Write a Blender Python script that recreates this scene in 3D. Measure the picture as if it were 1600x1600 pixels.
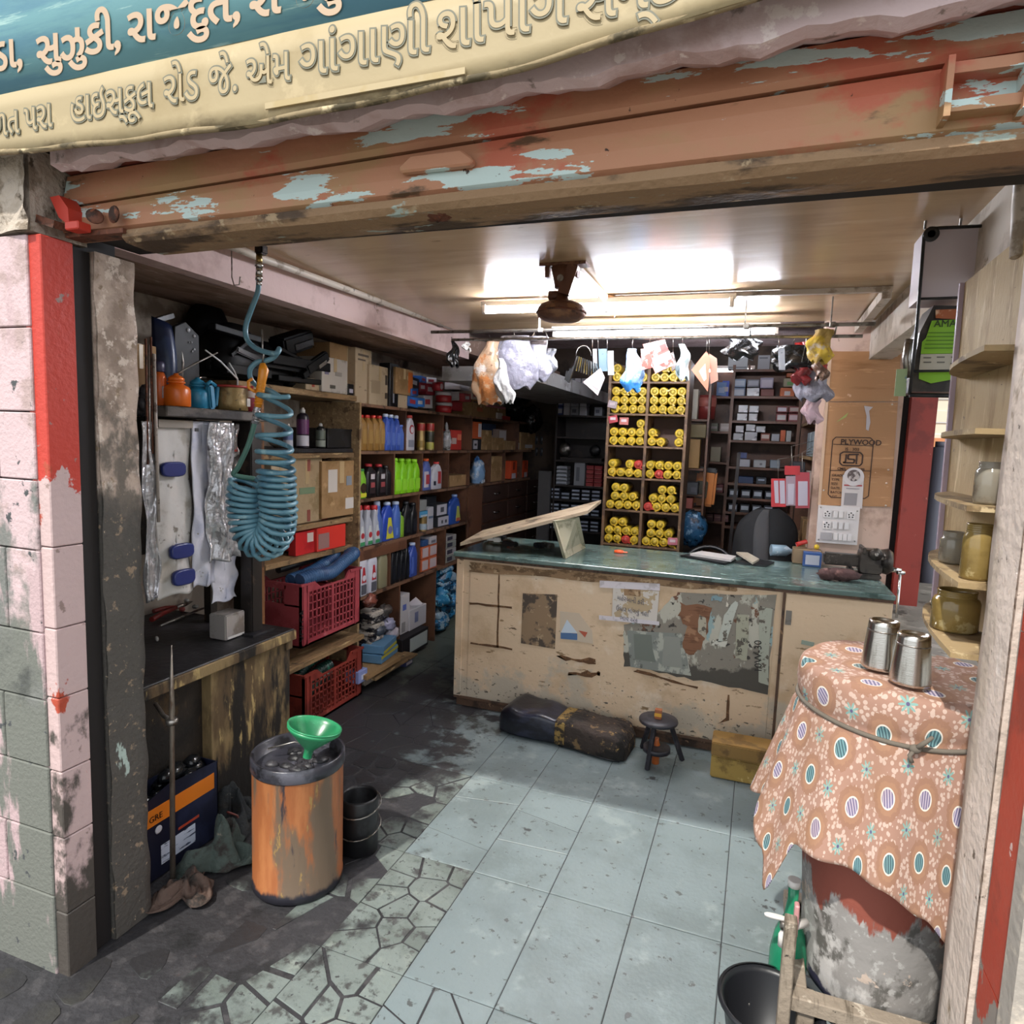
import bpy, bmesh, math, random
from mathutils import Vector, Matrix, Euler
random.seed(7)
for o in list(bpy.data.objects): bpy.data.objects.remove(o)
SC = bpy.context.scene
COL = SC.collection
PI = math.pi
def rnd(a, b): return random.uniform(a, b)
# ------------------------------------------------------------ camera
YAW, PITCH, ROLL, CH = -.3434, -.1084, .0361, 1.66
FW = Vector((math.sin(YAW)*math.cos(PITCH), math.cos(YAW)*math.cos(PITCH), math.sin(PITCH)))
RT0 = Vector((math.cos(YAW), -math.sin(YAW), 0)); UP0 = RT0.cross(FW)
RT = RT0*math.cos(ROLL)+UP0*math.sin(ROLL); UP = -RT0*math.sin(ROLL)+UP0*math.cos(ROLL)
CP = Vector((0, 0, CH))
cd = bpy.data.cameras.new('camera'); cam = bpy.data.objects.new('camera', cd); COL.objects.link(cam)
cd.sensor_width = 36; cd.lens = 36*1033.4/1600; cd.clip_start = .02; cd.clip_end = 200
mw = Matrix((RT, UP, -FW)).transposed().to_4x4(); mw.translation = CP; cam.matrix_world = mw
SC.camera = cam
# ------------------------------------------------------------ sky, sun, exposure
SC.view_settings.view_transform = 'Standard'; SC.view_settings.look = 'None'
SC.view_settings.gamma = 1; SC.view_settings.use_curve_mapping = False
SC.view_settings.exposure = 1.08
w = bpy.data.worlds.new('sky'); SC.world = w; w.use_nodes = True
bg = w.node_tree.nodes['Background']; bg.inputs[0].default_value = (.90, .95, 1, 1); bg.inputs[1].default_value = .82
sd = bpy.data.lights.new('sun', 'SUN'); sd.energy = 2.1; sd.angle = math.radians(1.2); sd.color = (1, .96, .88)
sun = bpy.data.objects.new('sun', sd); COL.objects.link(sun)
sun.rotation_euler = Vector((.42, 1.56, -2.12)).to_track_quat('-Z', 'Y').to_euler(); sun.location = (0, -5, 8)
# ------------------------------------------------------------ rays through photo pixels -> points on real planes
def ray(x, y): return FW + RT*((x-800)/1033.4) - UP*((y-800)/1033.4)
def az(x, y, z=0): d = ray(x, y); return CP+d*((z-CH)/d.z)
def ay(x, y, Y): d = ray(x, y); return CP+d*(Y/d.y)
def ax(x, y, X): d = ray(x, y); return CP+d*(X/d.x)
# ------------------------------------------------------------ materials
def lin(h):
    h = h.lstrip('#'); c = [int(h[i:i+2], 16)/255 for i in (0, 2, 4)]
    return tuple((v/12.92 if v <= .04045 else ((v+.055)/1.055)**2.4) for v in c)+(1,)
MATS = {}
def mat(name, base, rough=.6, metal=0, layers=(), bump=0, bscale=30, spec=.5, trans=0, alpha=1, emit=0, var=0, bstretch=(1, 1, 1), coat=0, aniso=0):
    """layers: (colour, scale, lo, hi, stretch, detail, (axis, a, b) or None)"""
    if name in MATS: return MATS[name]
    m = bpy.data.materials.new(name); m.use_nodes = True; MATS[name] = m
    nt = m.node_tree; N = nt.nodes; L = nt.links; P = N['Principled BSDF']
    P.inputs['Roughness'].default_value = rough; P.inputs['Metallic'].default_value = metal
    P.inputs['Specular IOR Level'].default_value = spec
    P.inputs['Transmission Weight'].default_value = trans; P.inputs['Alpha'].default_value = alpha
    P.inputs['Coat Weight'].default_value = coat
    tc = N.new('ShaderNodeTexCoord'); cur = None
    rgb = N.new('ShaderNodeRGB'); rgb.outputs[0].default_value = lin(base); cur = rgb.outputs[0]
    if var:
        oi = N.new('ShaderNodeObjectInfo'); hs = N.new('ShaderNodeHueSaturation'); mr = N.new('ShaderNodeMapRange')
        mr.inputs[3].default_value = 1-var; mr.inputs[4].default_value = 1+var
        L.new(oi.outputs['Random'], mr.inputs[0]); L.new(mr.outputs[0], hs.inputs['Value']); L.new(cur, hs.inputs['Color']); cur = hs.outputs[0]
    for ly in layers:
        col, sc, lo, hi = ly[:4]; st = ly[4] if len(ly) > 4 and ly[4] else (1, 1, 1); det = ly[5] if len(ly) > 5 else 6
        pos = ly[6] if len(ly) > 6 else None
        mp = N.new('ShaderNodeMapping'); mp.inputs['Scale'].default_value = st; mp.inputs['Location'].default_value = (sc*.37, sc*.71, lo*7)
        L.new(tc.outputs['Object'], mp.inputs[0])
        nz = N.new('ShaderNodeTexNoise'); nz.inputs['Scale'].default_value = sc; nz.inputs['Detail'].default_value = det; nz.inputs['Roughness'].default_value = .62
        L.new(mp.outputs[0], nz.inputs['Vector']); fac = nz.outputs[0]
        if pos:
            sp = N.new('ShaderNodeSeparateXYZ'); L.new(tc.outputs['Object'], sp.inputs[0])
            a = N.new('ShaderNodeMapRange'); a.inputs[1].default_value = pos[1]; a.inputs[2].default_value = pos[2]
            a.inputs[3].default_value = -.3; a.inputs[4].default_value = .3
            L.new(sp.outputs[pos[0]], a.inputs[0]); ad = N.new('ShaderNodeMath'); ad.operation = 'ADD'
            L.new(fac, ad.inputs[0]); L.new(a.outputs[0], ad.inputs[1]); fac = ad.outputs[0]
        mr = N.new('ShaderNodeMapRange'); mr.interpolation_type = 'SMOOTHSTEP'
        mr.inputs[1].default_value = lo; mr.inputs[2].default_value = hi; L.new(fac, mr.inputs[0])
        mx = N.new('ShaderNodeMix'); mx.data_type = 'RGBA'; L.new(mr.outputs[0], mx.inputs[0]); L.new(cur, mx.inputs[6])
        mx.inputs[7].default_value = lin(col); cur = mx.outputs[2]
    L.new(cur, P.inputs['Base Color'])
    if emit:
        L.new(cur, P.inputs['Emission Color']); P.inputs['Emission Strength'].default_value = emit
    if bump:
        mp = N.new('ShaderNodeMapping'); mp.inputs['Scale'].default_value = bstretch; L.new(tc.outputs['Object'], mp.inputs[0])
        nz = N.new('ShaderNodeTexNoise'); nz.inputs['Scale'].default_value = bscale; nz.inputs['Detail'].default_value = 5
        L.new(mp.outputs[0], nz.inputs['Vector'])
        bp = N.new('ShaderNodeBump'); bp.inputs['Strength'].default_value = bump; bp.inputs['Distance'].default_value = .01
        L.new(nz.outputs[0], bp.inputs['Height']); L.new(bp.outputs[0], P.inputs['Normal'])
    return m
def pm(hexc, rough=.45, **k):      # plain coloured plastic / card / paint
    return mat('paint_'+hexc.strip('#')+'_%d' % int(rough*100), hexc, rough, **k)
# ------------------------------------------------------------ mesh collector
class M:
    def __init__(s): s.v = []; s.f = []; s.sm = []
    def add(s, vs, fs, sm=False):
        o = len(s.v); s.v += [tuple(p) for p in vs]; s.f += [tuple(i+o for i in f) for f in fs]; s.sm += [sm]*len(fs); return s
    def box(s, x0, x1, y0, y1, z0, z1):
        v = [(x, y, z) for x in (x0, x1) for y in (y0, y1) for z in (z0, z1)]
        return s.add(v, [(0, 1, 3, 2), (4, 6, 7, 5), (0, 4, 5, 1), (2, 3, 7, 6), (0, 2, 6, 4), (1, 5, 7, 3)])
    def ob(s, c, sz, rot=(0, 0, 0)):
        R = Euler(rot).to_matrix(); c = Vector(c)
        v = [c+R@Vector((x*sz[0]/2, y*sz[1]/2, z*sz[2]/2)) for x in (-1, 1) for y in (-1, 1) for z in (-1, 1)]
        return s.add(v, [(0, 1, 3, 2), (4, 6, 7, 5), (0, 4, 5, 1), (2, 3, 7, 6), (0, 2, 6, 4), (1, 5, 7, 3)])
    def bar(s, p0, p1, wd, ht, up=(0, 0, 1)):
        p0 = Vector(p0); p1 = Vector(p1); d = (p1-p0).normalized(); u = Vector(up)
        sx = d.cross(u); sx = sx.normalized() if sx.length > 1e-4 else Vector((1, 0, 0)); u = sx.cross(d).normalized()
        v = [p+sx*a*wd/2+u*b*ht/2 for p in (p0, p1) for a, b in ((-1, -1), (1, -1), (1, 1), (-1, 1))]
        return s.add(v, [(3, 2, 1, 0), (4, 5, 6, 7), (0, 1, 5, 4), (1, 2, 6, 5), (2, 3, 7, 6), (3, 0, 4, 7)])
    def tube(s, pts, r, n=8, cap=True, sm=True):
        pts = [Vector(p) for p in pts]; k = len(pts); rs = r if isinstance(r, (list, tuple)) else [r]*k
        vs = []; prev = None
        for i, p in enumerate(pts):
            d = (pts[min(i+1, k-1)]-pts[max(i-1, 0)]); d = d.normalized() if d.length > 1e-9 else Vector((0, 0, 1))
            if prev is None: a = d.orthogonal().normalized()
            else:
                a = prev-d*prev.dot(d); a = a.normalized() if a.length > 1e-6 else d.orthogonal().normalized()
            prev = a; b = d.cross(a)
            for j in range(n): t = 2*PI*j/n; vs.append(p+(a*math.cos(t)+b*math.sin(t))*rs[i])
        fs = [(i*n+j, i*n+(j+1) % n, (i+1)*n+(j+1) % n, (i+1)*n+j) for i in range(k-1) for j in range(n)]
        s.add(vs, fs, sm)
        if cap:
            o = len(s.v)-len(vs); s.f += [tuple(o+j for j in reversed(range(n))), tuple(o+(k-1)*n+j for j in range(n))]; s.sm += [False]*2
        return s
    def cyl(s, p0, p1, r0, r1=None, n=16): return s.tube([p0, p1], [r0, r0 if r1 is None else r1], n)
    def lathe(s, prof, c=(0, 0, 0), n=24, rot=None, sm=True, ecc=1, wob=0, caps=True):
        R = Euler(rot).to_matrix() if rot else Matrix.Identity(3); c = Vector(c); vs = []
        for r, z in prof:
            for j in range(n):
                t = 2*PI*j/n; q = r*(1+wob*math.sin(3*t+z*9)); vs.append(c+R@Vector((q*math.cos(t), q*ecc*math.sin(t), z)))
        k = len(prof)
        fs = [(i*n+j, i*n+(j+1) % n, (i+1)*n+(j+1) % n, (i+1)*n+j) for i in range(k-1) for j in range(n)]
        s.add(vs, fs, sm); o = len(s.v)-len(vs)
        if caps and prof[0][0] > 1e-6: s.f.append(tuple(o+j for j in reversed(range(n)))); s.sm.append(False)
        if caps and prof[-1][0] > 1e-6: s.f.append(tuple(o+(k-1)*n+j for j in range(n))); s.sm.append(False)
        return s
    def loft(s, secs, n=16, p=4, c=(0, 0, 0), sm=True, rz=0):
        """secs (z, cx, cy, a, b): superellipse rings"""
        vs = []; c = Vector(c); cr, sr = math.cos(rz), math.sin(rz)
        for z, cx, cy, a, b in secs:
            for j in range(n):
                t = 2*PI*(j+.5)/n; ct, st = math.cos(t), math.sin(t)
                x = cx+a*math.copysign(abs(ct)**(2/p), ct); y = cy+b*math.copysign(abs(st)**(2/p), st)
                vs.append(c+Vector((x*cr-y*sr, x*sr+y*cr, z)))
        k = len(secs)
        fs = [(i*n+j, i*n+(j+1) % n, (i+1)*n+(j+1) % n, (i+1)*n+j) for i in range(k-1) for j in range(n)]
        s.add(vs, fs, sm); o = len(s.v)-len(vs)
        s.f.append(tuple(o+j for j in reversed(range(n)))); s.f.append(tuple(o+(k-1)*n+j for j in range(n))); s.sm += [False]*2
        return s
    def prism(s, poly, axis, a, b):
        n = len(poly)
        def P(u, w, t): return (t, u, w) if axis == 0 else ((u, t, w) if axis == 1 else (u, w, t))
        vs = [P(u, w, a) for u, w in poly]+[P(u, w, b) for u, w in poly]
        fs = [(j, (j+1) % n, n+(j+1) % n, n+j) for j in range(n)]+[tuple(reversed(range(n))), tuple(range(n, 2*n))]
        return s.add(vs, fs)
    def grid(s, fn, nu, nv, sm=True, closed=False):
        vs = [fn(i/nu, j/nv) for i in range(nu+1) for j in range(nv+1)]; q = nv+1
        return s.add(vs, [(i*q+j, (i+1)*q+j, (i+1)*q+j+1, i*q+j+1) for i in range(nu) for j in range(nv)], sm)
    def ell(s, c, r, n=14, m=8, jit=0, rot=(0, 0, 0)):
        R = Euler(rot).to_matrix(); c = Vector(c); vs = []
        for i in range(m+1):
            ph = PI*i/m
            for j in range(n):
                t = 2*PI*j/n; k = 1+rnd(-jit, jit)
                vs.append(c+R@Vector((r[0]*math.sin(ph)*math.cos(t)*k, r[1]*math.sin(ph)*math.sin(t)*k, r[2]*math.cos(ph)*k)))
        return s.add(vs, [(i*n+j, (i+1)*n+j, (i+1)*n+(j+1) % n, i*n+(j+1) % n) for i in range(m) for j in range(n)], True)
    def build(s, name, material, parent=None, W=False, bevel=0, solid=0, sub=0, kind=None, dist=None):
        me = bpy.data.meshes.new(name); vs = s.v; off = Vector((0, 0, 0))
        if W and parent:
            q = parent
            while q: off += q.location; q = q.parent
        solo = None
        if parent is None and W == 'o' and vs:
            xs = [v[0] for v in vs]; ys = [v[1] for v in vs]; zs = [v[2] for v in vs]
            off = solo = Vector(((min(xs)+max(xs))/2, (min(ys)+max(ys))/2, min(zs)))
        if off.length: vs = [(v[0]-off.x, v[1]-off.y, v[2]-off.z) for v in vs]
        me.from_pydata(vs, [], s.f); me.polygons.foreach_set('use_smooth', s.sm)
        bm = bmesh.new(); bm.from_mesh(me)
        bmesh.ops.remove_doubles(bm, verts=bm.verts, dist=1e-6); bmesh.ops.recalc_face_normals(bm, faces=bm.faces)
        if bevel:
            es = [e for e in bm.edges if len(e.link_faces) == 2 and e.calc_face_angle(0) > .6]
            bmesh.ops.bevel(bm, geom=es, offset=bevel, segments=2 if bevel > .004 else 1, affect='EDGES', clamp_overlap=True)
        bm.to_mesh(me); bm.free()
        me.materials.append(material)
        o = bpy.data.objects.new(name, me); COL.objects.link(o)
        if parent: o.parent = parent
        if solo: o.location = solo
        if solid: md = o.modifiers.new('s', 'SOLIDIFY'); md.thickness = solid; md.offset = 0
        if sub: md = o.modifiers.new('u', 'SUBSURF'); md.levels = sub; md.render_levels = sub
        if kind: o['kind'] = kind
        return o
def thing(name, label, cat, loc=(0, 0, 0), rz=0, group=None):
    o = bpy.data.objects.new(name, None); COL.objects.link(o); o.empty_display_size = .05
    o.location = loc; o.rotation_euler = (0, 0, rz); o['label'] = label; o['category'] = cat
    if group: o['group'] = group
    return o
def tag(o, label, cat, group=None):
    o['label'] = label; o['category'] = cat
    if group: o['group'] = group
    return o
def dup(root, loc, rz=0, label=None, group=None, rx=0, ry=0, scale=None):
    def cp(o, par):
        c = o.copy(); COL.objects.link(c)
        if par: c.parent = par
        for ch in o.children: cp(ch, c)
        return c
    r = cp(root, None); r.location = loc; r.rotation_euler = (rx, ry, rz)
    if label: r['label'] = label
    if group: r['group'] = group
    if scale: r.scale = scale
    return r
FONTS = {}
def text(s, size, loc, rot, material, parent, name='lettering', W=True, ext=.0006, align='LEFT', sx=1, off=0, sy=1):
    cu = bpy.data.curves.new(name, 'FONT'); cu.body = s; cu.size = size; cu.extrude = ext; cu.align_x = align; cu.offset = off
    cu.resolution_u = 3
    t = bpy.data.objects.new(name, cu); COL.objects.link(t)
    dg = bpy.context.evaluated_depsgraph_get(); me = bpy.data.meshes.new_from_object(t.evaluated_get(dg))
    bpy.data.objects.remove(t)
    loc = Vector(loc)
    if W and parent:
        q = parent
        while q: loc -= q.location; q = q.parent
    me.transform(Matrix.Translation(loc) @ Euler(rot).to_matrix().to_4x4() @ Matrix.Diagonal((sx, sy, 1, 1)))
    me.materials.clear(); me.materials.append(material)
    o = bpy.data.objects.new(name, me); COL.objects.link(o); o.parent = parent
    return o
ORD = ['first', 'second', 'third', 'fourth', 'fifth', 'sixth', 'seventh', 'eighth', 'ninth', 'tenth', 'eleventh', 'twelfth', 'thirteenth', 'fourteenth', 'fifteenth', 'sixteenth']
FX = (PI/2, 0, 0)          # text facing -Y
FR = (PI/2, 0, PI/2)       # text facing +X
# ============================================================ SETTING
plaster = mat('dirty_plaster', '#bfae9c', .85, layers=[('#8d7f70', 6, .5, .62), ('#cfc2b4', 14, .55, .65), ('#3a352f', 4.5, .56, .68, (1, 1, .5))], bump=.5, bscale=45)
pillar_m = mat('greasy_plaster', '#b9a596', .85, layers=[('#8f7d6f', 7, .45, .6), ('#d2c2b4', 22, .56, .62), ('#6a6158', 7, .5, .6, (1, 1, .6), 8, (2, 2.4, .7)), ('#4e4a45', 3.2, .44, .55, (1, 1, .5), 9, (2, 2.2, .5)), ('#8d7a66', 26, .60, .66), ('#a8b8b0', 5, .62, .64, (1, 1, .4)), ('#b5a28a', 60, .66, .7)], bump=.6, bscale=60)
pink = mat('pink_plaster', '#cdb6b6', .85, layers=[('#b89c98', 5, .5, .62), ('#8d7c76', 11, .62, .68), ('#e0d0cc', 20, .6, .66)], bump=.3, bscale=50)
block_m = mat('pinkish_block', '#bfa5a3', .8, layers=[('#a88f8c', 8, .5, .62), ('#cdb9b6', 25, .55, .65)], bump=.35, bscale=90, var=.06)
blockf_m = mat('pinkish_block_sooty', '#c0a8aa', .8, layers=[('#a8928f', 8, .5, .62), ('#6f706c', 3.5, .52, .6, (1, 1, .7), 8, (2, 2.6, .5)), ('#474946', 5, .46, .6, (1, 1, .6), 9, (2, 1.9, .3)), ('#696b64', 2.6, .5, .6, None, 7, (2, 1.5, .6)), ('#b39a9c', 5, .53, .60, (1.3, 1, .35), 9), ('#46484a', 14, .62, .66)], bump=.35, bscale=90, var=.04)
redm = mat('red_paint_worn', '#b8392b', .45, layers=[('#a23226', 5, .5, .6), ('#c4a8a4', 13, .655, .665), ('#7c2c24', 30, .66, .7)], bump=.15, bscale=40)
reveal_m = mat('reveal_red_fading', '#b8392b', .55, layers=[('#bfa6a4', 7, .46, .475, (1, 1, .8), 8, (2, 1.72, 1.22)), ('#8f7a74', 16, .62, .66), ('#a8452f', 8, .63, .66, (1, 1, .6)), ('#4a443f', 5, .5, .58, (1, 1, .7), 8, (2, 1.1, .0))], bump=.3, bscale=60)
dark = mat('dark_channel', '#171212', .7)
rustm = mat('rusty_steel', '#6b4130', .7, .3, layers=[('#3d2a22', 20, .5, .6), ('#8a5238', 40, .58, .64)], bump=.4, bscale=80)
shut_m = mat('shutter_red_brown_paint', '#af7c5e', .6, layers=[('#a5835c', 4, .46, .62, (.6, 1, 1)), ('#b3624a', 5, .54, .64, (.7, 1, 1)), ('#bdd0cd', 4.6, .553, .560, (.55, 1, 2.6), 9), ('#3d2a20', 28, .69, .72), ('#5a4430', 8, .62, .7, (.5, 1, 1.5))], bump=.25, bscale=35)
shutlow_m = mat('shutter_grimy_edge', '#8f7254', .7, layers=[('#4c3b2b', 9, .48, .6, (.4, 1, 1)), ('#9aa79e', 12, .63, .66, (.4, 1, 1)), ('#a08a6c', 16, .6, .66)], bump=.5, bscale=50)
ceil_m = mat('glossy_tan_laminate', '#c9ab88', .2, layers=[('#bb9d7c', 3, .45, .65, (.4, 2, 1)), ('#d0b493', 5, .55, .7, (.5, 2, 1)), ('#8f7a62', 14, .68, .74, (.6, 2.5, 1))], bump=.07, bscale=9, bstretch=(.5, 2.5, 1))
white_wall = mat('cream_wall', '#b3a596', .9, layers=[('#8b7d70', 5, .5, .65), ('#5b5048', 3, .6, .7)], bump=.2)
darkwall = mat('brown_store_wall', '#4a3c32', .9, layers=[('#2b231d', 3, .45, .62)], bump=.2)
floor_base = mat('black_grout', '#2a292c', .7, layers=[('#3c3a3c', 12, .5, .62), ('#1a1a1c', 5, .55, .65)], bump=.5, bscale=50)
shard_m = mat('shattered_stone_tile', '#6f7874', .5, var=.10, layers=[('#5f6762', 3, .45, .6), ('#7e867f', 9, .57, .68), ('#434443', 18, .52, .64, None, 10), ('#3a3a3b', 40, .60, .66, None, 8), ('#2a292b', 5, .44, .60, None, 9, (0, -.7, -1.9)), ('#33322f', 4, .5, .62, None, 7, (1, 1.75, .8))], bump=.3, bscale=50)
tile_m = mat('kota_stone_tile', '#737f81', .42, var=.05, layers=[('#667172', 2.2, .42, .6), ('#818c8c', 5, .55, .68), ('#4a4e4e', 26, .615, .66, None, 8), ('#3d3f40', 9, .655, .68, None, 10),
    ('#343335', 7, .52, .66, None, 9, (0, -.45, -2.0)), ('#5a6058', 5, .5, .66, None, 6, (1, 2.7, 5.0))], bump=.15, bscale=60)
street_m = mat('street_concrete', '#77746d', .9, layers=[('#55524c', 3, .5, .6)], bump=.3)

floor = M().box(-3.1, 1.35, .9, 7.6, -.12, -.0035).build('floor', floor_base, kind='structure')
st = M().box(-30, 30, -25, .9, -.14, -.02); st.box(1.35, 30, .9, 30, -.14, -.02)
st.build('ground', street_m, kind='structure')
# --- floor tiles: straight courses of stone slabs, the front-left ones shattered into shards
TH = -.0136; OX, OY = -1.495, 2.887
def tw(u, v): return (OX+u*math.cos(TH)-v*math.sin(TH), OY+u*math.sin(TH)+v*math.cos(TH))
def clip(poly, px, py, nx, ny):      # keep side where (p-(px,py)).n < 0
    out = []
    for i in range(len(poly)):
        a = poly[i]; b = poly[(i+1) % len(poly)]
        da = (a[0]-px)*nx+(a[1]-py)*ny; db = (b[0]-px)*nx+(b[1]-py)*ny
        if da < 0: out.append(a)
        if (da < 0) != (db < 0):
            t = da/(da-db); out.append((a[0]+(b[0]-a[0])*t, a[1]+(b[1]-a[1])*t))
    return out
def slab(name, poly, z0=-.012, z1=0, mt=None):
    m = M(); n = len(poly); w0 = [tw(*p) for p in poly]
    cx = sum(p[0] for p in w0)/n; cy = sum(p[1] for p in w0)/n
    vs = [(x, y, z0) for x, y in w0]+[(x, y, z1-.0015) for x, y in w0]+[(cx+(x-cx)*.985, cy+(y-cy)*.985, z1) for x, y in w0]
    fs = [(j, (j+1) % n, n+(j+1) % n, n+j) for j in range(n)]+[(n+j, n+(j+1) % n, 2*n+(j+1) % n, 2*n+j) for j in range(n)]+[tuple(range(2*n, 3*n))]
    m.add(vs, fs); return m.build(name, mt or tile_m, floor)
vb = [-1.867, -1.204, -.663, 0, .663, 1.326, 1.989, 2.652, 3.315]
SX = .3047
random.seed(11)
for r in range(8):
    for c in range(-5, 9):
        u0, u1 = c*SX+.0015, (c+1)*SX-.0015; v0, v1 = vb[r]+.0015, vb[r+1]-.0015
        X, Y = tw((u0+u1)/2, (v0+v1)/2)
        if Y > 3.9 and X > -1.55 or X < -2.75 or Y > 6.5 and X > -1: continue
        rect = [(u0, v0), (u1, v0), (u1, v1), (u0, v1)]
        ns, gap = 0, 0
        if r <= 1: ns, gap = {-5: (9, .012), -4: (9, .012), -3: (9, .012), -2: (9, .012), -1: (9, .010), 0: (9, .008), 1: (8, .0055)}.get(c, (0, 0))
        if r == 1 and c == 1: ns, gap = 8, .0045
        if r == 0 and c == 2: ns, gap = 8, .0028
        if r == 2: ns, gap = {-3: (8, .012), -2: (9, .013), -1: (9, .011), 0: (8, .005), 1: (3, .0018), 2: (4, .0018), 3: (0, 0)}.get(c, (0, 0))
        if r == 3 and c in (-1, -2): ns, gap = 5, .003
        if not ns: slab('floor_tile', rect, z1=rnd(-.0008, 0)); continue
        pts = []; nx_, ny_ = (3, max(3, round((v1-v0)/.115))) if ns > 7 else (2, 3) if ns > 4 else (1, 3)
        for a in range(nx_):
            for b in range(ny_):
                if ns > 7 and random.random() < .12: continue
                pts.append((u0+(u1-u0)*(a+.5+rnd(-.42, .42))/nx_, v0+(v1-v0)*(b+.5+rnd(-.42, .42))/ny_))
        for i, (a, b) in enumerate(pts):
            poly = list(rect)
            for j, (a2, b2) in enumerate(pts):
                if i == j: continue
                nx, ny = a2-a, b2-b; l = math.hypot(nx, ny); nx /= l; ny /= l; g = gap*rnd(.5, 1.5)
                poly = clip(poly, (a+a2)/2-nx*g, (b+b2)/2-ny*g, nx, ny)
                if len(poly) < 3: break
            if len(poly) < 3: continue
            wx, wy = tw(a, b)
            if gap > .004 and random.random() < min(.85, max(0, (-1.2-wx+(.2 if wy < 1.5 else 0))/.85)): continue
            if gap > .008:   # knock the corners off
                q = []
                for k in range(len(poly)):
                    A = poly[k-1]; B = poly[k]; Cc = poly[(k+1) % len(poly)]; t = rnd(.1, .22)
                    q += [(B[0]+(A[0]-B[0])*t, B[1]+(A[1]-B[1])*t), (B[0]+(Cc[0]-B[0])*t, B[1]+(Cc[1]-B[1])*t)]
                poly = q
            slab('tile_shard', poly, z1=rnd(-.002, 0), mt=shard_m if gap > .0042 else tile_m)
# --- left front wall: blocks over a core
wl = M().box(-3.3, -1.885, 1.325, 1.56, -.02, 2.7).build('wall_front', dark, kind='structure')
zs = [-.02, .25, .45, .655, .86, 1.06, 1.30, 1.50, 1.69, 1.92, 2.165]
random.seed(5)
for i in range(len(zs)-1):
    z0, z1 = zs[i]+.002, zs[i+1]-.002
    k = -1.875; first = True
    while k > -2.75:
        w_ = rnd(.14, .2) if first and i % 2 else rnd(.27, .36); first = False
        M().box(max(k-w_, -2.9)+.002, k-.002 if k < -1.88 else k, 1.285, 1.33, z0, z1).build('wall_block', blockf_m, wl, bevel=.003); k -= w_
for i, (z0, z1) in enumerate([(-.02, .2), (.2, .44), (.44, .646), (.646, .87), (.87, 1.076), (1.076, 1.312), (1.312, 2.165)]):
    M().box(-1.90, -1.83, 1.292, 1.385, z0+.0015, z1-.0015).build('wall_block', reveal_m, wl, bevel=.003)
# top rough stone corner
rk = mat('rough_broken_concrete', '#b7aa9c', .95, layers=[('#8a7c6c', 12, .5, .6), ('#5a4e40', 22, .58, .66)], bump=1, bscale=50)
m = M(); random.seed(3)
def rough(u, v): return (-2.9+u*1.05, 1.275+rnd(-.008, .008)-.02*math.sin(u*20)*.2, 2.17+v*.22)
m.grid(rough, 26, 8, sm=False); m.box(-2.9, -1.86, 1.29, 1.45, 2.172, 2.39)
m.build('broken_lintel_end', rk, wl)
# guide channel and inner pillar
ch = M().box(-1.90, -1.848, 1.387, 1.446, 0, 2.155).build('trim_1', dark, kind='structure')
pl = M(); random.seed(9)
def pf(u, v):
    k = .004*math.sin(v*31)+.003*math.sin(v*77+1)
    if u < .5: return (-1.832+rnd(-.001, .001)+k*.4, 1.449+u*2*.134+k*.5, v*2.16)
    return (-1.832-(u-.5)*2*.45, 1.583+k, v*2.16)
pl.grid(pf, 12, 90); pl.box(-2.3, -1.84, 1.452, 1.57, -.012, 2.16)
pl.build('wall_left_pillar', pillar_m, kind='structure')
# --- right pillar
pr = M()
def pf2(u, v):
    k = .003*math.sin(v*29)+.002*math.sin(v*67+1)
    if u < .5: return (.470+k*.4, 1.43+u*2*.15+k, v*2.2)
    return (.470+(u-.5)*2*.13, 1.58+k, v*2.2)
pilr = mat('right_plaster', '#d3c2b6', .85, layers=[('#b5a596', 5, .46, .62, (1, 1, .4)), ('#978470', 9, .58, .66, (1, 1, .5)), ('#6b5c4e', 20, .66, .7), ('#e2d8d0', 3, .6, .7)], bump=.5, bscale=45)
pr.grid(pf2, 12, 90); pr.box(.475, .60, 1.435, 1.575, -.012, 2.2)
pr.build('wall_right_pillar', pilr, kind='structure')
wr = M().box(.50, .9, 1.30, 1.43, -.02, 2.4).build('wall_right', dark, kind='structure')
redr = mat('red_jamb_paint', '#a83c28', .5, layers=[('#8f3322', 5, .5, .6), ('#8a8078', 6, .56, .58, (1, 1, .6), 8, (2, 1.4, .2)), ('#c3a9a4', 15, .68, .69)], bump=.2, bscale=40)
for a, b in ((-.02, .7), (.703, 1.35), (1.353, 2.4)): M().box(.478, .502, 1.29, 1.408, a, b).build('jamb_face', redr, wr)
gr = mat('grey_render_edge', '#9d958c', .9, layers=[('#c3b6a6', 12, .5, .6)], bump=.5)
M().box(.472, .52, 1.24, 1.292, -.02, 2.4).build('jamb_edge', gr, wr)
# --- lintel / rolled shutter
def sz(x, a, b): return a+(b-a)*(x+1.85)/2.2
sh = M()
X0, X1 = -1.85, .62
def strip(m, prof, x0, x1, n, wob=0):   # prof: list (y, za, zb)
    k = len(prof)
    def fn(u, v):
        i = min(int(round(v*(k-1))), k-1); x = x0+(x1-x0)*u; y, a, b = prof[i]
        return (x, y+wob*math.sin(x*9+i), sz(x, a, b)+wob*.6*math.sin(x*14+2*i))
    m.grid(fn, n, k-1, sm=False); return m
root = thing('rolling_shutter', 'rolled-up red-brown steel shutter with peeling pale blue paint above the shop opening', 'shutter', (-.6, 1.38, 2.16))
up = strip(M(), [(1.42, 2.262, 2.33), (1.385, 2.264, 2.332), (1.375, 2.275, 2.343), (1.38, 2.30, 2.36), (1.385, 2.325, 2.38), (1.39, 2.345, 2.40), (1.43, 2.35, 2.404)], X0, X1, 50)
up.build('shutter_slat', shut_m, root, W=True)
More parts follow.
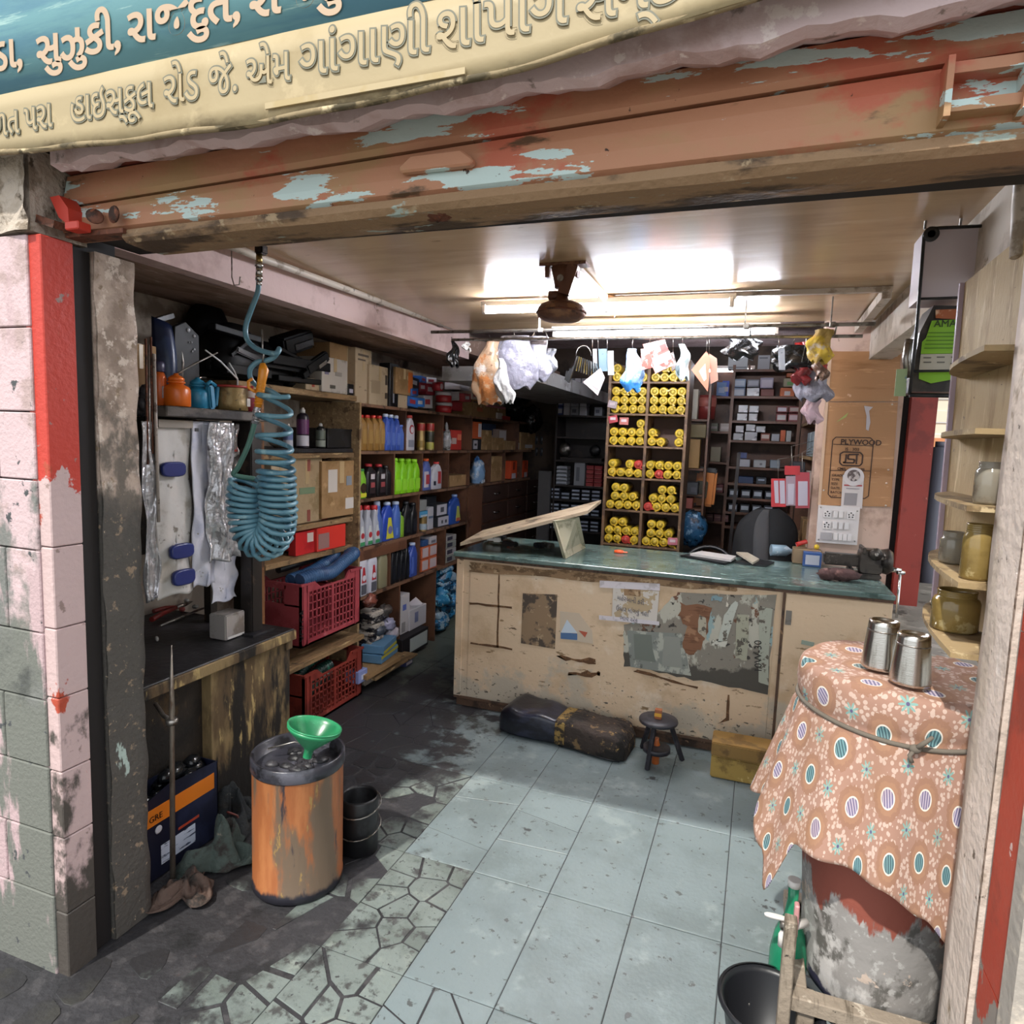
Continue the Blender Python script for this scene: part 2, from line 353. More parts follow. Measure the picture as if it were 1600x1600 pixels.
lo = strip(M(), [(1.44, 2.18, 2.205), (1.39, 2.178, 2.20), (1.372, 2.19, 2.215), (1.368, 2.215, 2.25), (1.372, 2.24, 2.29), (1.382, 2.256, 2.322), (1.42, 2.258, 2.326)], X0, X1, 50)
lo.build('shutter_slat', shut_m, root, W=True)
bt = strip(M(), [(1.50, 2.165, 2.19), (1.50, 2.148, 2.172), (1.44, 2.142, 2.168), (1.375, 2.146, 2.17), (1.362, 2.158, 2.183), (1.366, 2.176, 2.202), (1.39, 2.18, 2.204)], -1.62, X1, 90, wob=.0015)
bt.build('bottom_rail', shutlow_m, root, W=True)
tp = strip(M(), [(1.40, 2.352, 2.404), (1.36, 2.36, 2.415), (1.355, 2.372, 2.428), (1.37, 2.39, 2.45), (1.45, 2.39, 2.45)], X0, X1, 40)
tp.build('top_lip', mat('shutter_dark_red', '#7c3b2c', .7, layers=[('#4a2a20', 6, .5, .62), ('#9c8468', 14, .63, .67)], bump=.3), root, W=True)
bx = M().box(X0+.02, X1, 1.45, 1.60, 2.19, 2.68).build('shutter_core', dark, root, W=True)
for (px, py, wd) in ((686, 262, .14),):
    c = ay(px, py, 1.366); m = M()
    m.prism([(-.085, 0), (.085, 0), (.09, .012), (.06, .034), (-.06, .034), (-.09, .012)], 1, -.022, 0)
    m.v = [(v[0]+c.x, v[1]+c.y, v[2]+c.z-.01) for v in m.v]
    m.build('pull_handle', shut_m, root, W=True, bevel=.004)
c = ay(1535, 140, 1.36); m = M(); m.box(c.x-.055, c.x+.055, 1.335, 1.38, c.z-.04, c.z-.022); m.box(c.x-.055, c.x+.055, 1.335, 1.38, c.z+.02, c.z+.038); m.box(c.x-.06, c.x-.05, 1.325, 1.38, c.z-.05, c.z+.045); m.box(c.x+.05, c.x+.06, 1.325, 1.38, c.z-.05, c.z+.045)
m.build('lock_bracket', shut_m, root, W=True)
# wing bolts left
for px, py, s in ((148, 338, 1), (178, 335, -1)):
    c = ay(px, py, 1.345); m = M(); m.lathe([(0, -.004), (.024, -.003), (.026, 0), (.024, .003), (0, .004)], c, 16, rot=(PI/2-.2*s, .5*s, .3*s), ecc=.75)
    m.build('wing_bolt', rustm, root, W=True)
# rusted lump of the lock
lk = M(); c = ay(686, 330, 1.42); random.seed(2); lk.ell(c, (.042, .04, .022), jit=.12); lk.ell(c+Vector((.02, -.02, .002)), (.02, .02, .02), jit=.15)
tag(lk.build('rusted_lock_lump', rustm, None, W='o'), 'dark rusty lock lump under the middle of the shutter bottom rail', 'lock')
# bottom-left flat bar & red bracket
m = M(); a = ay(115, 372, 1.38); b = ay(205, 364, 1.38); m.bar(a, b, .05, .012); m.build('support_bar', rustm, root, W=True)
br = thing('red_angle_bracket', 'bent red-painted steel bracket at the top left end of the shutter', 'bracket', ay(95, 355, 1.33))
m = M(); p = [ay(78, 308, 1.33), ay(92, 305, 1.33), ay(106, 325, 1.33), ay(108, 352, 1.33), ay(92, 340, 1.33)]
redb = pm('#c23a2a', .5)
m.add([q for q in p]+[q+Vector((0, .05, 0)) for q in p], [(0, 1, 2, 3, 4), (9, 8, 7, 6, 5)]+[(i, (i+1) % 5, 5+(i+1) % 5, 5+i) for i in range(5)])
m.build('bent_plate', redb, br, W=True)
M().ob(ay(122, 355, 1.33), (.05, .04, .022)).build('cross_tab', redb, br, W=True, bevel=.003)
m = M(); m.ob(ay(84, 350, 1.325), (.07, .05, .02), (0, .3, 0)); m.build('paint_crusted_joint', rustm, br, W=True)
# --- pink concrete ledge over the shutter
m = M(); random.seed(8); N = 70
def lz(x): return 2.325+.035*max(0, (x+.85))+.006*math.sin(x*23)+.004*math.sin(x*61)
vs = []; 
for i in range(N+1):
    x = -1.75+2.5*i/N; z = lz(x); vs += [(x, 1.27, z+.12), (x, 1.27, z), (x, 1.30, z-.006+rnd(-.003, .003)), (x, 1.45, z+.06), (x, 1.45, z+.16)]
fs = []
for i in range(N):
    for j in range(4): fs.append((i*5+j, i*5+j+1, (i+1)*5+j+1, (i+1)*5+j))
    fs.append((i*5+4, i*5, (i+1)*5, (i+1)*5+4))
m.add(vs, fs); m.build('wall_lintel', pink, kind='structure')
# --- building face above the ledge, carries the roof load; also shades like the real house front
fac = M().box(-3.3, 1.6, 1.30, 1.55, 2.46, 3.6); fac.box(-3.3, 1.6, 1.55, 7.8, 2.72, 2.9)
fac.build('wall_upper', pink, kind='structure')
# --- ceiling, beams, loft
M().box(-2.03, .60, 1.62, 4.25, 2.40, 2.5).build('ceiling', ceil_m, kind='structure')
soff = mat('brown_soffit_plaster', '#a08373', .9, layers=[('#7d6150', 4, .46, .62, (1, .5, 1)), ('#b9a090', 12, .58, .66, (2, .6, 1)), ('#4a382c', 3, .58, .7)], bump=.5, bscale=25, bstretch=(2.5, .6, 1))
bl = M(); bl.box(-2.12, -2.03, 1.45, 4.6, 2.245, 2.72); bl.build('trim_2', mat('pink_beam', '#cfb5b0', .85, layers=[('#bda29c', 4, .5, .62), ('#8a7264', 9, .62, .7)], bump=.2), kind='structure')
def sof(u, v): return (-2.10-u*.9, 1.45+v*5.9, 2.246+.004*math.sin(v*40)+.06*u)
bs = M(); bs.grid(sof, 6, 40, sm=True); bs.box(-3.0, -2.125, 1.45, 7.4, 2.32, 2.45); bs.build('ceiling_side', soff, kind='structure')
brr = M().box(.60, .72, 1.58, 4.5, 2.20, 2.72).build('trim_3', mat('white_beam', '#cabfb2', .85, layers=[('#a89a8a', 4, .5, .62), ('#87775f', 10, .62, .68)], bump=.2), kind='structure')
M().box(.72, 1.35, 1.45, 4.6, 2.45, 2.5).build('ceiling_edge', white_wall, kind='structure')
loft = mat('grey_loft_sheet', '#8d8c8c', .5, layers=[('#6a6663', 4, .5, .62), ('#a9a9ac', 9, .58, .66)])
lf = M(); lf.box(-2.10, -1.40, 4.30, 6.9, 2.06, 2.16); lf.build('ceiling_loft', loft, kind='structure')
# --- walls
M().box(-2.95, -2.80, 1.45, 7.6, -.02, 2.75).build('wall_left', white_wall, kind='structure')
M().box(-2.95, 1.2, 7.45, 7.6, -.02, 2.75).build('wall_back', darkwall, kind='structure')
M().box(.60, .80, 4.45, 7.3, -.02, 2.75).build('wall_right_rear', darkwall, kind='structure')
# rear jamb of the side opening: plaster pier with plywood panel, channel, red shutter guide
jm = M().box(.36, .80, 4.40, 4.56, -.02, 2.72).build('wall_side_pier', mat('pier_plaster', '#c9ad9d', .85, layers=[('#ab907f', 5, .5, .65), ('#7b6352', 20, .66, .7)], bump=.2), kind='structure')
M().box(.80, .835, 4.43, 4.56, -.02, 2.6).build('trim_4', dark, kind='structure')
M().box(.835, .965, 4.36, 4.56, -.02, 2.6).build('trim_5', mat('dull_red_post', '#95392f', .5, layers=[('#7d2f28', 4, .5, .6), ('#b5705f', 22, .68, .7)]), kind='structure')
# ============================================================ SIGN
cream = mat('sign_cream', '#a3926f', .6, layers=[('#978560', 3, .5, .65), ('#6f6044', 3.2, .58, .72, (1, 1, 2), 7, (2, .13, -.03)), ('#ae9c78', 8, .6, .68)], bump=.1)
teal = mat('sign_teal', '#5c8a90', .6, layers=[('#4a7888', 5, .45, .6, (.3, 1, 2.5)), ('#8fb0ac', 9, .6, .68, (.3, 1, 3)), ('#4b7c90', 2, .55, .65)], bump=.1)
letter_m = mat('sign_letter_cream', '#b39a80', .6); outl_m = mat('sign_letter_outline', '#6c6b5b', .6); fill_m = mat('sign_letter_fill', '#a99774', .6)
sg = thing('shop_sign', 'weathered teal and cream banner sign with painted Gujarati lettering over the shutter', 'sign', (-.9, 1.2, 2.3))
def sgz(x): # lower hem, sagging in the middle
    pts = [(-3.4, 2.36), (-1.83, 2.329), (-1.45, 2.312), (-1.036, 2.304), (-.75, 2.312), (-.46, 2.327), (-.056, 2.377), (1.2, 2.50)]
    for (a, za), (b, zb) in zip(pts, pts[1:]):
        if x <= b: t = (x-a)/(b-a); return za+(zb-za)*t
    return pts[-1][1]
def sgf(z0, z1, y=1.2):
    def f(u, v):
        x = -3.4+4.6*u; b = z0(x); t = z1(x); return (x, y+.0012*math.sin(x*13)*(1-v), b+(t-b)*v)
    return f
m = M().grid(sgf(sgz, lambda x: 2.467+.008*(x+1.8)), 90, 4); m.build('lower_strip', cream, sg, W=True, solid=.002)
m = M().grid(sgf(lambda x: 2.467+.008*(x+1.8), lambda x: 2.95), 60, 3); m.build('upper_strip', teal, sg, W=True, solid=.002)
m = M(); m.tube([(-3.4+4.6*i/90, 1.203+.003*math.sin(i), sgz(-3.4+4.6*i/90)+.004) for i in range(91)], .007, 6)
m.build('bottom_hem', mat('sign_hem_grime', '#8c7b5c', .8, layers=[('#4f452f', 14, .5, .6), ('#c6b48f', 10, .6, .66)], bump=.5), sg, W=True)
m = M(); m.add([ay(815/2*1, 352/2*1, 1.19), ay(1455/2, 235/2, 1.19), ay(1450/2, 205/2, 1.19), ay(900/2, 300/2, 1.19)], [(0, 1, 2, 3)])
m = M(); c0 = ay(415, 176, 1.192); c1 = ay(727, 116, 1.192)
m.bar(c0+Vector((0, 0, .012)), c1+Vector((0, 0, .006)), .004, .012); m.build('taped_patch', mat('sign_patch', '#ad9b77', .6, layers=[('#a8946a', 9, .5, .6)]), sg, W=True)
def signword(s, px, py, size, mat_, tilt, outline=None, sx=1, name='lettering', sy=1.12):
    p = ay(px, py, 1.1962)
    if outline: text(s, size, p+Vector((0, .0008, 0)), (PI/2, -tilt, 0), outline, sg, name, sx=sx, off=.0034, sy=sy)
    text(s, size, p, (PI/2, -tilt, 0), mat_, sg, name, sx=sx, sy=sy, off=.0002 if outline else .0022)
deepb = mat('sign_shadow_blue', '#3a6570', .6)
signword('ડા,', -10, 112, .092, letter_m, .01, None, 1.2)
signword('સુઝુકી,', 58, 104, .092, letter_m, .01, None, 1.24)
signword('રાજદુત,', 200, 70, .092, letter_m, .01, None, 1.24)
signword('રાજદુત', 390, 30, .092, letter_m, .015, None, 1.2)
signword('ળત પરા', -12, 215, .078, fill_m, .005, outl_m, .95, 'outlined_lettering')
signword('હાઇસ્કૂલ', 110, 192, .080, fill_m, .01, outl_m, .95, 'outlined_lettering')
signword('રોડ', 256, 164, .086, fill_m, .012, outl_m, .98, 'outlined_lettering')
signword('જે. એમ', 326, 150, .083, fill_m, .015, outl_m, .92, 'outlined_lettering')
signword('ગાંગાણી', 468, 122, .092, fill_m, .02, outl_m, 1.1, 'outlined_lettering')
signword('શોપીંગ', 680, 82, .10, fill_m, .04, outl_m, 1.06, 'outlined_lettering')
signword('સેન્ટરની', 900, 40, .10, fill_m, .07, outl_m, 1.0, 'outlined_lettering')
# ============================================================ TUBE LIGHTS, FAN, PIPES, RAILS
tube_m = bpy.data.materials.new('lit_tube'); tube_m.use_nodes = True
tp_ = tube_m.node_tree.nodes['Principled BSDF']; tp_.inputs['Emission Color'].default_value = (.86, .9, 1, 1); tp_.inputs['Emission Strength'].default_value = 80
alu = mat('brushed_aluminium', '#b5b5b8', .35, .9); whitepl = pm('#d9d4cf', .4); pvc = mat('grimy_pvc', '#c9bcae', .5, layers=[('#9a8a78', 12, .52, .62), ('#5e5044', 26, .66, .7)])
steel = mat('dull_steel', '#9b9690', .35, .9, layers=[('#6a625a', 18, .5, .62)]); blk = mat('black_plastic', '#141416', .4, layers=[('#232326', 12, .5, .6)])
chrome = mat('bright_metal', '#cfcfcf', .15, 1)
def tubelight(a, b, label, ceil, shade=True):
    a = Vector(a); b = Vector(b); c = (a+b)/2
    t = thing('tube_light', label, 'lamp', c, 0)
    d = (b-a).normalized()
    M().cyl(a, b, .013, n=12).build('glass_tube', tube_m, t, W=True)
    m = M(); m.bar(a-d*.02+Vector((0, .004, .034)), b+d*.02+Vector((0, .004, .034)), .032, .028); m.build('batten', whitepl, t, W=True, bevel=.003)
    for e in (a, b):
        M().ob(e+Vector((0, 0, .01)), (.022, .03, .05)).build('end_holder', whitepl, t, W=True, bevel=.003)
    return t
tubelight(az(757, 486, 2.335), az(1143, 475, 2.335), 'lit fluorescent tube on the ceiling behind the fan, nearer the street', 2.4)
tubelight(az(867, 523, 2.30), az(1213, 518, 2.30), 'lit fluorescent tube over the hanging rails, farther from the street', 2.4)
ta = ay(1092, 580, 6.35); tubelight(ta, ta+Vector((.46, 0, 0)), 'short lit tube hanging low in front of the rear shelves', 2.4)
for i, (x, y, z, ln) in enumerate(((-.8, 3.36, 2.31, 1.2), (-.55, 4.0, 2.26, 1.2))): pass
# fan
fm = mat('fan_rust_brown', '#6a4636', .5, .2, layers=[('#8a6244', 12, .5, .62), ('#4a3028', 22, .6, .66)], bump=.2)
fc = az(882, 412, 2.40); fan = thing('ceiling_fan_motor', 'brown fan motor without blades hanging from the ceiling in front of the tube lights', 'fan', fc)
X, Y = fc.x, fc.y
m = M(); m.ob((X, Y, 2.393), (.20, .07, .012)); m.ob((X-.07, Y, 2.37), (.02, .03, .05)); m.ob((X+.05, Y, 2.37), (.025, .04, .06)); m.build('ceiling_bracket', fm, fan, W=True)
m = M(); m.cyl((X-.01, Y, 2.30), (X-.01, Y, 2.385), .028, .045, 10); m.ob((X+.025, Y-.01, 2.33), (.05, .04, .12), (0, .3, 0)); m.cyl((X-.06, Y, 2.27), (X-.01, Y, 2.27), .022, n=10); m.build('hanger_clamp', fm, fan, W=True)
m = M(); m.lathe([(.02, 0), (.075, .004), (.098, .018), (.104, .035), (.10, .052), (.088, .066), (.06, .078), (.03, .084), (.022, .12)], (X-.005, Y, 2.165), 32); m.build('motor_housing', fm, fan, W=True)
M().lathe([(.1055, -.004), (.1075, 0), (.1055, .004)], (X-.005, Y, 2.2), 32).build('housing_seam', rustm, fan, W=True)
m = M(); m.lathe([(.012, 0), (.014, .002), (.014, .006)], (X+.0, Y-.05, 2.33), 12, rot=(PI/2, 0, 0)); m.build('bolt_head', steel, fan, W=True)
# conduit, junction, pipes
cj = az(948, 462, 2.40); cr = az(1395, 447, 2.40); ce = az(1345, 506, 2.40)
cnd = thing('ceiling_conduit', 'cream plastic cable conduit crossing the ceiling from the fan to the right beam', 'conduit', cj)
m = M(); m.bar(fc+Vector((.05, .02, -.016)), cj+Vector((0, 0, -.016)), .03, .02); m.build('diagonal_run', whitepl, cnd, W=True)
M().bar(cj+Vector((0, 0, -.014)), cr+Vector((0, 0, -.014)), .028, .022).build('cross_run', pvc, cnd, W=True)
M().bar(cr+Vector((-.02, 0, -.03)), ce+Vector((-.01, 0, -.03)), .04, .045).build('edge_run', pvc, cnd, W=True)
m = M(); m.lathe([(.02, -.08), (.022, -.06), (.035, -.045), (.045, -.03), (.045, 0)], cj+Vector((0, 0, -.0)), 16); m.build('junction_box', pm('#c4a07a', .5), cnd, W=True)
m = M(); m.tube([cj+Vector((0, 0, -.08)), cj+Vector((.02, 0, -.095)), cj+Vector((.05, 0, -.085)), cj+Vector((.045, 0, -.11))], .003, 5); m.build('loose_wires', pm('#8f8a86'), cnd, W=True)
pf0 = az(452, 356, 2.365); pf1 = az(1578, 234, 2.365)
fp = thing('front_air_pipe', 'long cream plastic pipe clipped to the ceiling just behind the shutter', 'pipe', pf0)
M().tube([pf0, pf0.lerp(pf1, .5)+Vector((0, 0, -.004)), pf1], .0165, 10).build('pipe_run', pvc, fp, W=True)
for t_ in (.02, .42, .68):
    c = pf0.lerp(pf1, t_+.0); M().ob(c, (.03, .044, .044), (0, 0, 0)).build('pipe_clip', steel, fp, W=True, bevel=.006)
M().cyl(pf1-Vector((.02, 0, 0)), pf1+Vector((.03, 0, 0)), .024, n=12).build('elbow_fitting', pvc, fp, W=True)
M().tube([pf1+Vector((.02, 0, 0)), pf1+Vector((.035, 0, -.01)), pf1+Vector((.04, .01, -.12)), pf1+Vector((.045, .0, -.24))], .022, 10).build('down_pipe', pvc, fp, W=True)
ls0 = az(335, 374, 2.365); ls1 = ax(712, 514, -2.0)
lp = thing('side_air_pipe', 'cream plastic pipe running back along the top of the pink left beam', 'pipe', ls0)
M().tube([ls0, az(400, 400, 2.365), ls1], .016, 10).build('pipe_run', pvc, lp, W=True)
M().tube([ls0+Vector((0, .02, 0)), ls0+Vector((.0, .0, .0)), az(440, 366, 2.365)], .016, 10).build('cross_branch', pvc, lp, W=True)
for t_ in (.12, .55, .9): M().ob(ls0.lerp(ls1, t_)+Vector((-.012, 0, 0)), (.03, .03, .04)).build('pipe_clip', steel, lp, W=True)
m = M(); hk = az(362, 400, 2.33); m.tube([hk+Vector((0, 0, .03)), hk+Vector((0, 0, -.08)), hk+Vector((.01, 0, -.11)), hk+Vector((.035, 0, -.11)), hk+Vector((.04, 0, -.08))], .0025, 5)
tag(m.build('wire_hook', steel, None, W='o'), 'thin bent wire hook hanging from the pipe on the pink left beam', 'hook')
# hanging rails
ra0, ra1 = ay(674, 519, 3.6), ay(1368, 506, 3.6); rb0, rb1 = ay(706, 531, 3.7), ay(1348, 525, 3.7)
ra = thing('hanging_rail', 'upper steel rail under the ceiling in front of the rear tube light', 'rail', ra0)
M().tube([ra0, ra1], .0095, 10).build('rail_tube', steel, ra, W=True)
rb = thing('hanging_rail', 'lower steel rail that the plastic bags hang from', 'rail', rb0)
M().tube([rb0, rb1], .0085, 10).build('rail_tube', steel, rb, W=True)
for px in (845, 1166, 1300):
    c = ay(px, 516, 3.6); c.z = ra0.lerp(ra1, (c.x-ra0.x)/(ra1.x-ra0.x)).z
    M().bar(c+Vector((-.008, 0, 0)), (c.x-.008, c.y, 2.40), .006, .02).build('hanger_strap', steel, ra, W=True)
    M().ob((c.x, c.y, c.z), (.03, .026, .026)).build('rail_clamp', steel, ra, W=True, bevel=.004)
    z2 = rb0.lerp(rb1, (c.x-rb0.x)/(rb1.x-rb0.x)).z
    m = M(); m.tube([(c.x+.02, 3.61, c.z), (c.x+.02, 3.66, c.z-.03), (c.x+.02, 3.70, z2)], .004, 6); m.build('link_hook', steel, rb, W=True)
# ============================================================ COUNTER
CY = 3.644; CT = .972
woodp = mat('counter_peach_laminate', '#d3b899', .5, layers=[('#c2a584', 3.5, .5, .65), ('#dcc9b2', 5, .55, .7), ('#8a6f50', 14, .625, .66, (.6, 1, 2)), ('#5a4430', 9, .665, .69, (.5, 1, 1.6)), ('#b8ab98', 4, .5, .62, (1, 1, 1), 8, (2, .7, -.1)), ('#5f574c', 34, .615, .65, (1, 1, 1.5), 7, (2, 1.2, -.8))], bump=.15, bscale=40)
edgebr = mat('worn_brown_edge', '#5a4232', .7, layers=[('#3a2a20', 12, .5, .6), ('#8a6c50', 24, .62, .66)], bump=.3)
marble = mat('green_marble', '#5d716c', .25, layers=[('#3a4d49', 9, .48, .6, (1, 2.5, 1), 9), ('#8f9f9a', 16, .6, .66, (1, 3, 1), 9), ('#72857f', 4, .55, .65)], coat=.2)
ct = thing('shop_counter', 'long peach laminate counter with a green marble top and torn stickers', 'counter', (-.47, 3.64, 0))
XL, XR = -1.645, .705
M().box(XL, XR, CY, CY+.72, .055, .93).build('cabinet_body', woodp, ct, W=True)
m = M(); m.box(XL+.01, XR-.01, CY+.02, CY+.70, 0, .055); m.build('plinth', edgebr, ct, W=True)
M().box(XL-.02, XR+.005, CY-.022, CY+.745, .945, CT).build('marble_top', marble, ct, W=True, bevel=.004)
M().box(XL-.012, XR, CY-.012, CY+.74, .93, .945).build('top_edge_band', edgebr, ct, W=True)
M().box(XL, XR, CY-.006, CY, .055, .07).build('bottom_batten', edgebr, ct, W=True)
M().box(XL-.001, XL+.045, CY-.008, CY, .07, .93).build('corner_stile', woodp, ct, W=True, bevel=.002)
sx_ = ay(1218, 1000, CY).x; ex_ = sx_
M().box(ex_, ex_+.012, CY-.009, CY, .07, .93).build('joint_strip', edgebr, ct, W=True)
M().box(ex_+.014, XR-.002, CY-.012, CY, .075, .925).build('side_door', woodp, ct, W=True, bevel=.003)
M().box(ay(714+18, 1000, CY).x, ex_-.03, CY-.004, CY, .075, .915).build('front_panel', woodp, ct, W=True, bevel=.002)
hc = ay(1232, 965, CY-.013); M().ob(hc, (.028, .004, .075)).build('hinge', steel, ct, W=True)
hc = ay(1262, 1005, CY-.013); M().ob(hc, (.06, .006, .022), (0, .1, 0)).build('door_latch', pm('#8f9a8c'), ct, W=True)
def patch(name, pts, col, par=ct, Y=CY-.0055, th=.0006):
    pw = [ay(a, b, Y) for a, b in pts]; n = len(pw)
    m = M(); m.add([p for p in pw]+[p+Vector((0, -th, 0)) for p in pw], [tuple(range(n)), tuple(reversed(range(n, 2*n)))]+[(i, (i+1) % n, n+(i+1) % n, n+i) for i in range(n)])
    return m.build(name, col, par, W=True)
gouge = mat('gouged_brown', '#5d4029', .9, layers=[('#7c5a3c', 20, .5, .6)], bump=.5)
gluebr = mat('glue_brown_patch', '#97795a', .8, layers=[('#6f563c', 12, .48, .56, (1, 1, 2)), ('#b79c7b', 20, .56, .62)], bump=.3)
random.seed(4)
def ragged(pts, n=6, j=2.5):
    out = []
    for i in range(len(pts)):
        a = pts[i]; b = pts[(i+1) % len(pts)]
        for k in range(n): t = k/n; out.append((a[0]+(b[0]-a[0])*t+rnd(-j, j), a[1]+(b[1]-a[1])*t+rnd(-j, j)))
    return out
patch('torn_strip', ragged([(735, 880), (1000, 900), (1150, 915), (1150, 925), (1000, 914), (735, 894)], 7), gluebr)
patch('gouge_line', ragged([(779, 895), (781, 895), (779, 1012), (776, 1012)], 6, .6), gouge)
patch('gouge_line', ragged([(733, 941), (800, 948), (800, 951), (733, 944)], 5, .8), gouge)
patch('gouge_line', ragged([(735, 1003), (800, 1013), (800, 1016), (735, 1006)], 5, .8), gouge)
patch('gouge_line', ragged([(995, 1046), (1090, 1074), (1090, 1077), (990, 1049)], 5, 1.2), gouge)
patch('gouge_line', ragged([(1137, 1085), (1140, 1085), (1139, 1126), (1120, 1132), (1134, 1122)], 3, .8), gouge)
patch('gouge_line', ragged([(870, 1026), (930, 1030), (930, 1036), (885, 1032)], 5, 3), gouge)
patch('gouge_line', ragged([(890, 1050), (935, 1048), (935, 1056), (890, 1056)], 5, 3), gouge)
patch('stained_sheet', [(817, 927), (871, 929), (867, 1014), (814, 1005)], mat('stained_brown_sheet', '#8b7257', .7, layers=[('#4b3f35', 12, .5, .58), ('#a88f70', 18, .58, .64)]), Y=CY-.006)
stk_ = patch('torn_sticker', [(875, 955), (905, 958), (925, 985), (927, 1006), (875, 998)], pm('#c4b29c', .6), Y=CY-.006)
patch('sticker_triangle', [(886, 968), (902, 989), (876, 989)], pm('#c2cdd8', .5), Y=CY-.0068)
patch('sticker_band', [(876, 988), (902, 990), (902, 1000), (876, 998)], pm('#4a6a94', .5), Y=CY-.0068)
patch('sticker_flag', [(904, 985), (918, 988), (914, 996)], pm('#b2543a', .5), Y=CY-.0068)
pmix = mat('layered_poster_remains', '#857e72', .7, layers=[('#b5b1a2', 9, .52, .56, (1, 1, .5), 9), ('#6d4a36', 7, .585, .6, (1, 1, .8), 9), ('#39342f', 20, .6, .63), ('#8fa6a6', 6, .6, .62, (1, 1, .6), 8), ('#d0c8b8', 14, .64, .66, (1.4, 1, .5), 8), ('#4c473f', 3, .56, .62, (1, 1, 1), 6, (2, .62, .40))], bump=.2)
patch('poster_remains', ragged([(974, 975), (1025, 960), (1060, 925), (1212, 930), (1198, 1084), (1082, 1062), (975, 1040)], 8, 2), pmix, Y=CY-.006)
greyp = mat('grey_bottle_poster', '#7f827b', .6, layers=[('#a8a89c', 14, .5, .55, (1, 1, .6)), ('#55564f', 10, .57, .62)])
patch('grey_poster', [(980, 985), (1065, 990), (1080, 1056), (985, 1042)], greyp, Y=CY-.0066)
patch('bottle_print', [(990, 990), (1018, 992), (1020, 1015), (1025, 1035), (992, 1030)], pm('#6d7269', .6), Y=CY-.0072)
patch('bottle_print', [(1038, 994), (1062, 996), (1066, 1044), (1034, 1040)], pm('#8b8c83', .6), Y=CY-.0072)
brt = mat('torn_brown_kraft', '#80583f', .8, layers=[('#6a4630', 16, .5, .6, (.5, 1, 3)), ('#9c7457', 9, .6, .66)])
patch('torn_kraft_area', ragged([(1062, 942), (1112, 948), (1108, 985), (1098, 1010), (1082, 1025), (1066, 1010), (1076, 980), (1060, 965)], 4, 3), brt, Y=CY-.0074)
for pts, c in ((((1092, 960), (1104, 966), (1103, 998), (1090, 988)), '#aca491'), (((1130, 962), (1150, 938), (1154, 944), (1136, 1000), (1122, 1004)), '#b6b9ae'), (((1112, 1000), (1136, 1003), (1135, 1012), (1112, 1008)), '#c8c5b8'), (((1152, 960), (1170, 962), (1166, 1032), (1148, 1028)), '#a2a08c'), (((1186, 948), (1206, 950), (1200, 1070), (1184, 1066)), '#a3a596'), (((1112, 930), (1130, 934), (1126, 940), (1112, 938)), '#7a949c')):
    patch('paper_scrap', ragged(pts, 3, 1.4), mat('scrap_'+c[1:], c, .7, layers=[('#5d564b', 26, .56, .6)]), Y=CY-.0082)
inkb = pm('#2a2724', .7)
text('10W-30', .052, ay(1190, 1026, CY-.0095), (PI/2, -PI/2-.08, 0), inkb, ct, 'poster_lettering', align='CENTER')
for px, py, s in ((1157, 1002, '(8)'), (1150, 1018, '50'), (1176, 1022, 'ml')): text(s, .03, ay(px, py, CY-.0095), FX, inkb, ct, 'poster_lettering')
tape = mat('white_tape', '#cfc7cb', .5, layers=[('#b8b0b2', 14, .55, .62)])
nt_ = patch('notice_paper', [(958, 918), (1030, 924), (1026, 975), (956, 968)], mat('notice_paper_worn', '#cbc2b8', .6, layers=[('#b09a7a', 6, .55, .56)]), Y=CY-.0092)
patch('notice_hole', [(975, 918), (1001, 920), (1001, 932), (975, 930)], gluebr, Y=CY-.0096)
for pts in (((937, 907), (1031, 912), (1031, 923), (937, 918)), ((936, 961), (1030, 971), (1030, 977), (936, 968))): patch('notice_tape', pts, tape, Y=CY-.0098)
inkg = pm('#55535e', .7)
for i, (s, px, py) in enumerate((('મહેરબાની કરી', 964, 937), ('ઉધાર માંગવું નહિ', 962, 953), ('ભાવ એક', 968, 968))): text(s, .038, ay(px, py, CY-.0106), (PI/2, .08, 0), inkg, ct, 'handwriting', sx=.8)
# ============================================================ STOOL, CUSHION, YELLOW BOX
st = thing('round_stool', 'small black three-legged stool with a round seat in front of the counter', 'stool', (-.33, 3.37, 0))
sm_ = mat('greasy_black_wood', '#26242a', .45, layers=[('#3d3a40', 10, .52, .62), ('#121114', 6, .6, .7)])
sc_ = ay(1029, 1123, 3.37); SZ = sc_.z; SX_, SY_ = sc_.x, 3.37
st.location = (SX_, SY_, 0)
M().lathe([(.07, 0), (.098, .003), (.10, .012), (.097, .02), (.05, .0215)], (SX_, SY_, SZ-.02), 28).build('seat', sm_, st, W=True)
for i, (px, py) in enumerate(((1011, 1203), (1066, 1188), (1003, 1168))):
    f = az(px, py, 0); f = Vector((f.x, f.y, 0)); dv = (f-Vector((SX_, SY_, 0)))
    t_ = Vector((SX_, SY_, SZ-.02))+dv*.42
    M().bar(f, t_, .022, .022).build('leg', sm_, st, W=True, bevel=.003)
m = M(); m.lathe([(.064, -.012), (.07, -.012), (.07, .012), (.064, .012)], (SX_, SY_, .09), 20); m.build('brace_ring', sm_, st, W=True)
ot = thing('orange_drinks_pack', 'small orange and brown packet standing on the round stool', 'packet', (SX_, SY_, SZ))
M().box(SX_-.02, SX_+.015, SY_-.015, SY_+.015, SZ+.0015, SZ+.052).build('carton_body', pm('#9a5a38', .4), ot, W=True, bevel=.002)
M().box(SX_-.0205, SX_+.0155, SY_-.0165, SY_-.0155, SZ+.016, SZ+.034).build('printed_band', pm('#d9a23a', .4), ot, W=True)
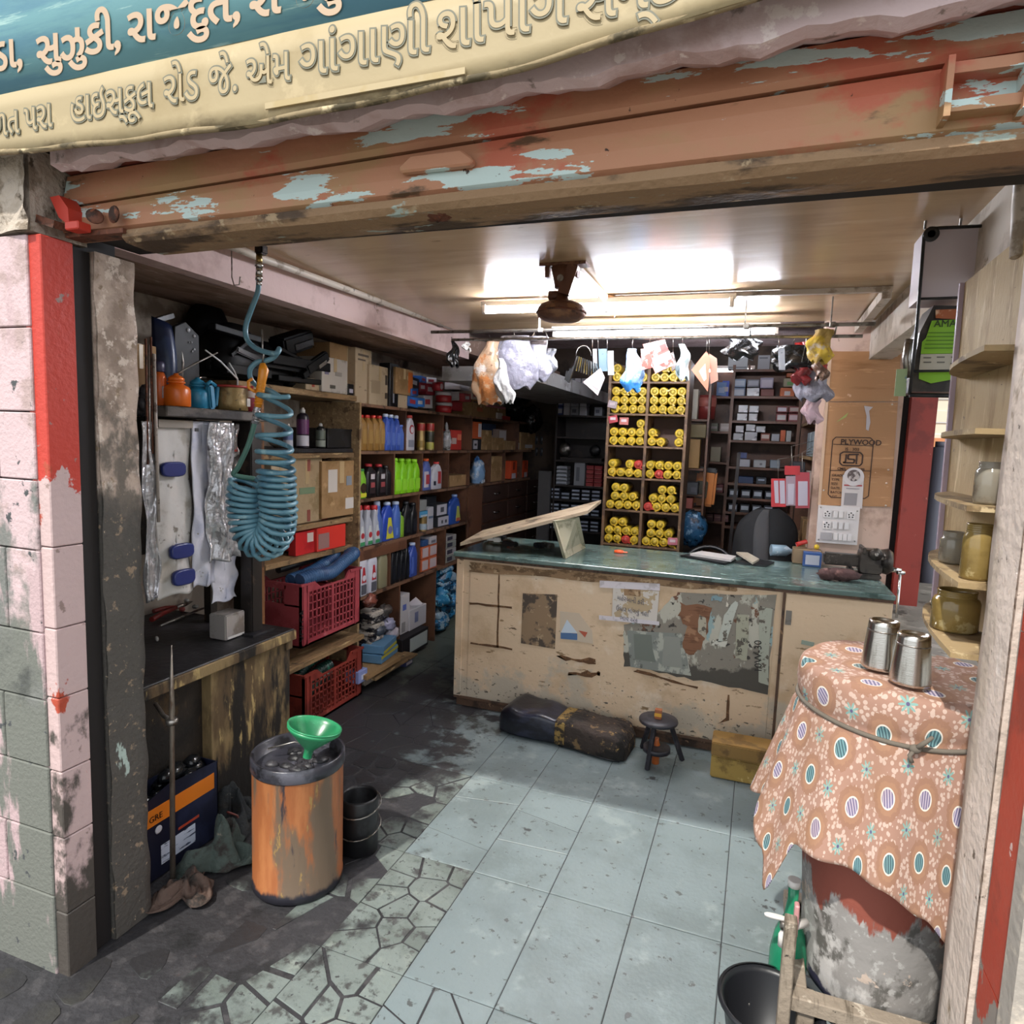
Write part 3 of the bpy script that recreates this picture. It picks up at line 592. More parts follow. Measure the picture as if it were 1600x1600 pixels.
ob_ = M().lathe([(.018, 0), (.02, .003), (.02, .10), (.012, .125), (.012, .14)], (SX_-.005, SY_+.02, 0), 14).build('orange_bottle', pm('#b9622c', .35), None, W='o')
tag(ob_, 'orange plastic bottle on the floor under the round stool', 'bottle')
def cushion():
    t = thing('bike_seat', 'long motorcycle seat with shiny black vinyl lying on the floor by the counter', 'seat', (-1.0, 3.38, 0))
    vinyl = mat('black_vinyl', '#17171f', .3, layers=[('#2b2d3d', 6, .5, .65, (1, 1, 2))], bump=.35, bscale=14)
    foam = mat('torn_seat_foam', '#3a302a', .85, layers=[('#7a6242', 16, .56, .62), ('#1d1916', 8, .5, .58), ('#a88a50', 30, .66, .68)], bump=1, bscale=40)
    a = az(775, 1146, 0); b = az(972, 1196, 0); d = (b-a); L_ = d.length*1.0; d.normalize(); nrm = Vector((-d.y, d.x, 0))
    def f(u, v, s0, s1):
        s = s0+(s1-s0)*u; ends = min(1, max(.0, (s+.001)/.10))**.45*min(1, (1.001-s)/.05)**.5
        w_ = .13*(.75+.25*ends)+.012*math.sin(s*9); h_ = (.17-.04*s)*(.55+.45*ends)+.006*math.sin(s*23)
        t_ = 2*PI*v; ct_, st_ = math.cos(t_), math.sin(t_); q = 6
        yy = w_*math.copysign(abs(ct_)**(2/q), ct_)+.14; zz = h_/2*(1+math.copysign(abs(st_)**(2/q), st_))
        return a+d*(s*L_)+nrm*yy+Vector((0, 0, zz+.001))
    m = M(); m.grid(lambda u, v: f(u, v, 0, .52), 26, 28); m.add([f(0, j/28, 0, .52) for j in range(28)], [tuple(range(28))]); m.build('vinyl_cover', vinyl, t, W=True)
    random.seed(21)
    m = M(); m.grid(lambda u, v: Vector(f(u, v, .5, 1))+Vector((rnd(-.003, .003), rnd(-.003, .003), rnd(-.003, .004) if v < .5 else 0)), 26, 28); m.add([f(1, j/28, .5, 1) for j in range(28)], [tuple(range(28))]); m.build('torn_foam_end', foam, t, W=True)
    m = M(); m.tube([f(k/10, .5+.13, .5, .97)+Vector((0, -.004, .0)) for k in range(11)], .006, 5); m.build('base_edge', blk, t, W=True)
    m = M(); m.grid(lambda u, v: Vector(f(u, v, .47, .545))+Vector((0, 0, .002)), 4, 28); m.build('torn_edge', mat('yellow_foam_edge', '#8f7440', .9, layers=[('#3a3024', 30, .48, .56)], bump=1, bscale=60), t, W=True, solid=.005)
cushion()
yb = thing('yellow_box', 'dirty yellow box with a brown lid band on the floor beside the draped drum', 'box', (.1, 3.4, 0))
a = az(1109, 1214, 0); m = M(); m.box(a.x, a.x+.42, a.y, a.y+.16, .002, .115); m.build('box_body', mat('dirty_yellow', '#a88a45', .6, layers=[('#7f6430', 7, .5, .62), ('#c9b070', 14, .6, .66), ('#3a2e1c', 20, .66, .7)], bump=.3), yb, W=True, bevel=.006)
m = M(); m.box(a.x-.002, a.x+.422, a.y-.002, a.y+.162, .117, .185); m.build('box_lid', mat('ochre_lid', '#8b6a35', .6, layers=[('#6b4f26', 9, .5, .62)], bump=.2), yb, W=True, bevel=.005)
# ============================================================ DRUM with cloth, stand, tumblers
DX, DY, DT, DB = .415, 1.97, 1.085, .17
dr = thing('water_drum', 'grey blotched tapering drum with faded brick-red upper band on a wooden stand', 'drum', (DX, DY, DB))
drm = mat('blotched_drum', '#8f8b88', .7, layers=[('#bfbbb8', 6, .5, .58, (1, 1, .5), 9), ('#5f5c58', 11, .54, .62, (1, 1, .6)), ('#a8a5a2', 26, .56, .62), ('#b9a79a', 14, .62, .65), ('#8c4a3c', 6, .46, .50, (1.4, 1.4, .35), 8, (2, .14, .50)), ('#3d3b55', 9, .58, .66, None, 6, (2, .14, .0))], bump=.35, bscale=22)
def drr(z): t = (z-DB)/(DT-DB); return .178+.050*min(1, t*1.15)
m = M(); m.lathe([(.10, DB-DB), (.15, .004), (.170, .02)]+[(drr(DB+z), z) for z in (.05, .15, .3, .45, .6, .75)]+[(.228, DT-DB-.012), (.215, DT-DB-.006)], (DX, DY, DB), 48, wob=.006); m.build('drum_shell', drm, dr, W=True)
# patterned cloth: concentric medallions as procedural pattern
def cloth_mat():
    m = bpy.data.materials.new('printed_cloth'); m.use_nodes = True; nt = m.node_tree; N = nt.nodes; L = nt.links; P = N['Principled BSDF']; P.inputs['Roughness'].default_value = .85
    uv = N.new('ShaderNodeUVMap'); sp = N.new('ShaderNodeSeparateXYZ'); L.new(uv.outputs[0], sp.inputs[0])
    def mth(op, a, b=None, c=None):
        n = N.new('ShaderNodeMath'); n.operation = op
        for i, q in enumerate((a, b, c)):
            if q is None: continue
            if isinstance(q, (int, float)): n.inputs[i].default_value = q
            else: L.new(q, n.inputs[i])
        return n.outputs[0]
    U = mth('MULTIPLY', sp.outputs[0], 1/.135); V = mth('MULTIPLY', sp.outputs[1], 1/.145)
    def rings(u, v):
        a = mth('SUBTRACT', mth('FRACT', u), .5); b = mth('SUBTRACT', mth('FRACT', v), .5)
        return mth('SQRT', mth('ADD', mth('MULTIPLY', a, a), mth('MULTIPLY', b, b))), a, b
    r1, a1, b1 = rings(U, V); r2, a2, b2 = rings(mth('ADD', U, .5), mth('ADD', V, .5))
    nz = N.new('ShaderNodeTexNoise'); nz.inputs['Scale'].default_value = 90; nz.inputs['Detail'].default_value = 4; L.new(uv.outputs[0], nz.inputs['Vector'])
    vo = N.new('ShaderNodeTexVoronoi'); vo.inputs['Scale'].default_value = 75; L.new(uv.outputs[0], vo.inputs['Vector'])
    def mix(f, a, b):
        n = N.new('ShaderNodeMix'); n.data_type = 'RGBA'; L.new(f, n.inputs[0])
        for i, q in ((6, a), (7, b)):
            if isinstance(q, str): n.inputs[i].default_value = lin(q)
            else: L.new(q, n.inputs[i])
        return n.outputs[2]
    def lt(x, k): return mth('LESS_THAN', x, k)
    base = mix(lt(vo.outputs['Distance'], .42), '#a07c6c', '#c2a99c')     # cream flowerlets on tan
    nr = mth('ADD', r1, mth('MULTIPLY', mth('SUBTRACT', nz.outputs[0], .5), .18)); nr2 = mth('ADD', r2, mth('MULTIPLY', mth('SUBTRACT', nz.outputs[0], .5), .18))
    c = mix(lt(nr, .36), base, '#96705c'); c = mix(lt(nr, .27), c, '#9f7860')
    # star flower at offset lattice
    ang = mth('ARCTAN2', b2, a2); star = mth('ADD', .10, mth('MULTIPLY', mth('COSINE', mth('MULTIPLY', ang, 8)), .055))
    c = mix(mth('LESS_THAN', r2, star), c, '#7fa39c'); c = mix(lt(r2, .03), c, '#5c5378')
    dot = lt(r1, .15); rim = lt(r1, .178); c = mix(rim, c, '#dcd3c8')
    par = mth('GREATER_THAN', mth('FRACT', mth('MULTIPLY', mth('FLOOR', V), .5)), .4)
    stripe = mth('GREATER_THAN', mth('FRACT', mth('MULTIPLY', a1, 15)), .5)
    c1 = mix(stripe, '#6b9094', '#3e5a62'); c2 = mix(stripe, '#b3a8b8', '#6a6484'); c = mix(dot, c, mix(par, c1, c2))
    n2 = N.new('ShaderNodeTexNoise'); n2.inputs['Scale'].default_value = 6; L.new(uv.outputs[0], n2.inputs['Vector'])
    g = N.new('ShaderNodeMapRange'); g.inputs[1].default_value = .5; g.inputs[2].default_value = .75; g.inputs[4].default_value = .35; L.new(n2.outputs[0], g.inputs[0])
    c = mix(g.outputs[0], c, '#8f6a4c'); L.new(c, P.inputs['Base Color']); return m
clm = cloth_mat()
def cloth():
    t = thing('printed_cloth', 'brown and cream printed cloth with striped dots tied over the drum', 'cloth', (DX, DY, DT))
    # radial sheet: s arc length from centre, th around
    nS, nT = 70, 200; vs = []; uvs = []
    R0 = .235
    def hem(th):  # length of the skirt below the rim by direction (th measured from +X ccw)
        a = (math.degrees(th)) % 360
        pts = [(0, .62), (60, .50), (120, .45), (172, .44), (190, .40), (204, .50), (214, .58), (224, .42), (240, .42), (258, .44), (276, .50), (290, .56), (302, .64), (318, .60), (335, .60), (360, .62)]
        for (x0, y0), (x1, y1) in zip(pts, pts[1:]):
            if a <= x1: t_ = (a-x0)/(x1-x0); t_ = t_*t_*(3-2*t_); return y0+(y1-y0)*t_
        return .5
    for i in range(nS+1):
        for j in range(nT+1):
            th = 2*PI*j/nT; sk = hem(th); tot = R0+sk; s = tot*i/nS
            if s < R0: r = s; z = DT+.004+.004*math.cos(th*3)*s/R0
            else:
                d = s-R0; z = DT+.004-d; tie = .10
                k = max(0, (d-tie))
                fold = math.sin(th*11+1.3)*.55+math.sin(th*17+.4)*.3+math.sin(th*5)*.4
                amp = .001+.006*min(1, d/.08)*(.25 if abs(d-tie) < .03 else 1) if d < tie+.03 else .006+.055*min(1, k/.45)
                side = (.5+.5*math.cos(th-math.radians(195)))**2
                r = .238+.004*min(1, d/.02)+(.004 if d < tie else .0)*math.sin(PI*min(1, d/tie))+k*(.06+.20*side)+amp*(fold*.45+.25)
                if abs(d-tie) < .012: r = .240+.001*fold
            # blend corner rounding
            vs.append((DX+r*math.cos(th), DY+r*math.sin(th), z)); uvs.append((s*math.cos(th)+3, s*math.sin(th)+3))
    q = nT+1; fs = [(i*q+j, (i+1)*q+j, (i+1)*q+j+1, i*q+j+1) for i in range(nS) for j in range(nT)]
    me = bpy.data.meshes.new('cloth_sheet'); me.from_pydata([(v[0]-DX, v[1]-DY, v[2]-DT) for v in vs], [], fs)
    me.polygons.foreach_set('use_smooth', [True]*len(fs)); ul = me.uv_layers.new(name='UVMap')
    for p in me.polygons:
        for li in p.loop_indices: ul.data[li].uv = uvs[me.loops[li].vertex_index]
    me.materials.append(clm); o = bpy.data.objects.new('cloth_sheet', me); COL.objects.link(o); o.parent = t
    md = o.modifiers.new('s', 'SOLIDIFY'); md.thickness = .003; md.offset = 1
    m = M(); tz = DT-.097
    m.tube([(DX+.247*math.cos(a_), DY+.247*math.sin(a_), tz-.012*max(0, math.sin(a_-PI))**3) for a_ in [2*PI*k/60 for k in range(61)]], .006, 6, cap=False)
    kx = math.radians(268); kp = Vector((DX+.257*math.cos(kx), DY+.257*math.sin(kx), tz-.01))
    m.ell(kp, (.013, .010, .011)); m.tube([kp, kp+Vector((.012, -.012, .02)), kp+Vector((.03, -.012, .04))], [.006, .006, .004], 6); m.tube([kp, kp+Vector((-.012, -.008, -.015)), kp+Vector((-.006, -.01, -.03))], .005, 6)
    m.build('tie_cord', mat('grey_cord', '#6a6258', .9, bump=.3), t, W=True)
cloth()
stm = mat('tumbler_steel', '#c9c6c0', .22, 1, layers=[('#a8a49c', 30, .5, .62, (1, 1, .1))], bump=.04, bscale=60, bstretch=(1, 1, 12))
tb = az(1375, 1042, 1.103); tb2 = az(1421, 1066, 1.103)
for p, l, hh in ((tb, 'brushed steel tumbler upside down on the cloth, farther from the street', 0.098), (tb2, 'brushed steel tumbler upside down on the cloth, closer to the street pillar', .096)):
    t = thing('steel_tumbler', l, 'tumbler', p)
    M().lathe([(.0365, 0), (.038, .002), (.0375, .006), (.0352, .03), (.0318, .06), (.0298, .080), (.0288, .088), (.025, .0885), (.0245, .085), (.0, .084)], (0, 0, 0), 40).build('cup_wall', stm, t)
    M().lathe([(.0306, .068), (.0314, .070), (.0304, .072)], (0, 0, 0), 40).build('ring_groove', steel, t)
    t.scale = (1.22, 1.22, hh/.0885*1.28)
# stand
sw = mat('weathered_stand_wood', '#8d8071', .85, layers=[('#5f5447', 8, .5, .62, (3, .5, .5)), ('#b7ab9b', 12, .6, .66), ('#3a332b', 26, .66, .7)], bump=.5, bscale=50)
sn = thing('drum_stand', 'low weathered wooden stand under the draped drum', 'stand', (DX, DY, 0))
x0, x1, y0, y1 = DX-.20, DX+.20, DY-.22, DY+.2
for X in (x0, x1-.03):
    for Y in (y0, y1-.03): M().box(X, X+.04, Y, Y+.04, 0, .25).build('leg', sw, sn, W=True, bevel=.003)
M().box(x0-.02, x1+.02, y0-.015, y0+.03, .215, .256).build('rail', sw, sn, W=True, bevel=.003)
M().box(x0-.02, x1+.02, y1-.03, y1+.015, .215, .256).build('rail', sw, sn, W=True, bevel=.003)
M().box(x0-.02, x0+.02, y0+.032, y1-.032, .215, .256).build('rail', sw, sn, W=True, bevel=.003)
M().box(x0+.10, x0+.16, y0+.032, y1-.032, .13, .168).build('rail', sw, sn, W=True, bevel=.003)
M().box(x1-.14, x1-.08, y0+.032, y1-.032, .13, .168).build('rail', sw, sn, W=True, bevel=.003)
M().bar((x0-.035, y0-.01, .0), (x0-.035, y0+.0, .46), .03, .035).build('upright_post', sw, sn, W=True, bevel=.003)
# tap
tpc = ay(1230, 1450, 1.80); tpt = thing('plastic_tap', 'white plastic tap handle on the side of the drum stand above the black tub', 'tap', tpc)
M().tube([tpc+Vector((.05, .05, -.005)), tpc, tpc+Vector((-.01, -.005, -.02)), tpc+Vector((-.01, -.005, -.05))], .011, 10).build('spout', whitepl, tpt, W=True)
M().cyl(tpc+Vector((-.008, -.004, .0)), tpc+Vector((-.008, -.004, .022)), .012, n=10).build('valve_stem', steel, tpt, W=True)
M().loft([(0, -.022, 0, .028, .007), (.006, -.022, 0, .03, .008), (.009, -.022, 0, .026, .006)], 14, 2.5, c=tpc+Vector((-.008, -.004, .022))).build('lever_handle', whitepl, tpt, W=True)
M().box(tpc.x+.014, tpc.x+.026, tpc.y-.004, tpc.y+.02, tpc.z-.02, tpc.z+.07).build('pink_holder', pm('#c58f8f', .5), tpt, W=True, bevel=.003)
gb = az(1232, 1545, .0); gb = Vector((tpc.x+.02, 1.92, 0))
t = thing('green_glass_bottle', 'green bottle standing behind the black tub beside the drum stand', 'bottle', gb)
M().lathe([(.03, 0), (.048, .006), (.05, .05), (.05, .24), (.04, .30), (.02, .35), (.014, .40), (.014, .44)], (0, 0, 0), 20).build('bottle_body', mat('green_plastic', '#1f7a58', .25, layers=[('#2f946c', 5, .5, .65)]), t)
M().cyl((0, 0, .44), (0, 0, .46), .017, n=14).build('cap', whitepl, t)
# black tub
tc_ = az(1203, 1570, .20); t = thing('black_tub', 'round black plastic tub with scuffed rim on the floor in the near right corner', 'tub', (tc_.x, tc_.y, 0))
tbm = mat('scuffed_black_tub', '#1b1c20', .4, layers=[('#5f6068', 7, .6, .68), ('#2d2e38', 4, .5, .6), ('#8f8c88', 22, .68, .7)])
M().lathe([(.085, 0), (.09, .004), (.118, .19), (.128, .2), (.130, .207), (.124, .21), (.114, .196), (.086, .012), (0, .008)], (0, 0, 0), 40).build('tub_wall', tbm, t)
M().lathe([(.126, .200), (.134, .203), (.134, .210), (.126, .213)], (0, 0, 0), 40, caps=False).build('rolled_rim', tbm, t)
# ============================================================ WORKBENCH (left front)
benm = mat('oil_soaked_bench_wood', '#8b7550', .75, layers=[('#5d4a32', 5, .42, .56, (1, 1, .35)), ('#1f1913', 4.5, .495, .58, (1.3, 1.3, .35), 9), ('#b39a66', 14, .6, .68, (1.5, 1.5, .4)), ('#1a1511', 3, .52, .6, (1, 1, .6), 8, (2, .55, .0))], bump=.45, bscale=40, bstretch=(1, 1, .4))
benf = mat('black_oily_board', '#2a2119', .7, layers=[('#4f3b24', 9, .55, .62, (1, 1, .4)), ('#17120e', 4, .45, .6), ('#6d5a3a', 26, .67, .71)], bump=.4, bscale=40)
topm = mat('black_greasy_top', '#1f1e21', .5, layers=[('#37353a', 6, .52, .65), ('#121113', 10, .5, .6)], bump=.3, bscale=30)
bn = thing('workbench', 'oil-blackened wooden workbench against the left pillar with a greasy top', 'workbench', (-2.35, 2.08, 0))
BX, BY0, BY1, BT = -2.02, 1.60, 2.55, .73
M().box(-2.78, BX+.03, BY0, BY1, BT-.025, BT).build('top_board', topm, bn, W=True, bevel=.004)
M().box(BX+.03, BX+.042, BY0, BY1, BT-.05, BT-.004).build('worn_front_edge', benm, bn, W=True, bevel=.004)
M().box(BX-.012, BX, BY0+.48, BY1-.0, 0.01, BT-.028).build('front_panel', benm, bn, W=True)
M().box(BX-.06, BX-.048, BY0, BY0+.47, 0.01, BT-.028).build('recessed_panel', benf, bn, W=True)
M().box(BX-.05, BX+.004, BY0+.455, BY0+.48, 0.005, BT-.028).build('centre_stile', benm, bn, W=True, bevel=.003)
M().box(-2.76, BX-.013, BY1-.02, BY1, 0.01, BT-.028).build('end_panel', benm, bn, W=True)
M().box(BX-.013, BX+.012, BY1-.035, BY1+.006, BT-.10, BT-.028).build('corner_batten', benm, bn, W=True)
# post, bench shelf
pst = thing('steel_post', 'square dark steel post standing on the bench corner and carrying the tool shelf', 'post', (-2.13, 2.42, BT))
M().box(-2.165, -2.095, 2.385, 2.455, BT+.003, 1.70).build('post_tube', mat('dark_painted_steel', '#2a2523', .45, .2, layers=[('#4a3c34', 9, .55, .65)]), pst, W=True, bevel=.005)
M().box(-2.20, -2.06, 2.35, 2.49, BT+.0005, BT+.010).build('base_plate', topm, pst, W=True)
ts = thing('tool_shelf', 'grimy narrow shelf over the bench holding oil cans', 'shelf', (-2.22, 2.25, 1.70))
M().box(-2.42, -2.09, 1.93, 2.52, 1.702, 1.742).build('shelf_board', mat('grey_grimy_board', '#5a524c', .7, layers=[('#2d2826', 8, .48, .6, (1, .5, 1)), ('#8a8078', 20, .62, .68, (1, .3, 1))], bump=.3), ts, W=True, bevel=.004)
M().box(-2.42, -2.40, 1.95, 2.52, 1.12, 1.70).build('back_rail', benf, ts, W=True)
for y in (1.955, 2.47): M().box(-2.44, -2.40, y-.02, y+.02, BT+.001, 1.70).build('rear_upright', benf, ts, W=True)
# --- hanging pouches and covers
foil = mat('crinkled_silver_film', '#b4b2b4', .18, .55, layers=[('#d8d6dc', 16, .55, .62), ('#7d7a80', 20, .58, .64)], bump=1, bscale=26)
wht = mat('white_film', '#c8c6cf', .4, layers=[('#aeb0c2', 6, .5, .65), ('#dcdadf', 12, .58, .66), ('#8b8578', 16, .67, .71)], bump=.5, bscale=18)
cardw = mat('grubby_white_card', '#c4bfba', .6, layers=[('#a59d92', 7, .5, .62), ('#7a7066', 14, .64, .69)], bump=.3, bscale=20)
def sheet(name, label, cat, px, zt, zb, mat_, X=-2.16, wv=.012, f=3, seed=1, partname='film', bow=0, taper=0):
    y0 = ax(px[0], 780, X).y; y1 = ax(px[1], 780, X).y; random.seed(seed); p = [rnd(0, 6) for _ in range(8)]
    t = thing(name, label, cat, (X, (y0+y1)/2, zb))
    def fn(u, v):
        z = zb+(zt-zb)*v; yy = y0+(y1-y0)*u+.010*math.sin(v*13+p[0])*(1 if u > .5 else -.6)+taper*(1-v)*(u-.5)
        x = X+wv*(math.sin(u*f*2.2+v*5+p[1])+.5*math.sin(u*f*5+p[2]-v*11)+.35*math.sin(v*27+u*8+p[3]))*(.3+.7*(1-v))+bow*math.sin(u*PI)*.5
        return (x, yy, z+.006*math.sin(u*9+p[4])*(1-v))
    m = M(); m.grid(fn, 20, 60); m.build(partname, mat_, t, W=True, solid=.004)
    return t, y0, y1
t, y0, y1 = sheet('wrapped_visor', 'narrow silver-wrapped strip hanging nearest the pillar', 'package', (224, 244), 1.68, 1.0, foil, wv=.008, seed=2, X=-2.12)
t, y0, y1 = sheet('parts_pouch', 'long white card pouch with three dark blue buckle parts hanging under the shelf', 'pouch', (244, 297), 1.69, .985, cardw, wv=.006, seed=3)
blue_p = pm('#25306b', .3)
for (a, b, c_, d) in ((252, 289, 722, 746), (266, 302, 852, 876), (270, 304, 893, 918)):
    X_ = -2.138; q0 = ax(a, (c_+d)/2, X_); q1 = ax(b, (c_+d)/2, X_); h_ = abs(ax(a, c_, X_).z-ax(a, d, X_).z)
    m = M(); cy = (q0.y+q1.y)/2; m.loft([(-.009, 0, 0, (q1.y-q0.y)/2, h_/2), (.006, 0, 0, (q1.y-q0.y)/2, h_/2), (.010, 0, 0, (q1.y-q0.y)/2*.9, h_/2*.85)], 16, 3.5)
    m.v = [(X_+v[2], cy+v[0], q0.z+v[1]) for v in m.v]; m.build('blue_buckle', blue_p, t, W=True)
M().box(-2.146, -2.138, y0, y1, 1.66, 1.69).build('header_strip', pm('#8d8276', .6), t, W=True)
t, y0, y1 = sheet('white_cover', 'smooth white wrapped panel hanging between the blue-buckle pouch and the silver film', 'package', (300, 336), 1.69, 1.0, wht, wv=.010, f=2, seed=6, X=-2.145)
M().ob((-2.13, y0+.015, 1.655), (.004, .018, .014)).build('black_clip', blk, t, W=True)
t, y0, y1 = sheet('silver_film_roll', 'crinkled silver film package hanging beside the steel post', 'package', (327, 366), 1.69, 1.10, foil, wv=.016, f=5, seed=9, X=-2.12, bow=.03, taper=.03)
t, y0, y1 = sheet('white_backing_sheet', 'plain white sheet hanging low behind the silver film', 'sheet', (330, 368), 1.16, .90, wht, wv=.004, seed=12, X=-2.17)
t, y0, y1 = sheet('clear_blade_pouch', 'clear pouch with red and white items hanging behind the steel post', 'pouch', (348, 372), 1.69, 1.40, mat('smoky_clear_pack', '#6d6560', .25, layers=[('#a8382e', 16, .6, .62), ('#cfc9c2', 14, .58, .62), ('#302a26', 8, .5, .56)], bump=.6), X=-2.25, seed=13)
# clear box at the post foot
q = ax(372, 960, -2.12); m = M(); t = thing('clear_parts_box', 'upright translucent plastic box at the foot of the steel post', 'box', (-2.2, q.y-.02, BT))
M().box(-2.22, -2.125, q.y-.07, q.y+.05, BT+.002, BT+.115).build('box_shell', mat('milky_plastic', '#9b9490', .2, layers=[('#7a7068', 6, .5, .6)]), t, W=True, bevel=.005)
M().box(-2.124, -2.122, q.y-.06, q.y+.04, BT+.006, BT+.016).build('rim_highlight', pm('#c9c5c0', .3), t, W=True)
# tools lying on the bench
t = thing('cutting_pliers', 'red-handled pliers lying on the black bench top', 'pliers', az(265, 960, BT))
hnd = pm('#7c2a26', .4)
m = M(); m.tube([az(237, 968, BT+.02), az(255, 958, BT+.025), az(275, 950, BT+.02)], [.013, .012, .009], 8); m.build('handle', hnd, t, W=True)
m = M(); m.tube([az(240, 955, BT+.03), az(258, 950, BT+.03), az(275, 948, BT+.022)], [.011, .011, .008], 8); m.build('handle', hnd, t, W=True)
m = M(); m.tube([az(275, 949, BT+.02), az(290, 944, BT+.02), az(300, 940, BT+.015)], [.012, .011, .004], 8); m.build('jaws', steel, t, W=True)
m = M(); m.cyl(az(250, 978, BT+.009), az(318, 950, BT+.009), .006, n=8); tag(m.build('steel_rod', steel, None, W='o'), 'thin steel rod lying in front of the red-handled pliers', 'rod')
m = M(); m.cyl(az(228, 938, BT+.02), az(266, 936, BT+.02), .016, .014, n=12); m.cyl(az(266, 936, BT+.02), az(300, 918, BT+.03), .006, n=8); tag(m.build('screwdriver', blk, None, W='o'), 'black-handled screwdriver at the back of the bench top', 'screwdriver')
random.seed(31)
for k, (px, py, c, l) in enumerate(((262, 944, '#b9aca4', 'pale crumpled tag on the bench behind the pliers'), (285, 952, '#9a4a44', 'small red plastic scrap on the bench behind the pliers'), (305, 948, '#8a8a86', 'grey spare part on the bench right of the pliers'), (290, 938, '#b6b2ac', 'white socket piece at the back of the bench'), (245, 998, '#aaa6a2', 'small white nut near the front of the bench'))):
    c_ = az(px, py, BT+.012); r_ = .013 if k < 4 else .006; m = M(); m.ell(c_, (r_*1.5, r_, .011), 10, 6, .18); tag(m.build('small_part', pm(c, .5), None, W='o'), l, 'part')
# ---------------- items on the tool shelf
SZ2 = 1.744
orange = mat('orange_enamel', '#d9691d', .3); bluee = mat('blue_enamel', '#2c83a8', .35)
def oilcan(loc, label, mt, tip, thumb=True, s=1, grip=True):
    t = thing('oil_can', label, 'oil can', loc)
    M().lathe([(.048, 0), (.052, .004), (.052, .066), (.048, .076), (.030, .086), (.026, .088), (.026, .100), (.030, .102), (.030, .110), (.022, .118), (.010, .124), (.008, .130)], (0, 0, 0), 32).build('reservoir', mt, t)
    M().lathe([(.031, .091), (.033, .093), (.033, .097), (.031, .099)], (0, 0, 0), 24).build('screw_collar', mt, t)
    tip = Vector(tip)-Vector(loc); M().tube([(0, 0, .125), tip*.5+Vector((0, 0, .066)), tip], [.005, .004, .003], 8).build('spout', steel, t)
    if grip:
        M().ob((-.035, -.045, .115), (.016, .05, .02), (.4, 0, .3)).build('thumb_lever', mt, t, bevel=.005)
        M().tube([(-.02, -.03, .10), (-.03, -.055, .125), (-.035, -.065, .105), (-.035, -.068, .05)], .006, 8).build('handle', mt, t)
    return t
c1 = ax(276, 631, -2.16); c1.z = SZ2; tipo = ax(340, 551, -2.12); oilcan(c1, 'bright orange oil can with a long grey spout on the tool shelf', orange, tipo)
c2 = ax(309, 634, -2.22); c2.z = SZ2; t = oilcan(c2, 'sky blue oil can squeezed behind the orange one', bluee, ax(322, 590, -2.25), grip=False)
c2b = ax(329, 634, -2.17); t = thing('blue_trigger_grip', 'sky blue trigger sprayer handle standing right of the blue oil can', 'sprayer', (c2b.x, c2b.y, SZ2))
m = M(); m.ob((0, 0, .05), (.03, .03, .098), (.1, 0, 0)); m.build('grip_body', bluee, t, bevel=.006)
m = M(); m.ob((.004, .03, .055), (.02, .012, .085), (-.15, 0, 0)); m.build('trigger', bluee, t, bevel=.004)
m = M(); m.tube([(0, -.02, .10), (0, 0, .115), (0, .03, .10)], .008, 8); m.build('top_bridge', bluee, t)
c3 = ax(360, 637, -2.17); t = thing('grease_tin', 'dented gold tin with a red rim on the tool shelf', 'tin', (c3.x, c3.y, SZ2))
M().lathe([(.068, 0), (.073, .003), (.072, .03), (.073, .06), (.072, .092), (.073, .10), (.068, .10), (.066, .01), (0, .01)], (0, 0, 0), 36).build('tin_wall', mat('dented_gold_tin', '#8b7449', .4, .4, layers=[('#5d4a2c', 7, .5, .6), ('#b89c68', 12, .6, .66), ('#2c231a', 16, .64, .68)], bump=.4), t)
M().lathe([(.073, .098), (.077, .100), (.077, .107), (.072, .108)], (0, 0, 0), 36).build('red_rim', pm('#9c2f2a', .35), t)
M().lathe([(.0, .092), (.066, .092)], (0, 0, 0), 24).build('grease_surface', blk, t)
M().box(.069, .074, .02, .04, .02, .055).build('paper_label', pm('#aaa19a'), t)
m = M(); p0 = ax(371, 592, -2.15); m.tube([p0+Vector((0, 0, -.08)), p0, ax(345, 565, -2.10), ax(321, 547, -2.08)], [.004, .004, .0035, .003], 8); m.tube([p0, ax(366, 580, -2.14), ax(358, 567, -2.13)], .003, 6)
tag(m.build('grease_spatula', pm('#cfcfcf', .3), None, W='o'), 'long white bent rod standing in the gold grease tin', 'rod')
c4 = ax(392, 640, -2.14); t = thing('red_tin', 'small crimson tin at the right end of the tool shelf behind the orange hook', 'tin', (c4.x, c4.y, SZ2))
M().lathe([(.030, 0), (.033, .003), (.033, .09), (.028, .098), (.012, .10), (.012, .115)], (0, 0, 0), 24).build('tin_body', pm('#8c2336', .35), t)
M().lathe([(.034, .062), (.0345, .064), (.0345, .09), (.034, .092)], (0, 0, 0), 24).build('pale_band', pm('#c7b8b4'), t)
c5 = ax(249, 628, -2.2); t = thing('orange_wrapped_bottle', 'black-capped bottle with an orange label behind the orange oil can', 'bottle', (c5.x, c5.y, SZ2))
M().lathe([(.024, 0), (.027, .003), (.027, .11), (.018, .13)], (0, 0, 0), 20).build('bottle_body', pm('#c25a22', .35), t)
M().lathe([(.021, .131), (.023, .133), (.022, .165), (.017, .172)], (0, 0, 0), 20).build('cap', pm('#34304a', .4), t)
M().box(.022, .028, -.01, .012, .03, .075).build('label', pm('#a3a3ad'), t)
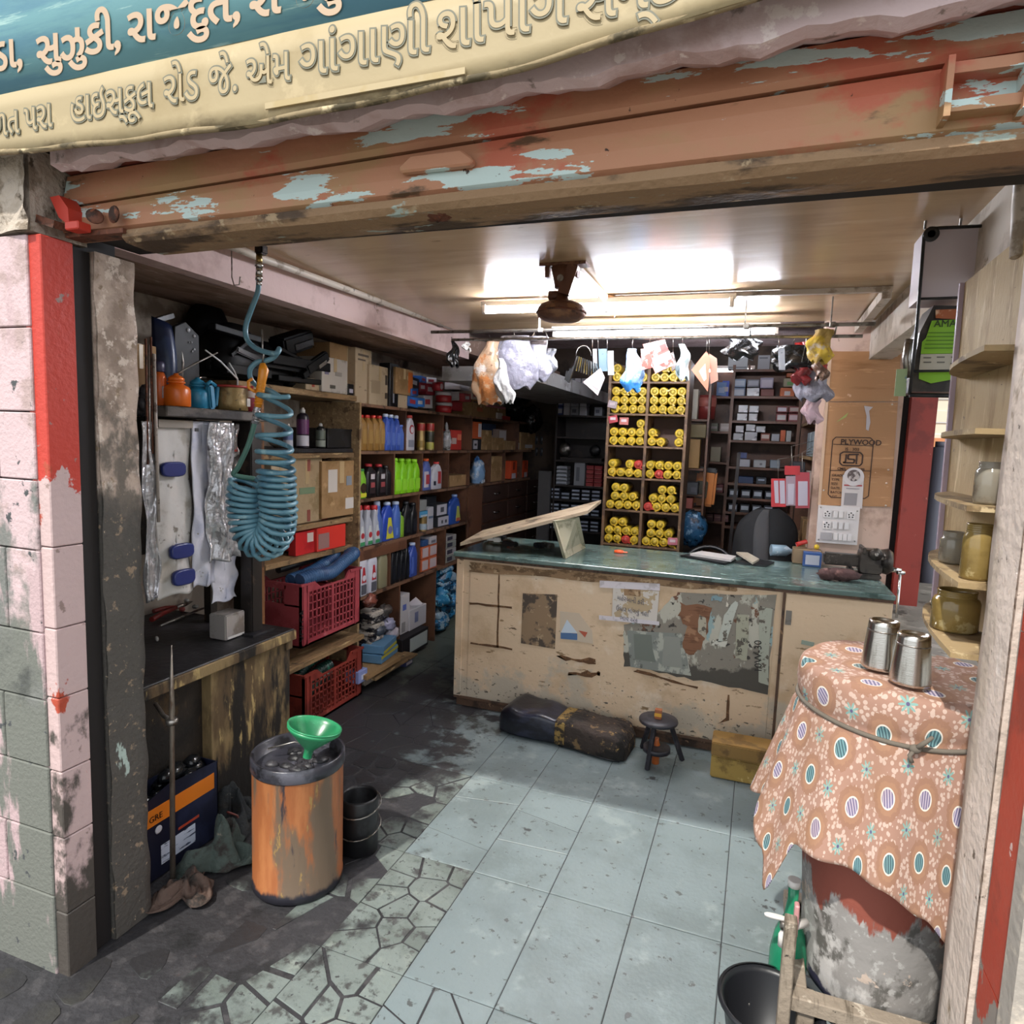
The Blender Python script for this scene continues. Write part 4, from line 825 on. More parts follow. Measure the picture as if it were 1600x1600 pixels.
# bundle of rods at shelf's end
t = thing('rod_bundle', 'bundle of thin dark steel rods hanging at the pillar end of the tool shelf', 'rods', ax(232, 690, -2.15))
for i, (px, z0, z1) in enumerate(((229, 1.52, 1.98), (233, 1.48, 1.96), (237, 1.56, 1.99), (241, 1.50, 1.90))):
    c = ax(px, 640, -2.12); M().cyl((c.x, c.y, z0), (c.x+.004, c.y, z1), .004, n=6).build('rod', steel if i % 2 else rustm, t, W=True)
c = ax(244, 640, -2.11); m = M(); m.cyl((c.x, c.y, 1.30), (c.x, c.y-.004, 1.93), .006, n=8); tag(m.build('white_stick', mat('worn_white_stick', '#a89c92', .5, layers=[('#5e4f46', 20, .55, .62)]), None, W='o'), 'worn whitish stick beside the hanging steel rods', 'stick')
random.seed(77); m = M(); c = ax(222, 620, -2.16)
for k in range(7): m.ell(c+Vector((rnd(-.02, .02), rnd(-.025, .025), rnd(-.05, .05))), (.02, .02, .026), 8, 6, .2)
tag(m.build('greasy_rag_bundle', topm, None, W='o'), 'black greasy bundle hanging beside the pillar at tool shelf height', 'rag')
# ---------------- large black motorcycle parts on the upper level
bkb = mat('satin_black_part', '#0b0b0c', .5, spec=.25, layers=[('#151518', 6, .5, .62)]); drkblue = mat('dark_blue_paint', '#1b2440', .35, layers=[('#2b3a5c', 5, .5, .65)])
carton_m = mat('brown_cardboard', '#9b7a52', .8, layers=[('#86673f', 5, .5, .62), ('#b5946a', 10, .58, .66), ('#5b4228', 16, .67, .71)], bump=.1)
def cart(name, label, x0, x1, y0, y1, z0, z1, cm=None, tape_=True, lab=None, group=None, cat='box', rz=0, face='x'):
    cm = cm or carton_m; cx, cy = (x0+x1)/2, (y0+y1)/2; t = thing(name, label, cat, (cx, cy, z0), rz, group)
    a, b, h = (x1-x0)/2, (y1-y0)/2, z1-z0
    M().box(-a, a, -b, b, 0, h).build('carton_body', cm, t, bevel=.003 if min(a, b, h) > .03 else .001)
    if tape_:
        if face == 'x': M().box(a, a+.0012, -b*.12, b*.12, h*.6, h*.99).build('tape', pm('#b39b74', .35), t); M().box(-a*.95, a*.95, -b*.12, b*.12, h, h+.0012).build('tape', pm('#b39b74', .35), t)
        else: M().box(-a*.15, a*.15, -b-.0012, -b, h*.55, h*.99).build('tape', pm('#b39b74', .35), t)
    for i, l in enumerate(lab or ()):
        u0, u1, w0, w1, c = l   # fractions across the face
        if face == 'x': M().box(a, a+.0016+.0004*i, -b+2*b*u0, -b+2*b*u1, h*w0, h*w1).build('label', pm(c, .5), t)
        else: M().box(-a+2*a*u0, -a+2*a*u1, -b-.0016-.0004*i, -b, h*w0, h*w1).build('label', pm(c, .5), t)
    return t
ya = ax(207, 560, -2.3).y
cart('cardboard_box', 'worn cardboard box at the far left above the tool shelf by the pillar', -2.42, -2.27, ya-.06, ax(245, 560, -2.27).y, 1.744, 1.98, lab=[(.1, .35, .7, .78, '#4a3626')])
t = thing('fuel_tank_cover', 'dark blue curved motorcycle panel behind the tool shelf boxes', 'panel', ax(255, 600, -2.45))
m = M(); y0, y1 = ax(238, 560, -2.45).y, ax(272, 560, -2.45).y
m.grid(lambda u, v: (-2.45+.06*math.sin(u*PI)*(.6+.4*math.sin(v*PI)), y0+(y1-y0)*u, 1.75+.38*v-.05*u*v), 12, 12); m.build('painted_shell', drkblue, t, W=True, solid=.008)
m = M(); m.tube([(-2.41, y1-.01, 1.76), (-2.40, y1, 1.95), (-2.42, y1-.01, 2.12)], .006, 6); m.build('edge_trim', steel, t, W=True)
t = thing('black_mounting_plate', 'black perforated metal plate with bright bolt heads standing behind the oil cans', 'plate', ax(290, 600, -2.42))
y0, y1 = ax(268, 560, -2.40).y, ax(312, 560, -2.40).y; m = M(); m.prism([(y0, 1.76), (y0+.02, 2.10), (y0+.08, 2.13), (y1, 2.08), (y1, 1.85), (y1-.04, 1.76)], 0, -2.42, -2.40); m.build('plate_body', bkb, t, W=True, bevel=.004)
for px, py, r_ in ((294, 516, .010), (303, 525, .007), (295, 535, .004), (299, 535, .004), (303, 546, .006), (300, 549, .005)):
    c = ax(px, py, -2.399); M().lathe([(r_, 0), (r_*.9, .004), (0, .006)], c, 10, rot=(0, PI/2, 0)).build('bolt_head', pm('#b9b9bd', .3), t, W=True)
def bars(name, label, cat, segs, mt=bkb, X=-2.4, r=.016, pn='bar'):
    t = thing(name, label, cat, ax(segs[0][0][0], segs[0][0][1], X))
    for sgm in segs:
        pts = [ax(a, b, X+(dx if True else 0)) for a, b, dx in sgm[:-1]]; w_, h_ = sgm[-1]
        m = M()
        for p, q in zip(pts, pts[1:]): m.bar(p, q, w_, h_)
        m.build(pn, mt, t, W=True, bevel=.003)
    return t
bars('crash_guard', 'black steel motorcycle carrier frame behind the oil cans', 'frame', [[(330, 510, 0), (405, 532, .0), (.05, .03)], [(350, 575, 0), (420, 585, .0), (.04, .045)], [(360, 555, .0), (395, 528, .0), (.02, .02)], [(325, 570, -.1), (440, 600, -.1), (.03, .05)]])
bars('black_rear_guard', 'long black grab rail and mudguard crossing above the hose', 'guard', [[(436, 545, .02), (520, 590, .02), (.03, .02)], [(420, 560, .05), (510, 575, .05), (.06, .05)], [(430, 590, .04), (500, 598, .04), (.05, .03)], [(470, 588, .06), (505, 560, .06), (.05, .035)], [(385, 560, .02), (470, 575, .02), (.05, .06)]], X=-2.45)
t = thing('black_side_cover', 'black box-shaped motorcycle cover near the brown soffit', 'cover', ax(455, 545, -2.5))
c = ax(456, 535, -2.5); M().ob(c, (.12, .26, .10), (.35, .1, 0)).build('cover_shell', bkb, t, W=True, bevel=.012); M().ob(c+Vector((.062, .03, -.01)), (.012, .16, .04), (.35, .1, 0)).build('recess_panel', blk, t, W=True, bevel=.004)
t = thing('black_tail_panel', 'black flat motorcycle tail panel jutting right above the shelf', 'panel', ax(495, 560, -2.4))
c = ax(494, 567, -2.38); M().ob(c, (.04, .22, .06), (.5, 0, 0)).build('panel_shell', bkb, t, W=True, bevel=.008); M().ob(c+Vector((.022, .03, -.005)), (.01, .08, .02), (.5, 0, 0)).build('clip_mount', steel, t, W=True)
t = thing('black_helmet_shell', 'dark rounded shell part in the back of the upper shelf by the pillar', 'shell', ax(235, 520, -2.6))
M().ell(Vector((-2.62, ax(232, 525, -2.62).y, 1.902)), (.12, .14, .10), 20, 12).build('shell_dome', bkb, t, W=True); M().ob(ax(255, 497, -2.5), (.03, .10, .02), (.4, 0, 0)).build('hinge_arm', blk, t, W=True)
# dark filler bins behind
# ---------------- coil hose
hosem = mat('blue_grey_hose', '#5d8796', .38, layers=[('#4a7386', 9, .5, .62), ('#86a6ad', 14, .6, .68)])
v0 = az(405, 372, 2.36); HY = v0.y; 
t = thing('coiled_air_hose', 'blue-grey coiled air hose hanging from the ceiling pipe in front of the bench post', 'hose', ay(405, 395, HY))
def hp(px, py, dy=0): return ay(px, py, HY+dy)
lead = [hp(404, 432), hp(403, 455), hp(392, 485), hp(384, 510), hp(386, 530), hp(398, 543), hp(415, 550), hp(432, 552), hp(436, 545, .02)]
def smooth(pts, k=8):
    out = []; P_ = [pts[0]]+list(pts)+[pts[-1]]
    for i in range(1, len(P_)-2):
        for j in range(k):
            t_ = j/k; a, b, c, d = P_[i-1], P_[i], P_[i+1], P_[i+2]
            out.append(.5*((2*b)+(c-a)*t_+(2*a-5*b+4*c-d)*t_*t_+(3*b-a-3*c+d)*t_**3))
    return out+[pts[-1]]
M().tube(smooth(lead+[hp(430, 556, .03), hp(418, 563, .02), hp(402, 566, 0), hp(391, 577, -.01), hp(392, 592, .0), hp(404, 604, .03), hp(425, 612, .05), hp(440, 622, .06)]), .0095, 10).build('hose_lead', hosem, t, W=True)
axp = smooth([hp(431, 612), hp(428, 660), hp(430, 710), hp(433, 760), hp(435, 800), hp(431, 830), hp(415, 848), hp(396, 838), hp(386, 810), hp(384, 775), hp(387, 752)], 30)
cum = [0]
for a, b in zip(axp, axp[1:]): cum.append(cum[-1]+(b-a).length)
tot = cum[-1]; pts = []; ph = 0; s = 0; k = 0; ds = .0012
while s < tot:
    while k < len(cum)-2 and cum[k+1] < s: k += 1
    u = (s-cum[k])/max(1e-9, cum[k+1]-cum[k]); c = axp[k].lerp(axp[k+1], u); d = (axp[min(k+1, len(axp)-1)]-axp[max(k-1, 0)]).normalized()
    f_ = s/tot; pitch = .072 if f_ < .24 else (.038 if f_ < .34 else .0235); R_ = .060 if f_ < .25 else .064
    side = Vector((0, 1, 0)); e1 = d.cross(side).normalized(); e2 = d.cross(e1).normalized()
    tilt = .28*math.sin(ph)
    pts.append(c+e1*R_*math.cos(ph)+e2*R_*math.sin(ph)+d*.012*math.cos(ph)); ph += 2*PI*ds/pitch*1.0; s += ds
pts = pts[::2]
M().tube(pts, .0093, 7).build('hose_coils', hosem, t, W=True)
M().tube(smooth([pts[-1], hp(366, 742), hp(372, 730), hp(386, 700), hp(395, 672), hp(399, 655)]), .0100, 10).build('hose_tail', mat('greenish_hose', '#4f7468', .4), t, W=True)
M().tube([hp(399, 662), hp(401, 640), hp(405, 628)], [.013, .0125, .011], 12).build('silver_coupling', foil, t, W=True)
for q in (643, 650, 657): M().lathe([(.013, -.003), (.0155, 0), (.013, .003)], hp(400.5, q), 12, rot=(.0, .18, 0)).build('coupling_ring', chrome, t, W=True)
gun = thing('orange_air_gun', 'bright orange ribbed hook handle holding the coiled hose', 'air gun', hp(408, 640))
og = mat('safety_orange', '#db8a1e', .35)
M().tube([hp(403, 636), hp(406, 615), hp(409, 595), hp(412, 578), hp(410, 568)], [.013, .015, .016, .019, .010], 12).build('grip', og, gun, W=True)
for i in range(8):
    c = hp(403.6+i*.75, 630-i*5); M().lathe([(.0155, -.0025), (.0172, 0), (.0155, .0025)], c, 12, rot=(0, .16, 0)).build('grip_rib', og, gun, W=True)
M().tube([hp(398, 612, -.02), hp(389, 606, -.02), hp(388, 596, -.02), hp(394, 592, -.02)], .006, 8).build('trigger_loop', og, gun, W=True)
M().tube([hp(410, 566), hp(412, 555), hp(410, 545), hp(409, 515)], .003, 6).build('hanging_wire', steel, gun, W=True)
va = thing('air_valve', 'brass and chrome air valve on the ceiling pipe where the coiled hose hangs', 'valve', hp(405, 400))
M().tube([hp(406, 357), hp(406, 374), hp(406, 384)], .020, 14).build('pipe_tee', pvc, va, W=True)
c = hp(408, 390); M().ob(c, (.036, .036, .036)).build('valve_block', mat('dark_valve', '#2a2320', .25, .6), va, W=True, bevel=.005)
M().tube([hp(405, 398), hp(405, 412)], .011, 10).build('brass_nipple', mat('brass', '#a08858', .3, .9), va, W=True)
for a, b, r_ in ((411, 417, .015), (418, 430, .012), (430, 438, .013), (438, 446, .010)): M().tube([hp(405, a), hp(404.5, b)], r_, 12).build('coupler', chrome, va, W=True)
# ---------------- bucket with funnel
bk = thing('waste_oil_drum', 'rust-orange oil-stained metal drum standing open on the floor by the bench', 'drum', (-1.49, 1.93, 0))
rso = mat('rusty_orange_drum', '#9a5c36', .45, layers=[('#ad6f44', 5, .5, .62, (1.2, 1.2, .25)), ('#6b5a4a', 4.5, .46, .54, (1.3, 1.3, .3)), ('#9b7d4a', 11, .6, .64, (1.5, 1.5, .5)), ('#3a3438', 7, .6, .66, (1.5, 1.5, .3)), ('#23222a', 4, .6, .72, (1, 1, .5), 6, (2, .12, .0))], bump=.2, bscale=30, bstretch=(1, 1, .3))
BR = .163; BH = .50
M().lathe([(.155, 0), (BR, .006), (BR, .03), (BR-.002, .035), (BR-.002, BH-.05), (BR, BH-.045)], (0, 0, 0), 56, caps=False).build('drum_wall', rso, bk)
M().lathe([(BR+.001, BH-.05), (BR+.004, BH-.045), (BR+.004, BH-.004), (BR, BH), (BR-.008, BH-.003), (BR-.012, BH-.055), (0, BH-.058)], (0, 0, 0), 56).build('oily_rim', mat('oily_rim', '#2f2f36', .3, layers=[('#55555e', 4, .5, .62), ('#17171a', 9, .52, .6)], bump=.2), bk)
random.seed(14); m = M()
for k in range(16):
    a = rnd(0, 6.28); r_ = rnd(.02, .10); m.ell((r_*math.cos(a), r_*math.sin(a), BH-.05), (rnd(.02, .04), rnd(.015, .03), .014), 9, 6, .2)
m.build('oily_scrap_filling', topm, bk)
M().tube([(-.12, -.02, BH-.01), (-.04, .03, BH+.01), (.0, .05, BH+.0)], .003, 6).build('wire_handle', steel, bk)
fu = thing('green_funnel', 'green plastic funnel resting tilted on the orange waste oil drum', 'funnel', (-1.42, 1.90, BH+.012))
fgm = mat('green_funnel_plastic', '#2f8a5c', .3, layers=[('#23704a', 6, .5, .62), ('#51a57a', 12, .6, .66)])
FO = Euler((-.16, .16, 0)); m = M()
m.lathe([(.016, -.03), (.017, 0), (.030, .012), (.088, .066), (.092, .07), (.092, .082), (.097, .085), (.097, .088), (.089, .088), (.086, .070), (.028, .018), (.012, .002), (.011, -.03)], (0, 0, .018), 44, rot=FO, caps=False); m.build('funnel_cone', fgm, fu)
m = M(); m.lathe([(.0925, .072), (.0955, .074), (.0955, .080), (.0925, .082)], (0, 0, .018), 44, rot=FO, caps=False); m.build('rim_band', fgm, fu)
m = M(); m.lathe([(0, .030), (.036, .030)], (0, 0, .018), 20, rot=FO, caps=False); m.build('dark_residue', topm, fu)
t = thing('black_ring_can', 'black can half hidden behind the orange waste drum', 'can', (-1.47, 2.22, 0))
M().lathe([(.07, 0), (.075, .005), (.075, .22), (.07, .23), (.066, .22), (.066, .02), (0, .02)], (.09, -.05, 0), 28).build('can_wall', blk, t)
for z in (.10, .19): M().tube([(.09+.085*math.cos(a), -.05+.085*math.sin(a), z+.02*math.sin(a)) for a in [k*PI/10 for k in range(21)]], .003, 5).build('bail_wire', steel, t)
m = M(); c = az(372, 1275, .10); m.tube(smooth([c, c+Vector((-.03, -.02, .02)), c+Vector((-.05, 0, .0)), c+Vector((-.02, .02, -.02)), c+Vector((0, .01, -.09))]), .004, 6)
tag(m.build('red_wire_loop', pm('#6a3630'), None, W='o'), 'reddish wire loop between the bench and the orange waste drum', 'wire')
# ---------------- battery box, long bar, rags
bt_ = thing('battery_carton', 'open black carton with an orange stripe and white print under the bench', 'box', (-2.0, 1.86, 0))
bx0, bx1, by0, by1, bh = -2.058, -1.955, 1.66, 2.02, .34
bt_.location = (-2.0, 1.86, 0)
btm = mat('black_printed_carton', '#15182a', .4, layers=[('#23283f', 6, .5, .65)])
fac_ = [((236, 1375), (322, 1300), (322, 1215), (232, 1260))]
pB = [(by0, .02), (by1, .02), (by1, bh-.02), (by0+.12, bh), (by0, bh-.03)]
m = M(); m.prism(pB, 0, bx1-.004, bx1); m.build('front_wall', btm, bt_, W=True)
m = M(); m.prism([(by0, .02), (by1, .02), (by1, bh-.01), (by0, bh)], 0, bx0, bx0+.004); m.build('back_wall', btm, bt_, W=True)
m = M(); m.box(bx0, bx1, by1-.004, by1, .02, bh-.02); m.box(bx0, bx1, by0, by0+.004, .02, bh-.03); m.box(bx0, bx1, by0, by1, .004, .02); m.build('side_walls', btm, bt_, W=True)
M().box(bx1, bx1+.001, by0+.002, by1-.02, bh-.125, bh-.06).build('orange_stripe', pm('#d5761f', .4), bt_, W=True)
M().box(bx1, bx1+.0012, by0+.16, by1-.10, .135, .145).build('red_stripe', pm('#a2402c', .4), bt_, W=True)
M().box(bx1, bx1+.0012, by0+.08, by1-.12, .045, .12).build('white_print', mat('white_print_texts', '#b9c1d0', .5, layers=[('#3c445c', 40, .55, .58, (1, .3, 2))]), bt_, W=True)
M().lathe([(.012, 0), (.016, .001), (.012, .002)], (bx1+.001, by0+.07, .19), 16, rot=(0, PI/2, 0)).build('round_mark', pm('#c9c9d0'), bt_, W=True)
text('GRE', .032, (bx1+.0025, by0+.03, bh-.108), FR, pm('#2a1c10'), bt_, 'stripe_lettering')
random.seed(19); m = M()
for k in range(14): m.ell((rnd(bx0+.02, bx1-.02), rnd(by0+.04, by1-.05), rnd(.25, bh+.01)), (.028, .04, .025), 10, 7, .15)
tag(m.build('oily_scraps', mat('shiny_oily_black', '#15171a', .2, layers=[('#2c3034', 9, .55, .65)]), None, W='o'), 'shiny black oily parts heaped inside the open black carton', 'scraps')
rb_ = az(270, 1388, 0); rt_ = ay(268, 1008, rb_.y-.02)
t = thing('pry_bar', 'long pointed steel bar standing against the bench edge in a clamp ring', 'bar', rb_)
M().tube([rb_+Vector((0, 0, .002)), rb_.lerp(rt_, .72), rb_.lerp(rt_, .74), rt_], [.0095, .0085, .010, .0015], 10).build('bar_shaft', mat('worn_steel_bar', '#8d8378', .4, .7, layers=[('#5c4b3e', 12, .5, .62, (1, 1, .3))]), t, W=True)
c = rb_.lerp(rt_, .70); M().lathe([(.012, -.012), (.02, -.010), (.021, .006), (.013, .010)], c, 18).build('clamp_ring', steel, t, W=True)
M().tube([c, c+Vector((-.06, .02, 0)), c+Vector((-.13, .05, .02))], .008, 8).build('clamp_arm', steel, t, W=True)
def rag(label, c, r, col, seed, h=.05):
    random.seed(seed); p = [rnd(0, 6) for _ in range(8)]; c = Vector(c)
    def fn(u, v):
        a = 2*PI*u; q = v*r*(1+.35*math.sin(3*a+p[0])+.2*math.sin(5*a+p[1])); 
        z = h*(1-v**1.5)*(.6+.5*math.sin(a*2+p[2]+v*6))+.014*math.sin(a*7+p[3]+v*9)*math.sin(v*PI)+.006+.012*abs(math.sin(a*4+v*14+p[4]))
        return (c.x+q*math.cos(a), c.y+q*math.sin(a)*1.2, c.z+max(.002, z))
    m = M(); m.grid(fn, 60, 22); o = m.build('rag', mat('rag_'+col[1:], col, .9, layers=[('#2b2724', 9, .52, .64), ('#6f6a5f', 16, .66, .72)], bump=.9, bscale=40), None, W='o', solid=.003); return tag(o, label, 'rag')
rag('brown crumpled rag on the floor at the foot of the long bar', az(290, 1395, 0), .09, '#5a483f', 3)
rag('grey-green oily rag heap between the black carton and the orange drum', az(345, 1345, 0), .10, '#3f4a45', 8, .16)
rag('black oily rag behind the grey-green rag', az(350, 1300, 0)+Vector((-.02, .06, 0)), .10, '#25282a', 12, .15)

# support plank and bulky black fairings behind the oil cans
lb = thing('upper_plank', 'dark plank high on the wall carrying black motorcycle parts', 'plank', (-2.6, 2.1, 1.80))
M().box(-2.79, -2.46, 1.60, 2.58, 1.775, 1.80).build('plank_board', benf, lb, W=True)
for y in (1.7, 2.45): M().box(-2.79, -2.50, y, y+.03, 1.68, 1.774).build('wall_bracket', benf, lb, W=True)
for i, (px, py, r, X, l) in enumerate(((360, 548, (.13, .17, .14), -2.52, 'large black fairing shell behind the crossed white rods'), (415, 565, (.10, .16, .11), -2.56, 'second black fairing shell right of the larger one, behind the hose'), (325, 520, (.09, .14, .16), -2.66, 'black panel shell deep on the upper plank behind the bolted plate'), (470, 590, (.12, .20, .07), -2.56, 'low black seat base lying on the alcove upper plank'))):
    c = ax(px, py, X); c.z = max(c.z, 1.805+r[2]*.75) if i < 3 else 1.905+r[2]; t = thing('black_fairing', l, 'fairing', c)
    M().loft([(-r[2], 0, 0, r[0]*.8, r[1]*.85), (-r[2]*.6, 0, 0, r[0], r[1]), (r[2]*.2, -.02, .01, r[0]*.95, r[1]*.9), (r[2]*.75, -.03, .03, r[0]*.6, r[1]*.6), (r[2], -.03, .04, r[0]*.3, r[1]*.35)], 20, 3, c=c).build('shell', bkb, t, W=True)
    M().ob(c+Vector((r[0]*.98, 0, -r[2]*.2)), (.02, r[1]*1.2, .03), (.2*(i-1), 0, 0)).build('moulded_rib', blk, t, W=True, bevel=.005)
    M().lathe([(.008, 0), (.006, .005), (0, .006)], c+Vector((r[0]*1.0, r[1]*.3, r[2]*.1)), 8, rot=(0, PI/2, 0)).build('mounting_screw', steel, t, W=True)
# ============================================================ LEFT ALCOVE (open plank shelves)
plk = mat('rough_plank', '#8b6f4c', .8, layers=[('#6a5236', 6, .48, .6, (3, .5, 3)), ('#b49a70', 9, .58, .66, (3, .6, 3)), ('#3a2c1e', 14, .62, .68)], bump=.4, bscale=40)
chip = mat('chipboard_panel', '#8a7050', .8, layers=[('#a58a63', 30, .52, .6), ('#5f4931', 12, .54, .62), ('#3f2f20', 4, .6, .68)], bump=.3, bscale=70)
rckm = mat('dark_brown_laminate', '#64422f', .5, layers=[('#4d3225', 5, .5, .62), ('#6b4a38', 14, .62, .68)], bump=.08)
rcke = mat('worn_shelf_edge', '#755540', .6, layers=[('#3c281d', 10, .5, .6), ('#8d6f54', 22, .62, .67)], bump=.15)
al = thing('alcove_shelves', 'rough plank shelves with pinkish back wall between the bench and the dark rack', 'shelf', (-2.6, 3.1, 0))
M().box(-2.79, -2.36, 2.60, 3.63, 1.865, 1.90).build('top_plank', plk, al, W=True, bevel=.004)
M().box(-2.79, -2.38, 2.72, 3.62, 1.545, 1.570).build('shelf_board', topm, al, W=True, bevel=.003)
M().box(-2.382, -2.372, 2.72, 3.62, 1.515, 1.543).build('board_lip', plk, al, W=True)
M().box(-2.79, -2.37, 2.80, 3.62, .925, .955).build('shelf_board', plk, al, W=True, bevel=.003)
M().box(-2.79, -2.28, 2.80, 3.62, .345, .375).build('shelf_board', plk, al, W=True, bevel=.003)
M().box(-2.40, -2.34, 2.60, 2.66, 0.0, 1.86).build('rear_post', benf, al, W=True)
M().box(-2.40, -2.36, 2.72, 2.78, .0, 1.86).build('orange_brown_post', mat('orange_brown_post', '#7c5230', .7, layers=[('#3c2a1c', 8, .5, .6, (1, 1, .4)), ('#a06c3c', 20, .62, .66)], bump=.3), al, W=True)
def ycart(name, label, px0, px1, pyt, pyb, X, dep=.22, cm=None, lab=None, group=None, zb=None, **k):
    a = ax(px0, pyb, X); b = ax(px1, pyb, X); z0 = zb if zb is not None else min(a.z, b.z); z1 = ax((px0+px1)/2, pyt, X).z
    return cart(name, label, X-dep, X, a.y, b.y, z0, z1, cm=cm, lab=lab, group=group, **k)
wcart = mat('white_dirty_carton', '#bdb5ab', .7, layers=[('#9a8f82', 8, .55, .64), ('#7a6f62', 22, .66, .7)])
ccart = mat('cream_printed_carton', '#b39f82', .75, layers=[('#9a8669', 8, .55, .64), ('#6e5c46', 30, .66, .69, (1, .4, 1.6))])
ycart('cardboard_box', 'kraft-paper wrapped box with faded green print on the alcove shelf', 455, 503, 716, 783, -2.40, .25, cm=mat('kraft_sack', '#a08a6a', .85, layers=[('#86714f', 7, .5, .62), ('#6d7a5c', 12, .66, .68)], bump=.4), lab=[(.5, .6, .8, .98, '#8a4a40'), (.5, .6, .02, .2, '#8a4a40'), (.25, .75, .45, .55, '#6f8468')], zb=1.14)
ycart('cardboard_box', 'brown cardboard box with two white labels on the alcove shelf', 503, 562, 720, 778, -2.38, .26, lab=[(.15, .38, .45, .85, '#c9c3bd'), (.6, .82, .12, .32, '#c9c3bd'), (.62, .76, .55, .72, '#7d8590')], zb=1.15)
ycart('cardboard_box', 'plain tan box behind the loose coils of the air hose', 424, 452, 716, 780, -2.42, .22, cm=ccart, zb=1.14)
M().box(-2.79, -2.375, 2.80, 3.62, 1.105, 1.135).build('shelf_board', plk, al, W=True, bevel=.003)
rc_ = ax(455, 715, -2.42); m = M(); m.tube([rc_+Vector((0, 0, .02)), ax(478, 705, -2.40), ax(484, 708, -2.39)], .004, 6); tag(m.build('red_cable', pm('#8c2f28'), None, W='o'), 'red cable lying over the kraft-paper box', 'cable')
random.seed(6); m = M(); 
for k in range(9): m.ell(ax(rnd(500, 535), rnd(712, 718), -2.45), (.03, .04, .012), 8, 5, .2)
tag(m.build('brown_wrapper_heap', mat('brown_wrap', '#7a5534', .3, layers=[('#a8825a', 14, .55, .6), ('#3a2a20', 10, .5, .58)], bump=.6), None, W='o'), 'crumpled brown wrappers on top of the box with two white labels', 'wrappers')
# spray cans
def spray(label, px, pyt, X, z, bc, tc, wpx, lab_c, cap=None):
    c = ax(px, 690, X); h = ax(px, pyt, X).z-z; r = wpx/2*(c-CP).dot(FW)/1033
    t = thing('spray_can', label, 'spray can', (c.x, c.y, z))
    M().lathe([(r*.92, 0), (r, .004), (r, h*.76), (r*.85, h*.82), (r*.5, h*.86), (r*.42, h*.87)], (0, 0, 0), 24).build('can_body', pm(bc, .3), t)
    M().lathe([(r*1.008, h*.05), (r*1.012, h*.06), (r*1.012, h*.30), (r*1.008, h*.31)], (0, 0, 0), 24).build('pale_label', pm(lab_c, .4), t)
    M().lathe([(r*1.008, h*.34), (r*1.012, h*.35), (r*1.012, h*.7), (r*1.008, h*.71)], (0, 0, 0), 24).build('dark_band', pm(tc, .35), t)
    M().lathe([(r*.40, h*.87), (r*.40, h*.95), (r*.25, h*.97), (r*.22, h), (r*.1, h)], (0, 0, 0), 14).build('nozzle_cap', pm(cap or '#c9c4c0', .4), t)
spray('short silver-blue spray can left of the tall purple one', 450, 662, -2.42, 1.572, '#98a0b4', '#5d6a94', 15, '#b8b8c0')
spray('tall black spray can with purple and white label on the black alcove shelf', 473, 637, -2.42, 1.572, '#26202a', '#5c2a58', 19, '#c0bcc4')
spray('small black and silver spray can right of the tall purple one', 501, 661, -2.42, 1.572, '#1d1f1e', '#5a6258', 15, '#8a8f84')
t = ycart('black_tray', 'black plastic tray on the right of the black alcove shelf', 512, 570, 673, 700, -2.40, .30, cm=blk, tape_=False, zb=1.572, cat='tray')
M().box(-.15, .155, -.21, .21, .105, .118).build('rolled_rim', blk, t)
random.seed(16)
t = thing('clear_wrapped_parts', 'heap of clear-wrapped small parts behind the hose coils on the black shelf', 'packages', ax(435, 700, -2.45)); t.location.z = 1.573
for k in range(6): M().ell(ax(rnd(422, 445), 700, -2.45-rnd(0, .1))*1.0+Vector((0, 0, rnd(.015, .05))), (.03, .04, .022), 9, 6, .25).build('wrapped_piece', foil if k % 2 else pm('#8c7a6a', .3), t, W=True)
# red grease packs on brown shelf
redc = mat('bright_red_plastic', '#c02a2c', .35, layers=[('#a01e24', 6, .5, .65)])
ycart('red_pack', 'tall red carton behind the hose on the brown alcove shelf', 462, 481, 790, 850, -2.52, .10, cm=redc, tape_=False, zb=.957, cat='pack')
ycart('red_pack', 'wide red carton next to the tall red one on the alcove shelf', 470, 512, 812, 848, -2.44, .14, cm=redc, tape_=False, zb=.957, cat='pack')
t = ycart('red_pack', 'bright red case with a pale printed label at the front of the alcove shelf', 496, 540, 822, 846, -2.38, .16, cm=mat('scarlet_case', '#d23a30', .35), tape_=False, zb=.957, lab=[(.03, .4, .1, .75, '#8c6a66')], cat='pack')
ycart('red_pack', 'small squat red carton with white tag at the left of the alcove shelf', 462, 494, 830, 850, -2.40, .05, cm=redc, tape_=False, zb=.957, lab=[(.55, .85, .5, .9, '#c8b8ae')], cat='pack')
